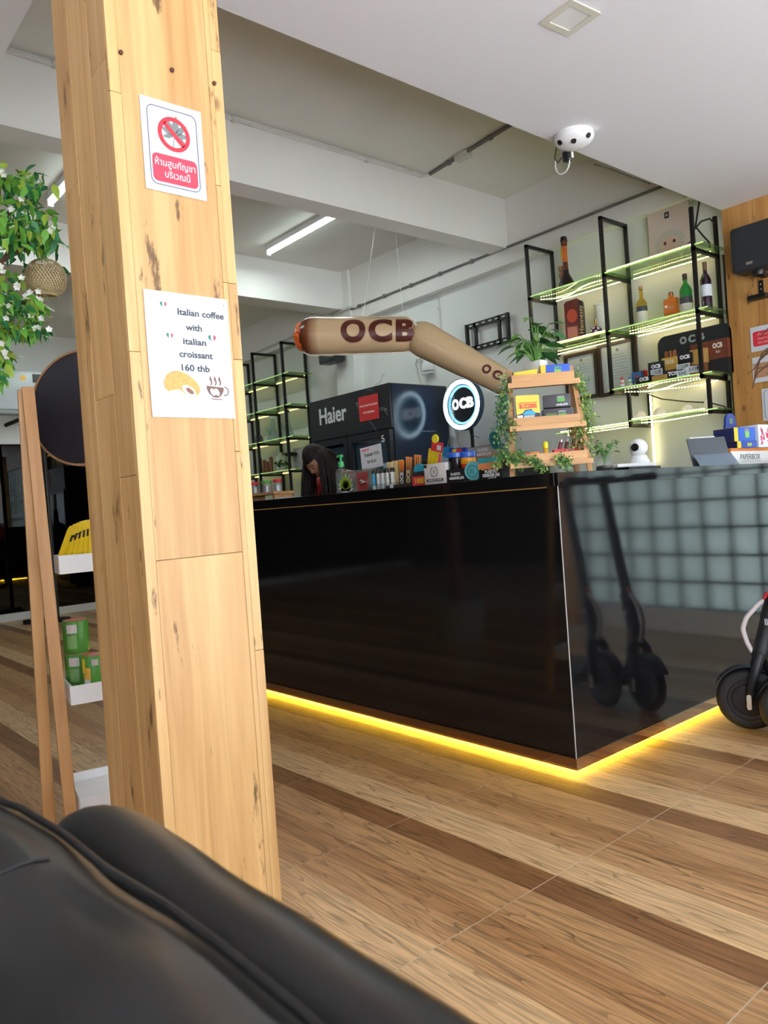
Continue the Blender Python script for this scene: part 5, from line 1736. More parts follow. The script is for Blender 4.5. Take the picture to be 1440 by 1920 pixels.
MB().prism([(-.048, 0), (.048, 0), (.048, .14), (.043, .14)] + [(.042 * math.cos(a), .15 + .042 * math.sin(a)) for a in [PI * k / 12 for k in range(13)]] + [(-.043, .13), (-.048, .13)], -.012, 0).build('card', M('deep_blue_card', (0.015, 0.035, 0.26), 0.4), t)
MB().bb(-.012, .016, -.0128, -.0121, .135, .165).build('emblem', M('olive_print', (0.12, 0.20, 0.10), 0.5), t)
t = thing('patterned_box', 'white box with red brush pattern at the right edge, beside the blue boxes', 'box', (-1.80, y0 + .345, zb), R(84))
MB().cbox((0, .05, .06), (.13, .10, .12), .0015).build('box', PAPER, t)
random.seed(31)
mb = MB()
for k in range(26):
    a = random.uniform(-.6, .9)
    T = Matrix.Translation((random.uniform(-.045, .055), -.0004, random.uniform(.02, .10))) @ Matrix.Rotation(a, 4, 'Y')
    mb.box((0, 0, 0), (random.uniform(.004, .009), .0008, random.uniform(.015, .034)), T=T)
mb.build('brush_print', M('carmine_print', (0.72, 0.03, 0.12), 0.5), t)['kind'] = 'stuff'

# ================================================================ THINGS ON THE RIGHT WALL RACK
def bottle(label, px, pyb, y, prof, mat, parts, z=None, name='bottle', grp='bottles on the rack'):
    c = at(px, pyb, y=y)
    t = thing(name, label, 'bottle', (c.x, c.y, z if z else c.z), 0, grp)
    MB().lathe(prof, 24).build('glass_body', mat, t)
    for nm, pr, m_ in parts:
        MB().lathe(pr, 24).build(nm, m_, t)
    return t


Z1, Z2, Z3, Z4 = 2.5555, 2.1475, 1.7375, 1.5075
LAB = M('cream_label', (0.75, 0.72, 0.62), 0.6)
DLAB = M('dark_label', (0.05, 0.055, 0.06), 0.5)
CORK = M('cork', (0.45, 0.30, 0.16), 0.8)
wine = lambda r, h: [(.0001, 0), (r, 0), (r, h * .62), (r * .75, h * .70), (r * .36, h * .78), (r * .34, h)]
b = bottle('clear bottle of pale yellow spirit with cork and dark-topped label', 1205, 600, 4.93, wine(.036, .265), glass('yellow_spirit', (0.85, 0.70, 0.30), .75, .05), (('label', [(.0368, .03), (.0368, .11)], LAB), ('dark_label', [(.0368, .1105), (.0368, .145)], DLAB), ('cork', [(.0145, .2655), (.016, .27), (.016, .29), (.0001, .291)], CORK)), Z2)
t = thing('bottle', 'squarish orange bottle with copper cap and white script', 'bottle', (at(1260, 590, y=4.93).x, 4.93, Z2), 0, 'bottles on the rack')
MB().cbox((0, 0, .075), (.095, .05, .15), .012).build('glass_body', M('orange_liquor', (0.80, 0.20, 0.02), 0.12, coat=.5), t)
MB().lathe([(.018, .1502), (.016, .165), (.016, .168)], 18).build('neck', M('orange_liquor', (0.80, 0.20, 0.02), 0.12, coat=.5), t)
MB().lathe([(.017, .1682), (.017, .19), (.0001, .191)], 18).build('cap', M('copper_cap', (0.45, 0.22, 0.12), 0.3, .8), t)
MB().bb(-.044, .044, -.0262, -.0253, .006, .030).build('white_label', LAB, t)
text('IMPERIAL', .013, LAB, t, (0, -.026, .085), width=.065)
bottle('green wine-shaped bottle with dark foil and black and cream label', 1288, 583, 4.93, wine(.040, .285), M('green_bottle', (0.02, 0.25, 0.04), 0.08, coat=.5), (('cream_label', [(.0408, .012), (.0408, .085)], LAB), ('dark_label', [(.0408, .0852), (.0408, .13)], DLAB), ('foil', [(.0148, .245), (.0155, .2855), (.0001, .287)], M('dark_foil', (0.05, 0.02, 0.02), 0.4))), Z2)
bottle('dark red wine bottle with white label at the right end of its shelf', 1326, 578, 4.90, wine(.035, .315), M('dark_wine', (0.03, 0.012, 0.03), 0.08, coat=.5), (('white_label', [(.0358, .09), (.0358, .165)], PAPER), ('foil', [(.0132, .26), (.0138, .3155), (.0001, .317)], M('bronze_foil', (0.18, 0.10, 0.05), 0.4, .4))), Z2)
# cognac box and the round purple bottle
c = at(1085, 630, y=4.90)
t = thing('cognac_box', 'dark red and black cut-corner spirit carton with vertical gold lettering', 'box', (c.x, 4.88, Z2), R(28))
MB().prism([(-.075, 0), (.06, 0), (.06, .285), (.02, .315), (-.06, .300), (-.075, .28)], -.05, .05).build('carton', M('oxblood_card', (0.12, 0.02, 0.015), 0.35), t)
MB().bb(.0601, .0608, -.05, .05, 0, .29).bb(.028, .06, -.0512, -.0501, 0, .29).build('black_side', M('black_carton', (0.012, 0.012, 0.014), 0.4), t)
text('Hennessy', .032, M('pale_gold', (0.65, 0.45, 0.2), 0.4), t, (.044, -.0517, .15), width=.21, tilt=R(90), italic=.15)
MB().bb(-.060, .012, -.0510, -.0501, .03, .11).build('label_print', M('rose_print', (0.40, 0.15, 0.11), 0.5), t)
MB().prism([(-.02 + .038 * math.cos(a), .19 + .05 * math.sin(a)) for a in [2 * PI * k / 16 for k in range(16)]], -.0510, -.0501).build('red_glow_print', M('ember_print', (0.45, 0.06, 0.02), 0.5), t)
c = at(1122, 620, y=4.92)
t = thing('round_bottle', 'round purple bottle with white spots and thin gold neck', 'bottle', (c.x, 4.89, Z2))
MB().lathe([(.0001, .002)] + [(.045 * math.cos(a), .043 + .043 * math.sin(a)) for a in [R(-70 + 14 * k) for k in range(11)]], 24).build('body', M('purple_glaze', (0.07, 0.01, 0.12), 0.12, coat=.5), t)
MB().lathe([(.010, .0862), (.009, .12), (.012, .135), (.0001, .137)], 14).build('neck', M('old_gold', (0.5, 0.32, 0.1), 0.3, .8), t)
for a, e in ((-110, 10), (-60, -5), (-85, 35), (-30, 25), (-140, 30)):
    T = Matrix.Translation((0, 0, .043)) @ Matrix.Rotation(R(a), 4, 'Z') @ Matrix.Rotation(R(90 - e), 4, 'Y')
    MB().lathe([(.011, .0428), (.008, .0445), (.0001, .0452)], 12, T=T).build('spot', PAPER, t)
c = at(1124, 590, y=5.03)
t = thing('white_cylinder', 'tall plain white tube standing behind the round purple bottle', 'tube', (c.x + .012, 5.02, Z2))
MB().lathe([(.0001, 0), (.042, 0), (.042, .255), (.0001, .256)], 28).lathe([(.044, .2562), (.044, .27), (.0001, .271)], 28).build('tube', M('matt_white_card', (0.78, 0.77, 0.75), 0.6), t)
# dark carved water pipe on the top left shelf
c = at(1065, 525, y=4.92)
t = thing('carved_pipe', 'tall dark bulb-based pipe with red and yellow painted neck on the top shelf', 'water pipe', (c.x, 4.90, Z1))
MB().lathe([(.0001, 0), (.045, 0), (.058, .02), (.060, .045), (.045, .085), (.026, .12), (.022, .15)], 24).build('bulb', M('dark_glaze', (0.03, 0.018, 0.022), 0.2), t)
MB().lathe([(.022, .1502), (.020, .20), (.020, .21)], 20).lathe([(.021, .33), (.023, .36), (.024, .365)], 20).build('neck', M('brown_glaze', (0.12, 0.03, 0.012), 0.25), t)
MB().lathe([(.0205, .2102), (.0205, .33)], 20, cap=False).build('painted_band', M('rasta_band', (0.60, 0.12, 0.02), 0.3, var=.9, scale=9), t)
MB().bb(-.020, -.004, -.0225, -.0205, .23, .32).build('yellow_panel', M('band_yellow', (0.65, 0.42, 0.03), 0.4), t)
MB().lathe([(.0255, .3652), (.027, .372), (.024, .40), (.022, .402)], 20).build('mouthpiece', M('dark_glaze', (0.03, 0.018, 0.022), 0.2), t)
MB().lathe([(.0001, .15), (.014, .155), (.019, .172), (.015, .19), (.0001, .196)], 14, c=(-.038, -.01, 0)).lathe([(.012, .09), (.020, .11), (.018, .135), (.010, .152)], 14, c=(-.034, -.012, 0)).build('carved_figure', M('carved_bronze', (0.28, 0.12, 0.05), 0.35, var=.6, scale=80), t)

# poster on the top right shelf
c = at(1256, 435, y=5.06)
t = thing('picture_sheet', 'pale pink picture sheet with a drawn round head standing on the top right shelf', 'picture', (c.x, 5.05, Z1 + .001))
MB().prism([(-.155, 0), (.155, 0), (.155, .42), (-.155, .42)], 0, .003).build('sheet', M('blush_paper', (0.62, 0.50, 0.45), 0.65), t)
MB().prism(rrect(.034, .042, .002, 1, cx=-.01, cz=.345), -.001, -.0001).build('black_mark', INK, t)
MB().ring(.005, .009, -.0018, -.0011, 16, c=(-.01, .345)).build('mark_ring', PAPER, t)
hd = [(.11 * math.cos(a) * (1 + .06 * math.sin(9 * a)), .155 + .085 * math.sin(a) * (1 + .06 * math.sin(11 * a))) for a in [2 * PI * k / 60 for k in range(60)]]
MB().prism(hd, -.001, -.0001).build('drawn_hair', M('drawn_hair_grey', (0.50, 0.46, 0.43), 0.7, var=.4, scale=90), t)
MB().prism([(.07 * math.cos(a), .145 + .052 * math.sin(a)) for a in [2 * PI * k / 30 for k in range(30)]], -.002, -.0011).build('drawn_face', M('drawn_face', (0.62, 0.42, 0.36), 0.7), t)
for sx in (-1, 1):
    MB().prism([(sx * .034 + .011 * math.cos(a), .155 + .012 * math.sin(a)) for a in [2 * PI * k / 14 for k in range(14)]], -.003, -.0021).build('drawn_eye', M('drawn_eye', (0.06, 0.04, 0.045), 0.6), t)
MB().prism([(-.075, .0), (.075, .0), (.06, .07), (-.06, .075)], -.0016, -.0004).build('drawn_collar', M('drawn_collar', (0.25, 0.18, 0.15), 0.7, var=.5, scale=60), t)
MB().prism([(.08, .0), (.152, .0), (.152, .12), (.11, .10)], -.0016, -.0004).build('blue_corner', M('dusty_blue', (0.10, 0.14, 0.19), 0.7), t)

# big display board and the price-tagged display boxes, third shelf right
c = at(1303, 690, y=5.0)
t = thing('display_board', 'large black round-cornered display stand with chrome letters at the back of the shelf', 'display', (c.x, 5.0, Z3))
MB().prism([(-.26, 0), (.26, 0), (.26, .27)] + [(.20 + .06 * math.cos(a), .27 + .06 * math.sin(a)) for a in [R(10 * k) for k in range(10)]] + [(-.20 + .06 * math.cos(a), .27 + .06 * math.sin(a)) for a in [R(90 + 10 * k) for k in range(10)]], 0, .03).build('board', M('black_card_gloss', (0.012, 0.015, 0.02), 0.3), t)
for q, s_ in enumerate('OCB'):
    text(s_, .047, M('steel_letters', (0.42, 0.46, 0.5), 0.3, .5), t, (-.07 + .062 * q, -.001, .272), width=.05, bold=.05, name='letter')
MB().bb(-.0, .25, -.045, -.001, .10, .225).build('rust_panel', M('rust_print', (0.17, 0.04, 0.02), 0.4, var=.4, scale=20), t)
MB().bb(-.0, .25, -.046, -.001, .0, .0995).build('dark_tray', M('black_carton', (0.012, 0.012, 0.014), 0.4), t)
text('OCB', .032, LAB, t, (.185, -.0462, .185), width=.065, bold=.04)
text('Rice', .018, LAB, t, (.185, -.0462, .145), width=.03, italic=.3)
mb = MB()
for k, (x, z) in enumerate(((.03, .19), (.055, .13), (.04, .05), (.048, .02))):
    mb.box((x, -.0475, z), (.007, .001, .05 if k < 2 else .012), T=Matrix.Rotation(R(14 if k < 2 else 0), 4, 'Y'))
mb.build('red_strokes', M('scarlet_print', (0.6, 0.05, 0.02), 0.5), t)['kind'] = 'stuff'
BRN = M('chestnut_print', (0.20, 0.07, 0.03), 0.45, var=.4, scale=40)
GOLDP = M('golden_packs', (0.45, 0.26, 0.07), 0.45, var=.55, scale=90)
for (px, py, w_, h_, m_, y, word, wm, lab) in (
        (1207, 704, .125, .052, M('black_carton', (0.012, 0.012, 0.014), 0.4), 4.80, 'OCB', WHITEINK, 'low black lettered box at the left end of the display row'),
        (1230, 690, .115, .085, M('black_carton', (0.012, 0.012, 0.014), 0.4), 4.86, 'OCB', WHITEINK, 'black lettered box above a 150 baht price card'),
        (1255, 682, .105, .085, GOLD, 4.88, 'OCB', M('cream_ink', (0.75, 0.66, 0.42), 0.6), 'gold lettered box filled with brown cone packs'),
        (1284, 672, .100, .070, M('black_carton', (0.012, 0.012, 0.014), 0.4), 4.90, 'OCB', WHITEINK, 'black lettered box raised at the middle of the display row'),
        (1309, 668, .110, .095, GOLDP, 4.92, None, None, 'tan box of packs in front of the display board'),
        (1262, 704, .125, .052, M('ink_blue_carton', (0.014, 0.016, 0.03), 0.4), 4.79, 'TOP', WHITEINK, 'dark low box in the front row, centre'),
        (1236, 710, .105, .036, GOLDP, 4.775, None, None, 'golden low box of packs in the front row')):
    c = at(px, py, y=y)
    t = thing('paper_display_box', lab, 'box', (c.x, y, Z3 if y < 4.82 else max(Z3, Z3)), R(4), 'rolling paper boxes on the third shelf')
    up = 0.0 if y < 4.82 else max(0.0, c.z - h_ / 2 - Z3)
    MB().cbox((0, .03, h_ / 2 + up), (w_, .06, h_), .001).build('box', m_, t)
    if up > .02:
        MB().bb(-w_ / 2 + .005, w_ / 2 - .005, .004, .058, 0, up - .0005).build('packs_below', BRN, t)
    if word:
        text(word, .024, wm, t, (0, -.001, h_ * .62 + up), width=.068, bold=.06)
    if m_ is GOLD:
        mb = MB()
        for q in range(6):
            mb.box((-.04 + .016 * q, .02, up + h_ + .02), (.012, .008, .05), T=Matrix.Rotation(R(random.uniform(-8, 8)), 4, 'Y'))
        mb.build('cone_packs', M('foxy_packs', (0.38, 0.12, 0.03), 0.5, var=.5, scale=80), t)['kind'] = 'stuff'
for (px, py, w_, s_) in ((1231, 698, .085, '150฿'), (1281, 688, .090, '150฿'), (1281, 700, .085, '80'), (1302, 692, .105, '50฿')):
    c = at(px, py, y=4.772 if s_ in ('80', '50฿') else 4.845)
    t = MB().box((0, 0, 0), (w_, .002, .042)).build('price_card', PAPER, None, c, R(4))
    tag(t, {'80': 'white price card reading 80', '50฿': 'white price card reading 50 baht, right of the 80 card'}.get(s_, 'white price card reading 150 baht on the left black box' if px < 1250 else 'white price card reading 150 baht under the raised black box'), 'price card', 'price cards on the third shelf')
    text(s_, .026, GREYINK, t, (0, -.0015, 0), width=w_ * .72)
for k, (px, py) in enumerate(((1166, 712), (1176, 709), (1185, 700))):
    c = at(px, py, y=4.80)
    t = thing('snowman_figure', ('leftmost of the small snowman-like figures at the shelf end', 'middle of the small snowman-like figures, with green scarf', 'rearmost and tallest of the small snowman-like figures')[k], 'figurine', (c.x, 4.80 + .03 * k, Z3), 0, 'snowman-like figures on the third shelf')
    h_ = .05 + .012 * k
    MB().lathe([(.0001, 0), (.016, .004), (.020, .016), (.014, .03), (.012, .034), (.015, .044), (.010, .056), (.0001, .06)], 14).build('body', M('frosted_white', (0.75, 0.75, 0.72), 0.5, var=.2, scale=120), t)
    MB().lathe([(.0145, .030), (.0155, .033), (.0135, .037)], 14, cap=False).build('scarf', GREEN if k == 1 else RED, t)
    MB().lathe([(.011, .056), (.006, .072), (.0001, .078)], 12).build('hat', RED if k != 1 else M('blue_hat', (0.05, 0.2, 0.5), 0.5), t)
for k, (x, m_, lab) in enumerate(((at(1196, 694, y=4.93).x, M('mid_blue_card', (0.05, 0.16, 0.42), 0.5), 'small blue box behind the leftmost black box'), (at(1205, 688, y=4.95).x, RED, 'small red packet behind the leftmost black box'))):
    t = MB().cbox((0, 0, .055), (.075 - .03 * k, .04, .11 + .012 * k), .001).build('small_box', m_, None, (x, 4.925 + .03 * k, Z3))
    tag(t, lab, 'box')
# four white shades on the lowest right shelf
for k, (px, py, r_, h_) in enumerate(((1200, 786, .052, .062), (1238, 778, .050, .062), (1288, 771, .046, .062), (1327, 765, .030, .072))):
    x = at(px, py, y=4.90).x
    t = thing('white_cup', ('leftmost of four white domed cups on the lowest lit shelf', 'second from the left of four white domed cups', 'third from the left of four white domed cups', 'narrowest, rightmost of four white domed cups')[k], 'cup', (x, 4.90, Z4), 0, 'upturned white cups on the lowest shelf')
    MB().lathe([(r_, 0), (r_ * .97, .006), (r_ * .78, h_ * .6), (r_ * .55, h_ * .92), (r_ * .3, h_), (.0001, h_)], 24, cap=False).build('shade', M('milky_porcelain', (0.82, 0.78, 0.72), 0.3, sub=.1), t)
    MB().lathe([(r_ + .002, .0), (r_ + .002, .005), (r_ * .985, .005)], 24, cap=False).build('rim', M('milky_porcelain', (0.82, 0.78, 0.72), 0.3, sub=.1), t)

# ================================================================ THINGS ON THE FAR RACK
def onr(px, z, y=4.92):
    return (at(px, 860, y=y).x, y, z + .0105)


BRNT = M('brown_tube', (0.22, 0.07, 0.03), 0.4)
for k, (px, h_) in enumerate(((487, .20), (495, .165), (500, .14), (508, .19))):
    t = MB().lathe([(.0001, 0), (.026, 0), (.022, h_), (.0001, h_ + .002)], 14).build('wooden_tube', BRNT, None, onr(px, 1.497, 4.88 + .015 * (k % 2)))
    tag(t, ('leftmost, tallest of four slim brown tubes on the far rack', 'second of four slim brown tubes on the far rack', 'shortest of four slim brown tubes on the far rack', 'rightmost of four slim brown tubes on the far rack')[k], 'tube', 'brown tubes on the far rack')
for px, lab, hh in ((516, 'clear conical glass beaker pipe, left of two on the far rack', .27), (544, 'clear conical glass beaker pipe with dark rim, nearer the cooler', .30)):
    t = thing('beaker_pipe', lab, 'water pipe', onr(px, 1.862, 4.9), 0, 'beaker pipes on the far rack')
    MB().lathe([(.075, .0), (.078, .006), (.03, hh * .55), (.026, hh)], 22, cap=False).build('flask', glass('pipe_glass', (0.80, 0.90, 0.93), 0.92, 0.03, 1.9), t)
    MB().lathe([(.030, hh), (.031, hh + .02), (.027, hh + .02)], 22, cap=False).build('rim', BLACK if px > 530 else WHITEPL, t)
    MB().tube([(-.035, -.02, hh * .3), (-.08, -.03, hh * .62)], .012, 8).build('stem', CLEAR, t)
t = thing('striped_pipe', 'dark striped straight pipe standing on the far rack', 'water pipe', onr(488, 1.862, 4.88))
MB().lathe([(.0001, 0), (.05, 0), (.055, .03), (.045, .09), (.024, .11), (.024, .30), (.0001, .30)], 18).build('body', M('dark_striped_glass', (0.10, 0.11, 0.11), 0.15, var=.8, scale=30, stretch=(.1, .1, 1)), t)
t = thing('small_potted_plant', 'tiny dark-leaved plant in a pale pot on the far rack', 'plant', onr(527, 1.497, 4.88))
MB().lathe([(.0001, 0), (.028, 0), (.034, .05), (.0001, .052)], 16).build('pot', WHITEPL, t)
mb = MB()
random.seed(41)
for k in range(34):
    leaf_into(mb, (random.gauss(0, .03), random.gauss(0, .02), .07 + random.uniform(0, .05)), rand_rot(), .05, .03)
mb.build('foliage', M('deep_leaf', (0.03, 0.09, 0.03), 0.5), t)['kind'] = 'stuff'
t = thing('white_canister', 'round white canister behind the tiny plant on the far rack', 'canister', onr(525, 1.497, 5.0))
MB().lathe([(.0001, 0), (.06, 0), (.06, .20), (.0001, .20)], 18).lathe([(.03, .201), (.03, .235), (.0001, .236)], 14).build('body', M('cream_plastic', (0.66, 0.66, 0.58), 0.5), t)
t = thing('topped_jar', 'clear jar with wide flat black top on the far rack', 'jar', onr(546, 1.497, 4.86))
MB().lathe([(.0001, 0), (.03, 0), (.03, .15)], 16).build('jar', JARGL, t)
MB().lathe([(.028, .1502), (.075, .165), (.08, .18), (.07, .195), (.0001, .196)], 18).build('top', BLACK, t)
t = MB().cbox((0, 0, .12), (.24, .12, .24), .004).build('grey_box', M('grey_card', (0.45, 0.43, 0.41), 0.6), None, onr(570, 1.497, 4.97))
tag(t, 'pale grey box at the right end of the far rack, beside the cooler', 'box')

# ================================================================ WOOD WALL THINGS
t = thing('wall_loudspeaker', 'black wall loudspeaker with small silver badge on the amber boards', 'loudspeaker', at(1420, 466, y=4.90))
MB().prism(rrect(.25, .275, .02), -.08, .05).build('cabinet', M('charcoal_plastic', (0.022, 0.025, 0.03), 0.45), t)
MB().prism(rrect(.235, .26, .018), -.088, -.0802).build('grille', M('grille_black', (0.016, 0.018, 0.022), 0.6, bump=.3, scale=200), t)
MB().bb(-.035, .005, -.0905, -.0882, -.105, -.088).build('badge', CHROME, t)
MB().lathe([(.035, -.165), (.04, -.15), (.04, -.138)], 16).bb(-.02, .02, .0, .098, -.165, -.145).build('bracket', BLACK, t)
t = thing('metal_bracket', 'small empty black bracket screwed to the amber boards below the loudspeaker', 'bracket', at(1428, 548, y=4.998))
MB().bb(-.014, .014, -.004, 0, -.03, .075).build('plate', STEEL, t)
MB().bb(-.06, .05, -.07, -.0042, -.045, -.02).build('arm', STEEL, t)
for z in (.02, .05):
    MB().lathe([(.005, 0), (.005, .002)], 10, T=Matrix.Translation((0, -.004, z)) @ Matrix.Rotation(R(90), 4, 'X')).build('screw', CHROME, t)
for k, (px, py, w_, h_, lab) in enumerate(((1426, 644, .21, .155, 'white notice with red panel on the amber boards, uppermost'), (1430, 701, .21, .16, 'white notice with tan panel on the amber boards, below the red one'), (1452, 765, .21, .20, 'white outlined notice low on the amber boards at the picture edge'))):
    c = at(px - 18, py, y=4.997)
    t = thing('wall_notice', lab, 'notice', (c.x + w_ / 2, 4.997, c.z + .02), 0, 'notices on the amber boards')
    if k == 2:
        t.location.x = at(1430, py, y=4.997).x + w_ / 2
    MB().bb(-w_ / 2, w_ / 2, -.0015, 0, -h_ / 2, h_ / 2).build('sheet', PAPER, t)
    if k == 0:
        MB().prism(rrect(w_ * .86, h_ * .60, .012), -.0022, -.0016).build('red_panel', RED, t)
        for q, s_ in enumerate(('ห้ามสูบ', 'กัญชาบริเวณนี้', 'NO SMOKING')):
            text(s_, .014, M('pink_ink', (0.9, 0.5, 0.5), 0.6), t, (0, -.0026, .025 - .026 * q), width=.12)
    elif k == 1:
        MB().bb(-w_ / 2 + .006, w_ / 2 - .006, -.0022, -.0016, -h_ * .32, h_ * .26).build('tan_panel', M('tan_print', (0.52, 0.27, 0.15), 0.6), t)
        MB().bb(-w_ * .4, w_ * .4, -.0026, -.0022, .006, .012).bb(-.02, .06, -.0026, -.0022, -.035, -.028).build('brown_lines', BROWNP, t)
    else:
        mb = MB()
        frame_prism(mb, rrect(w_ * .88, h_ * .9, .02), rrect(w_ * .85, h_ * .88, .018), -.0022, -.0016)
        mb.build('border', NAVY, t)
        MB().bb(-.06, .0, -.0022, -.0016, -.06, .02).build('maroon_print', M('maroon_print', (0.25, 0.03, 0.05), 0.6), t)
t = thing('dry_branches', 'bare dried branches fanning in from the right in front of the notices', 'branches', at(1565, 640, y=4.80))
TW_ = M('dry_twig', (0.14, 0.085, 0.06), 0.8)
o = Vector(t.location)
for pl in ([(1565, 640), (1470, 642), (1430, 662), (1416, 690), (1401, 702)], [(1560, 610), (1470, 610), (1440, 616), (1425, 632)], [(1440, 660), (1424, 676), (1416, 705), (1411, 728)], [(1428, 668), (1436, 655), (1446, 650)], [(1555, 670), (1470, 680), (1440, 683), (1420, 700), (1414, 716)]):
    MB().tube([at(a, b_, y=4.80 + .02 * i) - o for i, (a, b_) in enumerate(pl)], [.006 - .001 * i for i in range(len(pl))], 6).build('branch', TW_, t)
vase = MB().lathe([(.0001, 0), (.06, 0), (.085, .1), (.07, .22), (.035, .30), (.045, .33)], 20)
vx = at(1565, 640, y=4.80)
vb = vase.build('vase', M('clay_vase', (0.25, 0.15, 0.10), 0.6), t, (0.02, 0.02, ZT - 0.33 - vx.z + .02 - ZT + .55))
MB().tube([Vector((0, 0, 0)), Vector((.02, .02, vb.location.z + .28))], .008, 6).build('branch', TW_, t)
sh = thing('side_table', 'slim dark side table out of frame carrying the vase of branches', 'table', (vx.x + .02, 4.82, 0))
ztab = vx.z + vb.location.z
MB().bb(-.16, .16, -.14, .14, ztab - .03, ztab - .001).build('tabletop', BAMBOOX, sh)
for sx in (-1, 1):
    for sy in (-1, 1):
        MB().bb(sx * .14 - .012, sx * .14 + .012, sy * .12 - .012, sy * .12 + .012, 0, ztab - .0305).build('leg', BAMBOO, sh)

# ================================================================ PERSON
SKIN = M('skin', (0.42, 0.21, 0.13), 0.5, sub=.12)
HAIR = M('dark_hair', (0.012, 0.007, 0.006), 0.6, var=.5, scale=120, stretch=(1, 1, .05), bump=.2, spec=.25)
REDTOP = M('red_patterned_fabric', (0.62, 0.03, 0.025), 0.75, var=.85, scale=46)
JACK = M('black_knit', (0.016, 0.014, 0.016), 0.8)
TROU = M('dark_denim', (0.03, 0.035, 0.05), 0.8)
pc = at(607, 868, y=3.22)
pn = thing('person', 'long dark-haired person in red patterned top bending head down behind the bar', 'person', (pc.x, 3.22, 0), R(20))
# local: -Y is towards the bar, x to the right; joints placed in 3-D
J = {'pelvis': (0.05, .48, .90), 'waist': (.04, .40, 1.02), 'chest': (.03, .24, 1.17), 'neckb': (.01, .10, 1.285), 'neck': (0.0, .045, 1.325),
     'shL': (-.155, .13, 1.235), 'elL': (-.20, .0, 1.00), 'wrL': (-.09, -.13, .93), 'haL': (-.06, -.17, .93),
     'shR': (.19, .15, 1.25), 'elR': (.26, .04, 1.02), 'wrR': (.13, -.11, .935), 'haR': (.10, -.15, .93),
     'hiL': (-.05, .47, .86), 'knL': (-.06, .43, .48), 'anL': (-.06, .48, .09), 'toL': (-.07, .34, .045),
     'hiR': (.15, .47, .86), 'knR': (.16, .43, .48), 'anR': (.16, .48, .09), 'toR': (.17, .34, .045)}
RAD = {'pelvis': .135, 'waist': .115, 'chest': .13, 'neckb': .07, 'neck': .048, 'shL': .062, 'elL': .042, 'wrL': .028, 'haL': .03, 'shR': .062, 'elR': .042, 'wrR': .028, 'haR': .03,
       'hiL': .088, 'knL': .058, 'anL': .04, 'toL': .038, 'hiR': .088, 'knR': .058, 'anR': .04, 'toR': .038}
E_ = [('pelvis', 'waist'), ('waist', 'chest'), ('chest', 'neckb'), ('neckb', 'neck'), ('chest', 'shL'), ('shL', 'elL'), ('elL', 'wrL'), ('wrL', 'haL'), ('chest', 'shR'), ('shR', 'elR'), ('elR', 'wrR'), ('wrR', 'haR'),
      ('pelvis', 'hiL'), ('hiL', 'knL'), ('knL', 'anL'), ('anL', 'toL'), ('pelvis', 'hiR'), ('hiR', 'knR'), ('knR', 'anR'), ('anR', 'toR')]
FING = []
for s_, hx in (('L', 1), ('R', -1)):
    h = Vector(J['ha' + s_])
    for k in range(4):
        a = h + Vector((hx * (.030 - .018 * k), -.035, -.004))
        m1 = a + Vector((hx * .004, -.030 - .004 * (1.5 - abs(k - 1.5)), -.010))
        tp_ = m1 + Vector((0, -.012, -.022))
        FING.append((s_, k, a, m1, tp_, .0085))
    a = h + Vector((hx * .035, .0, .0))
    FING.append((s_, 4, a, a + Vector((hx * .022, -.018, -.006)), a + Vector((hx * .026, -.04, -.014)), .0095))


def skinned(verts, radii, edges, root, sub=2):
    me = bpy.data.meshes.new('body')
    me.from_pydata(verts, edges, [])
    o_ = bpy.data.objects.new('body', me)
    COL.objects.link(o_)
    md = o_.modifiers.new('skin', 'SKIN')
    md.use_smooth_shade = True
    for i, r_ in enumerate(radii):
        me.skin_vertices[0].data[i].radius = (r_, r_)
    me.skin_vertices[0].data[root].use_root = True
    ss = o_.modifiers.new('sub', 'SUBSURF')
    ss.levels = ss.render_levels = sub
    out = bpy.data.meshes.new_from_object(o_.evaluated_get(bpy.context.evaluated_depsgraph_get()))
    bpy.data.objects.remove(o_)
    return out


names = list(J)
vv = [J[n] for n in names]
ra = [RAD[n] for n in names]
ee = [(names.index(a), names.index(b_)) for a, b_ in E_]
for (s_, k, a, m1, tp_, r_) in FING:
    i0 = len(vv)
    vv += [tuple(a), tuple(m1), tuple(tp_)]
    ra += [r_ * 1.15, r_, r_ * .8]
    ee += [(names.index('ha' + s_), i0), (i0, i0 + 1), (i0 + 1, i0 + 2)]
bme = skinned(vv, ra, ee, names.index('pelvis'))
for m_ in (SKIN, REDTOP, JACK, TROU):
    bme.materials.append(m_)
for p in bme.polygons:
    c = p.center
    i = 0
    if c.z < .93 and c.y > .28:
        i = 3
    elif c.y > .06 and c.z > .9 and abs(c.x - .03) < .16 and c.z < 1.27:
        i = 1
    elif math.hypot(c.x + .155, c.y - .13) < .10 and c.z > 1.12:
        i = 2
    elif (c.x > .15 or c.x < -.1) and c.z > 1.19:
        i = 2
    if c.z < .07:
        i = 2
    p.material_index = i
    p.use_smooth = True
bo_ = bpy.data.objects.new('body', bme)
COL.objects.link(bo_)
bo_.parent = pn
# head: built upright, then bowed and turned
HC_ = Vector((-.03, -.03, 1.385))
HT = Matrix.Translation(HC_) @ Matrix.Rotation(R(-18), 4, 'Z') @ Matrix.Rotation(R(44), 4, 'X') @ Matrix.Rotation(R(-8), 4, 'Y')


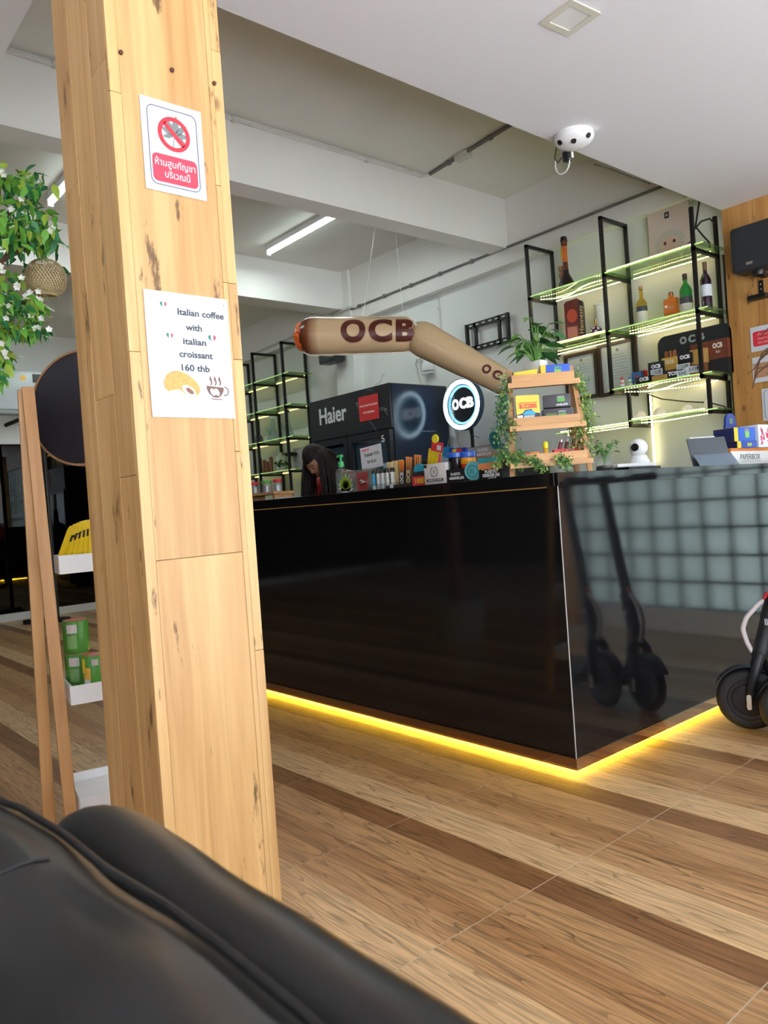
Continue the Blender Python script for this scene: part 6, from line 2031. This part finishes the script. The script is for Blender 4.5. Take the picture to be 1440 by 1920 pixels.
def head_point(a, e):
    """a = angle around (0 = face, -Y), e = elevation; skull and face shape in metres"""
    x, y, z = math.sin(a) * math.cos(e), -math.cos(a) * math.cos(e), math.sin(e)
    r_ = Vector((x * .074, y * .092, z * .118))
    if z < 0:
        r_.x *= 1 - .34 * (-z) ** 1.3
        r_.y *= 1 - (.12 if y < 0 else .42) * (-z)
    f_ = max(0.0, -y) ** 3
    dx = abs(r_.x)
    zz_ = r_.z
    # nose, brow, sockets, lips, chin
    r_.y -= f_ * .020 * math.exp(-(dx / .011) ** 2) * math.exp(-((zz_ + .022) / .022) ** 2)
    r_.y += f_ * .010 * math.exp(-((dx - .031) / .014) ** 2) * math.exp(-((zz_ - .004) / .012) ** 2)
    r_.y -= f_ * .005 * math.exp(-((zz_ - .024) / .012) ** 2)
    r_.y -= f_ * .008 * math.exp(-(dx / .022) ** 2) * math.exp(-((zz_ + .060) / .008) ** 2)
    r_.y += f_ * .005 * math.exp(-(dx / .024) ** 2) * math.exp(-((zz_ + .062) / .002) ** 2)
    r_.y -= f_ * .010 * math.exp(-(dx / .02) ** 2) * math.exp(-((zz_ + .092) / .014) ** 2)
    return r_


NA, NE = 56, 44
vs, fs = [], []
for j in range(NE + 1):
    e = -PI / 2 + PI * j / NE
    for i in range(NA):
        vs.append(head_point(2 * PI * i / NA, e))
for j in range(NE):
    for i in range(NA):
        i2 = (i + 1) % NA
        fs.append((j * NA + i, j * NA + i2, (j + 1) * NA + i2, (j + 1) * NA + i))
hd_ = MB().add(vs, fs, 0, HT, True).build('head', SKIN, pn, sharp=180)
for sx in (-1, 1):
    ee_ = Vector((sx * .031, -.076, .004))
    MB().lathe([(.0001, -.0125)] + [(.0125 * math.cos(q), .0125 * math.sin(q)) for q in [R(-70 + 20 * k) for k in range(8)]] + [(.0001, .0125)], 14, T=HT @ Matrix.Translation(ee_)).build('eyelid', SKIN, hd_)
    MB().tube([ee_ + Vector((-.014, -.0085, -.005)), ee_ + Vector((0, -.0128, -.0065)), ee_ + Vector((.014, -.0075, -.004))], .0016, 6, T=HT).build('eyelash', HAIR, hd_)
    MB().tube([ee_ + Vector((-.016 * sx * -1, -.012, .020)), ee_ + Vector((0, -.014, .024)), ee_ + Vector((.016 * sx, -.006, .021))], .0024, 6, T=HT).build('eyebrow', HAIR, hd_)
    MB().lathe([(.0001, -.006), (.022, -.004), (.026, .003), (.016, .006), (.0001, .002)], 16, T=HT @ Matrix.Translation((sx * .074, .004, -.006)) @ Matrix.Rotation(R(90), 4, 'Y') @ Matrix.Diagonal((1.25, .7, 1, 1))).build('ear', SKIN, hd_)
MB().tube([Vector((-.021, -.081, -.060)), Vector((0, -.0925, -.0575)), Vector((.021, -.081, -.060))], [.002, .0052, .002], 8, T=HT).tube([Vector((-.018, -.080, -.066)), Vector((0, -.0905, -.0685)), Vector((.018, -.080, -.066))], [.002, .0056, .002], 8, T=HT).build('lips', M('lips', (0.36, 0.10, 0.09), 0.4), hd_)
# hair cap over the skull, then locks falling straight down
vs, fs = [], []
for j in range(NE + 1):
    e = -PI / 2 + PI * j / NE
    for i in range(NA):
        a = 2 * PI * i / NA
        p_ = head_point(a, e)
        k = 1.10 + .012 * math.sin(i * 5.0)
        vs.append(Vector((p_.x * (k + .02), p_.y * k + .004, p_.z * k + .002)))
for j in range(NE):
    for i in range(NA):
        i2 = (i + 1) % NA
        q = (vs[j * NA + i] + vs[(j + 1) * NA + i2]) / 2
        aa = math.atan2(q.x, -q.y)
        lim = .050 if -.6 < aa < .95 else -.10 if aa > 1.35 or aa < -.95 else -.02
        if q.z > lim:
            fs.append((j * NA + i, j * NA + i2, (j + 1) * NA + i2, (j + 1) * NA + i))
hr = MB().add(vs, fs, 0, HT, True)
random.seed(51)
for k in range(150):
    a = random.choice((random.uniform(1.75, 2.5), random.uniform(2.3, 4.0), random.uniform(4.3, 2 * PI - .8)))
    e = random.uniform(-.15, .55)
    p_ = head_point(a, e)
    s0 = HT @ Vector((p_.x * 1.10, p_.y * 1.06, p_.z * 1.05))
    side_ = 1 if math.sin(a) > 0 else -1
    # locks on the back of the bowed head slide to the nearer side before they drop
    L_ = random.uniform(.26, .44) * (1 if math.cos(a) > -.75 else .55)
    out_v = (s0 - HC_)
    out_v.z = 0
    out_v = out_v.normalized() if out_v.length > 1e-4 else Vector((1, 0, 0))
    back = max(0.0, -math.cos(a))
    pts_ = [s0]
    for q in range(1, 7):
        t_ = q / 6
        pts_.append(s0 + Vector((side_ * .055 * back * min(1, t_ * 2) + random.gauss(0, .003), .12 * back * t_ - .02 * (1 - back) * t_, 0)) + out_v * (.020 * math.sin(t_ * PI * .7)) + Vector((0, 0, -L_ * t_ * (1 - .45 * back))))
    hr.tube(pts_, [.010, .012, .012, .011, .009, .007, .003], 6)
hr.build('hair', HAIR, pn, sharp=180)

# ================================================================ LEFT OF THE PILLAR
# A-frame display stand with tray shelves and a round mirror
d0 = 2.42
SR = R(30)
lt = at(52, 726, d=d0)
ds = thing('display_stand', 'bamboo A-frame stand with white tray shelves and a round dark mirror, behind the pillar', 'display stand', (lt.x, lt.y, 0), yaw + SR)
MW = 0.62
ZS = lt.z


def slat(p0, p1, w=.036, d=.022, name='leg'):
    """square bar between two points of the stand"""
    mb = MB()
    p0, p1 = Vector(p0), Vector(p1)
    vs = []
    for p in (p0, p1):
        vs += [p + Vector((-w / 2, -d / 2, 0)), p + Vector((w / 2, -d / 2, 0)), p + Vector((w / 2, d / 2, 0)), p + Vector((-w / 2, d / 2, 0))]
    mb.add(vs, [(0, 3, 2, 1), (4, 5, 6, 7), (0, 1, 5, 4), (1, 2, 6, 5), (2, 3, 7, 6), (3, 0, 4, 7)])
    return mb.build(name, BAMBOO, ds, bevel=.001)


for xx in (0.0, MW):
    sgn = 1 if xx == 0 else -1
    slat((xx + sgn * .025, -.09, 0), (xx, .0, ZS))
    slat((xx - sgn * .022, .125, 0), (xx - sgn * .010, .026, ZS - .004))
TRW = M('white_tray', (0.80, 0.80, 0.80), 0.35)
trz = []
for k, (pyb, y0, y1) in enumerate(((1075, -.06, .06), (1318, -.10, .11), (1520, -.14, .14))):
    z = at(140, pyb, d=2.40).z
    trz.append(z)
    x0, x1 = .045, MW - .045
    mb = MB().bb(x0, x1, y0, y1, z, z + .030).bb(x0, x1, y0, y0 + .008, z + .030, z + .058).bb(x0, x1, y1 - .008, y1, z + .030, z + .058).bb(x0, x0 + .008, y0 + .008, y1 - .008, z + .030, z + .058).bb(x1 - .008, x1, y0 + .008, y1 - .008, z + .030, z + .058)
    mb.build('tray', TRW, ds)
# mirror disc
mc = at(152, 764, d=2.50)
inv = Matrix.Rotation(-(yaw + SR), 4, 'Z') @ Matrix.Translation((-lt.x, -lt.y, 0))
ml = inv @ mc
TM = Matrix.Translation(ml) @ Matrix.Rotation(R(-43), 4, 'Z') @ Matrix.Rotation(R(-4), 4, 'X') @ Matrix.Rotation(R(90), 4, 'X')
MB().lathe([(.183, -.004), (.183, .0), (.0001, .0)], 64, T=TM).build('mirror_glass', M('dark_mirror', (0.02, 0.02, 0.028), 0.12, spec=.6), ds)
mb = MB().lathe([(.1832, -.028), (.190, -.028), (.190, .003), (.1832, .003), (.1832, -.028)], 64, T=TM, cap=False)
mb.lathe([(.183, -.028), (.183, -.0245), (.0001, -.0245)], 64, T=TM)
mb.build('mirror_rim', M('rim_wood', (0.34, 0.17, 0.08), 0.35), ds)
MS = Matrix.Translation(ds.location) @ Matrix.Rotation(yaw + SR, 4, 'Z')


def on_ds(x, y, z):
    return MS @ Vector((x, y, z))


# yellow pouches on the top tray
YP = M('pouch_yellow', (0.80, 0.55, 0.02), 0.35, var=.1)
for k in range(6):
    lab = ('leftmost of the yellow pouches leaning on the top tray', 'second yellow pouch from the left on the top tray', 'third yellow pouch from the left on the top tray', 'fourth yellow pouch from the left on the top tray', 'fifth yellow pouch, half behind the pillar', 'rearmost yellow pouch, hidden by the pillar edge')[k]
    t = thing('yellow_pouch', lab, 'pouch', on_ds(.075 + .018 * k, .012, trz[0] + .0305), yaw + R(-22), 'yellow pouches on the top tray')
    T = Matrix.Rotation(R(30 - 5 * k), 4, 'Y')
    MB().prism([(-.008, 0), (.010, 0), (.009, .118), (.0035, .134), (-.004, .134), (-.008, .118)], -.038, .038, T=T).build('pouch', YP, t)
    MB().prism([(.0102, .085), (.0108, .085), (.0106, .108), (.0100, .108)], -.032, .022, T=T).build('black_patch', INK, t)
    mb = MB()
    for q in range(6):
        mb.box((.0112, 0, .072 - .010 * q), (.0006, .05, .0025), T=T)
    mb.build('print_lines', INK, t)['kind'] = 'stuff'
# green tins on the middle tray
TIN = M('tin_green', (0.07, 0.25, 0.03), 0.35, var=.15)
TINR = M('tin_red_top', (0.55, 0.12, 0.08), 0.3, .3)
z2 = trz[1] + .0305
for k, (x, y, z, lab, a) in enumerate(((.095, .062, z2, 'lower green tin of the pair stacked at the back of the middle tray', 20), (.095, .062, z2 + .1075, 'upper green tin with barcode, stacked on another', 20), (.135, -.025, z2, 'green tin with yellow fruit picture at the front of the middle tray', 0))):
    t = thing('green_tin', lab, 'tin', on_ds(x, y, z), yaw + R(a), 'green tins on the middle tray')
    r_ = .040
    MB().lathe([(.0001, 0), (r_ - .002, 0), (r_, .003), (r_, .102), (r_ - .002, .105)], 28).build('can', TIN, t)
    MB().lathe([(r_ - .002, .1051), (r_ - .003, .1065), (r_ - .006, .1035), (.0001, .1035)], 28).build('lid', TINR, t)

    def lab_patch(a0, a1, z0, z1, m_, nm):
        n = 8
        vs = []
        for q in range(n + 1):
            aa = R(a0 + (a1 - a0) * q / n - 90)
            vs += [((r_ + .0006) * math.cos(aa), (r_ + .0006) * math.sin(aa), z0), ((r_ + .0006) * math.cos(aa), (r_ + .0006) * math.sin(aa), z1)]
        return MB().add(vs, [(2 * q, 2 * q + 2, 2 * q + 3, 2 * q + 1) for q in range(n)], 0, None, True).build(nm, m_, t)
    if k == 2:
        lab_patch(-52, -28, .0505, .096, M('tin_yellow', (0.75, 0.50, 0.03), 0.4), 'yellow_patch')
        lab_patch(-42, -2, .028, .068, M('fruit_print', (0.75, 0.36, 0.05), 0.45, var=.5, scale=80), 'fruit_print')
        lab_patch(-38, -6, .012, .032, M('bowl_print', (0.5, 0.55, 0.55), 0.4, var=.4, scale=100), 'bowl_print')
        lab_patch(6, 34, .075, .094, M('grey_label', (0.45, 0.40, 0.36), 0.5), 'barcode_patch')
    else:
        lab_patch(-40, 8, .066, .094, M('barcode_print', (0.55, 0.50, 0.48), 0.5, var=.5, scale=150, stretch=(1, 1, .05)), 'barcode_patch')
        lab_patch(-38, 4, .015, .058, M('small_print', (0.18, 0.36, 0.12), 0.5, var=.5, scale=170, stretch=(.15, .15, 1)), 'small_print')

# flowering tree, its branch reaching into the picture from the left
random.seed(61)
LEAFA = M('tree_leaf_bright', (0.17, 0.46, 0.06), 0.42, var=.3, scale=18)
LEAFB = M('tree_leaf_dark', (0.04, 0.22, 0.07), 0.42, var=.3, scale=18)
LEAFC = M('tree_leaf_lime', (0.38, 0.55, 0.07), 0.42, var=.3, scale=18)
BARK = M('bark', (0.16, 0.08, 0.045), 0.8, var=.3, scale=30, bump=.5)
PETAL = M('white_petal', (0.85, 0.85, 0.78), 0.5)
tb0 = at(-230, 900, d=3.45)
tree = thing('flowering_tree', 'bushy indoor tree with green leaves and small white flowers left of the pillar', 'tree', (tb0.x, tb0.y, 0))
o = Vector(tree.location)
B = lambda px, py, d=3.45: at(px, py, d=d) - o
MB().lathe([(.0001, 0), (.17, 0), (.22, .30), (.20, .30), (.19, .26), (.0001, .26)], 24).build('pot', M('grey_pot', (0.3, 0.3, 0.3), 0.6), tree)
MB().tube([(0, 0, .25), (.03, .01, .8), (-.02, 0, 1.4), B(-105, 620), B(-60, 545)], [.05, .045, .04, .034, .028], 12).build('trunk', BARK, tree)
branches = [[B(-60, 545), B(-20, 505), B(10, 484), B(45, 466), B(70, 430)], [B(-60, 545), B(-50, 440), B(-20, 360), B(20, 335), B(60, 345)], [B(-105, 620), B(-50, 590), B(0, 570), B(40, 565), B(70, 575)], [B(-105, 620), B(-50, 640), B(0, 625), B(40, 622), B(80, 625)], [B(10, 484), B(30, 450), B(50, 420), B(85, 412)], [B(-20, 505), B(-10, 450), B(10, 410), B(30, 385)]]
for i, br in enumerate(branches):
    MB().tube(br, [.024 - .003 * i if q == 0 else (.016 - .002 * i) * (1 - q / len(br)) + .003 for q in range(len(br))], 8).build('branch', BARK, tree)
mats3 = [LEAFA, LEAFB, LEAFC]
lms = [leaf_mesh('leaf', m_, .062, .030, .3, .2, 4) for m_ in mats3]
clumps = [(20, 335, 46, 18, 60, .15), (62, 345, 24, 12, 30, .12), (35, 405, 50, 30, 120, .18), (75, 440, 26, 24, 75, .12), (20, 440, 40, 28, 70, .18), (90, 447, 12, 12, 18, .08), (15, 565, 40, 30, 75, .15), (55, 572, 26, 20, 45, .12), (10, 620, 36, 20, 50, .15), (60, 615, 30, 12, 36, .1), (5, 665, 14, 18, 18, .1), (3, 705, 8, 10, 8, .06)]
spots = []
for (px, py, sx, sy, n, sd) in clumps:
    for k in range(n):
        u, v = random.gauss(0, .5), random.gauss(0, .5)
        spots.append((px + sx * u, py + sy * v, 3.45 + random.gauss(0, sd)))
        if k % 2:
            spots.append((px + sx * random.gauss(0, .55), py + sy * random.gauss(0, .55), 3.45 + random.gauss(0, sd)))
random.shuffle(spots)
mb = MB()
for i, (px, py, d_) in enumerate(spots):
    p = B(px, py, d_)
    rot = rand_rot(.45)
    if i < 260:
        l = bpy.data.objects.new('leaf', lms[random.choices((0, 1, 2), (4, 4, 2))[0]])
        COL.objects.link(l)
        l.parent = tree
        l.matrix_local = Matrix.Translation(p) @ rot @ Matrix.Scale(random.uniform(.75, 1.25), 4)
    else:
        leaf_into(mb, p, rot, .06 * random.uniform(.75, 1.25), .03, .3, random.choices((0, 1, 2), (4, 4, 2))[0])
# the rest of the crown, outside the picture
for k in range(420):
    a, e = random.uniform(0, 2 * PI), random.uniform(-.5, 1.2)
    p = B(-120, 450) + Vector((math.cos(a) * math.cos(e) * .55, math.sin(a) * math.cos(e) * .55, math.sin(e) * .45)) * random.uniform(.5, 1)
    leaf_into(mb, p, rand_rot(.45), .06, .03, .3, random.choices((0, 1, 2), (4, 4, 2))[0])
mb.build('foliage', mats3, tree)['kind'] = 'stuff'
fm = MB()
for q in range(5):
    leaf_into(fm, (0, 0, 0), Matrix.Rotation(2 * PI * q / 5, 4, 'Z') @ Matrix.Rotation(.25, 4, 'X'), .017, .014, -.2)
f0 = None
for (px, py) in ((6, 318), (4, 326), (20, 392), (30, 400), (40, 372), (48, 398), (60, 398), (65, 405), (28, 430), (52, 425), (6, 510), (3, 500), (42, 522), (30, 535), (34, 538), (55, 548), (72, 545), (48, 556), (56, 556), (68, 562), (75, 563), (10, 574), (18, 572), (52, 590), (58, 592), (70, 613), (66, 615), (79, 596), (90, 618), (46, 622), (14, 595), (8, 660), (12, 668), (3, 645), (92, 433), (96, 428)):
    d_ = Vector((0, 0, HC)) - (B(px, py) + o)
    m_ = Matrix.Translation(B(px + random.uniform(-3, 3), py, 3.30 + random.uniform(-.04, .04))) @ (d_.to_track_quat('Z', 'Y').to_matrix().to_4x4()) @ Matrix.Rotation(random.uniform(-.6, .6), 4, 'X')
    if f0 is None:
        f0 = fm.build('flower', PETAL, tree)
        fl_ = f0
    else:
        fl_ = f0.copy()
        COL.objects.link(fl_)
        fl_.parent = tree
    fl_.matrix_local = m_

# woven lantern hanging behind the pillar
lc = at(86, 523, d=3.5)
ln = thing('woven_lantern', 'round woven bamboo lampshade hanging on strings left of the pillar', 'lampshade', lc)
WV = M('woven_bamboo', (0.58, 0.44, 0.24), 0.6, var=.15, scale=60)
WV2 = M('woven_bamboo_dark', (0.46, 0.33, 0.16), 0.6, var=.15, scale=60)
prof = [(.050, .085), (.068, .080), (.092, .050), (.102, .010), (.098, -.030), (.080, -.065), (.045, -.085)]


def pr(t):
    t = max(0, min(.9999, t)) * (len(prof) - 1)
    i = int(t)
    f = t - i
    return (prof[i][0] * (1 - f) + prof[i + 1][0] * f, prof[i][1] * (1 - f) + prof[i + 1][1] * f)


for nm, dr_, m_ in (('right_weave', 1, WV), ('left_weave', -1, WV2)):
    mb = MB()
    for k in range(40):
        vs, fs = [], []
        for q in range(15):
            t_ = q / 14
            r_, z_ = pr(t_)
            a = 2 * PI * k / 40 + dr_ * t_ * 1.5
            for s_ in (-1, 1):
                aa = a + s_ * .0032 / r_
                rr = r_ + .0012 * dr_
                vs.append((rr * math.cos(aa), rr * math.sin(aa), z_))
        fs = [(2 * q, 2 * q + 1, 2 * q + 3, 2 * q + 2) for q in range(14)]
        mb.add(vs, fs, 0, None, True)
    mb.build(nm, m_, ln)['kind'] = 'stuff'
MB().lathe([(.048, .082), (.052, .090), (.054, .082)], 24, cap=False).lathe([(.042, -.083), (.047, -.090), (.05, -.083)], 24, cap=False).build('rim', WV2, ln)
zc_ = .34
ln.scale = (.886, .886, .886)
for sx in (-1, 1):
    MB().tube([(sx * .048, 0, .085), (0, 0, .22)], .0015, 5).build('string', BLACK, ln)
MB().tube([(0, 0, .22), (0, 0, zc_)], .002, 5).build('cord', BLACK, ln)

# black floor stand far off, seen behind the bamboo stand
fp = at(58, 1168, z=0.0)
fs_ = thing('floor_stand', 'thin black floor stand with a short side arm before the dark glazing', 'stand', (fp.x + .25, fp.y + .1, 0), yaw)
MB().cbox((0, 0, .03), (.50, .08, .05), .01).cbox((0, .0, .028), (.08, .45, .045), .01).build('foot', BLACK, fs_)
MB().tube([(.12, 0, .05), (.10, 0, 2.36)], .022, 10).build('pole', BLACK, fs_)
za = at(25, 802, d=8.9).z
MB().tube([(.10, 0, za + .06), (-.12, 0, za + .03), (-.30, 0, za - .03)], .022, 8).build('arm', BLACK, fs_)

# wash basin and glasses seen through the tinted glazing
wx = -10.35
wbp = at(18, 1030, x=wx)
ws_ = thing('wash_basin', 'white pedestal wash basin dimly seen behind the tinted glazing', 'basin', (wx, wbp.y, 0))
WCER = M('white_ceramic', (0.82, 0.80, 0.78), 0.3)
MB().lathe([(.10, .62), (.24, .70), (.27, .80), (.25, .80), (.20, .72), (.0001, .70)], 28).build('bowl', WCER, ws_)
MB().lathe([(.13, 0), (.09, .1), (.085, .55), (.11, .63)], 20).build('pedestal', WCER, ws_)
MB().tube([(.0, .22, .80), (0, .22, .95), (0, .12, .97)], .012, 8).build('tap', CHROME, ws_)
gx = -10.1
g0_ = None
for i, (px, py) in enumerate(((6, 1125), (17, 1125), (28, 1125), (6, 1092), (17, 1092), (28, 1092), (14, 1062), (24, 1062), (39, 1125), (38, 1092))):
    p = at(px, py, x=gx)
    lab = '%s glass in the %s row stacked behind the tinted glazing' % (('first', 'second', 'third', 'first', 'second', 'third', 'left', 'right', 'fourth', 'fourth')[i], ('bottom', 'bottom', 'bottom', 'middle', 'middle', 'middle', 'top', 'top', 'bottom', 'middle')[i])
    if g0_ is None:
        zg0 = p.z
        g0_ = MB().lathe([(.0001, .0), (.026, 0), (.034, .17), (.031, .17), (.024, .006)], 16, cap=False).build('drinking_glass', JARGL, None, (gx, p.y, .35))
        tag(g0_, lab, 'glass', 'glasses stacked behind the glazing')
    else:
        c_ = g0_.copy()
        COL.objects.link(c_)
        c_['label'] = lab
        c_.location = (gx, p.y, .35 + (0 if i in (1, 2, 8) else .175 if i in (3, 4, 5, 9) else .35))
MB_ = MB().bb(-.15, .15, -.35, .35, .0, .349)
cr = MB_.build('glass_crate', DARKWALL, None, (gx, g0_.location.y + .1, 0))
tag(cr, 'dark low crate under the stacked glasses behind the glazing', 'crate')

# ================================================================ SOFA IN FRONT
LEA = M('black_leather', (0.018, 0.018, 0.019), 0.36, var=.25, scale=7, bump=.08, spec=.55)
sf = thing('leather_armchair', 'black leather armchair back with stitched seam, blurred close to the viewer', 'armchair', (-.3, .2, 0))
o = Vector(sf.location)


def loft(profile_fn, n_s, n_t, name, mat):
    vs, fs = [], []
    for i in range(n_s):
        for j in range(n_t):
            vs.append(profile_fn(i / (n_s - 1), j / (n_t - 1)) - o)
    for i in range(n_s - 1):
        for j in range(n_t - 1):
            fs.append((i * n_t + j, (i + 1) * n_t + j, (i + 1) * n_t + j + 1, i * n_t + j + 1))
    fs.append(tuple(j for j in range(n_t)))
    fs.append(tuple((n_s - 1) * n_t + j for j in range(n_t - 1, -1, -1)))
    return MB().add(vs, fs, 0, None, True).build(name, mat, sf, sharp=70)


def outer(u, v):
    """rear roll of the back: runs along x, its left end rounded down"""
    x = -.90 + 1.35 * u
    drop = 0.0
    if u < .12:
        drop = (1 - math.sqrt(max(0, 1 - ((.12 - u) / .12) ** 2)))
    zt = .752 - .05 * drop + .0022 * math.sin(x * 13) + .001 * math.sin(x * 37 + 1)
    yb = .326 - .05 * drop
    yf = .231
    t = v
    # section from the rear bottom, over the top, to the front
    if t < .35:
        return Vector((x, yb + .012 * math.sin(t / .35 * PI), .05 + (zt - .07 - .05) * (t / .35)))
    if t < .8:
        a = PI * (t - .35) / .45
        c, h = (yb + yf) / 2, (yb - yf) / 2
        return Vector((x, c + h * math.cos(a), zt - .07 + .07 * math.sin(a) ** .8))
    return Vector((x, yf, zt - .07 - (zt - .12) * ((t - .8) / .2)))


loft(outer, 60, 36, 'back_roll', LEA)
SEAM = [(-20, 1500), (0, 1512), (30, 1522), (110, 1572), (190, 1640), (300, 1708), (420, 1800), (560, 1920), (700, 2050), (900, 2260)]
sp = [at(px, py, z=.775 + .0) for px, py in SEAM]
sp = [Vector((p.x, p.y, .775)) for p in sp]


def seam_pt(u):
    t = u * (len(sp) - 1)
    i = min(len(sp) - 2, int(t))
    return sp[i].lerp(sp[i + 1], t - i)


def inner(u, v):
    """inner pad: its top edge follows the stitched seam, then falls towards the seat"""
    p = seam_pt(u)
    wv = .006 * math.sin(u * 9) + .004 * math.sin(u * 23)
    if v < .22:
        t = v / .22
        return Vector((p.x, p.y + .012 - .002 * t, .55 + (p.z - .55 - .012) * t))
    if v < .45:
        a = PI / 2 * (v - .22) / .23
        return Vector((p.x, p.y + .010 - .028 * (1 - math.cos(a)), p.z - .012 + .012 * math.sin(a) + wv * .3))
    t = (v - .45) / .55
    return Vector((p.x - .02 * t, p.y - .018 - .20 * t ** 1.2 + .0, p.z - .004 * t - .17 * t ** 2.2 + wv + .010 * math.sin(t * PI)))


loft(inner, 60, 30, 'inner_pad', LEA)
MB().tube([seam_pt(k / 40) - o + Vector((0, .004, .0025)) for k in range(41)], .0035, 8).build('piping', M('black_piping', (0.008, 0.008, 0.009), 0.5), sf)
# cross seam of the pad, side seams and seat below
MB().tube([inner(.38, .46 + .5 * k / 12) - o + Vector((-.0015 * k, 0, .001)) for k in range(13)], .0015, 6).build('cross_seam', M('black_piping', (0.008, 0.008, 0.009), 0.5), sf)
MB().cbox((.12, -.12, .21), (1.05, .50, .40), .05).build('seat', LEA, sf)
for x in (-.45, .55):
    for y in (-.3, .05):
        MB().lathe([(.0001, -.0), (.02, 0), (.025, .05), (.0001, .05)], 12, c=(x, y, 0)).build('foot', BLACK, sf)

# ================================================================ SCOOTER AT THE COUNTER'S SIDE
SX = -1.50
w0 = at(1405, 1310, x=SX)
RUB = M('tyre_rubber', (0.018, 0.018, 0.019), 0.6, bump=.15, scale=80)
MAT = M('scooter_black', (0.015, 0.015, 0.018), 0.4)


def scooter(label, loc, rz, full=True):
    t = thing('kick_scooter', label, 'scooter', loc, rz, 'electric scooters by the bar')
    WR = .127
    Tw = Matrix.Translation((0, 0, WR)) @ Matrix.Rotation(R(90), 4, 'Y')
    tyre = [(.085, -.028), (.105, -.031), (.120, -.022), (.127, -.008), (.127, .008), (.120, .022), (.105, .031), (.085, .028)]
    for k, yy in enumerate((0, .86)):
        T_ = Matrix.Translation((0, yy, 0)) @ Tw
        wh = MB().lathe(tyre, 44, T=T_, cap=False).build('tyre', RUB, t)
        MB().lathe([(.0001, -.030), (.03, -.030), (.055, -.024), (.083, -.026), (.085, -.02), (.085, .02), (.083, .026), (.055, .024), (.03, .030), (.0001, .030)], 36, T=T_).build('rim', MAT, wh)
        for zz_ in (-.0265, .0265):
            MB().lathe([(.060, zz_), (.064, zz_ + (.004 if zz_ > 0 else -.004)), (.068, zz_)], 36, T=T_, cap=False).build('rim_ring', M('dull_black', (0.03, 0.03, 0.033), 0.5), wh)
    # mudguard, fork, stem, bars
    n = 12
    vs, fs = [], []
    for q in range(n + 1):
        a = R(62 + 92 * q / n)
        for x in (-.036, .036):
            for r_ in (.136, .140):
                vs.append((x, -math.cos(a) * r_ * -1, WR + math.sin(a) * r_))
    for q in range(n):
        a = q * 4
        fs += [(a, a + 2, a + 6, a + 4), (a + 1, a + 5, a + 7, a + 3), (a, a + 4, a + 5, a + 1), (a + 2, a + 3, a + 7, a + 6)]
    MB().add(vs, fs, 0, None, True).build('mudguard', MAT, t)
    sl = Vector((0, .255, 1.0)).normalized()
    top = Vector((0, .018, WR)) + sl * .86
    for sx in (-1, 1):
        MB().tube([(sx * .046, .0, WR - .015), (sx * .048, .012, WR + .06), (sx * .040, .040, WR + .155), (sx * .02, .052, WR + .19)], [.016, .02, .022, .022], 10).build('fork_arm', MAT, t)
        MB().prism(rrect(.018, .062, .008, cx=.0, cz=WR), -.004, .0, T=Matrix.Translation((sx * .066 if sx > 0 else -.062, 0, 0)) @ Matrix.Rotation(R(90), 4, 'Z')).build('reflector', M('reflector_white', (0.75, 0.68, 0.55), 0.35), t)
    b0_ = Vector((0, .052, WR + .175))
    MB().tube([b0_, b0_ + sl * .05, b0_ + sl * .055, b0_ + sl * .16], [.036, .036, .033, .031], 16).build('head_tube', MAT, t)
    MB().tube([b0_ + sl * .1605, b0_ + sl * .24, b0_ + sl * .25, b0_ + sl * .80], [.033, .033, .026, .024], 16).build('stem', MAT, t)
    hb = b0_ + sl * .80
    MB().tube([hb + Vector((-.24, -.01, .012)), hb + Vector((-.12, 0, .008)), hb, hb + Vector((.12, 0, .008)), hb + Vector((.24, -.01, .012))], .014, 12).build('handlebar', MAT, t)
    for sx in (-1, 1):
        MB().tube([hb + Vector((sx * .13, .0, .010)), hb + Vector((sx * .25, -.012, .013))], .019, 12).build('grip', RUB, t)
    cab = [b0_ + sl * .245 + Vector((0, -.028, 0)), b0_ + sl * .22 + Vector((0, -.055, 0)), b0_ + sl * .17 + Vector((0, -.085, 0)), b0_ + sl * .12 + Vector((0, -.090, 0)), b0_ + sl * .06 + Vector((0, -.062, 0)), b0_ + sl * .02 + Vector((0, -.034, 0))]
    fine = []
    for q in range(len(cab) - 1):
        fine += [cab[q], cab[q].lerp(cab[q + 1], .5)]
    fine.append(cab[-1])
    for _ in range(2):
        nf = [fine[0]]
        for q in range(len(fine) - 1):
            nf += [fine[q].lerp(fine[q + 1], .25), fine[q].lerp(fine[q + 1], .75)]
        fine = nf + [fine[-1]]
    MB().tube(fine, .0105, 10).build('cable_sleeve', M('pale_sleeve', (0.72, 0.66, 0.66), 0.5), t)
    MB().tube([b0_ + sl * .275 + Vector((0, -.024, 0)), b0_ + sl * .245 + Vector((0, -.030, 0))], .011, 8).build('red_clip', RED, t)
    mb = MB()
    for q in range(3):
        mb.box(b0_ + sl * .155 + Vector((.031, -.012 + .007 * q, 0)), (.002, .004, .026))
    mb.build('light_marks', M('silver_lettering', (0.62, 0.65, 0.66), 0.4), t)['kind'] = 'stuff'
    # deck
    MB().cbox((0, .44, .105), (.15, .56, .05), .015).build('deck', MAT, t)
    MB().tube([(0, .19, .11), (0, .10, .20), (0, .075, WR + .22)], [.03, .03, .03], 12).build('neck', MAT, t)
    MB().tube([(0, .70, .10), (0, .86, WR)], .022, 8).build('rear_arm', MAT, t)
    return t


s1 = scooter('black kick scooter with pale cable sleeve, parked against the bar side', (SX, w0.y, 0), R(-66))
w1 = at(1494, 1388, z=0)
scooter('second black kick scooter, only its front tyre in the picture at the right edge', (w1.x, w1.y, 0), R(-66))
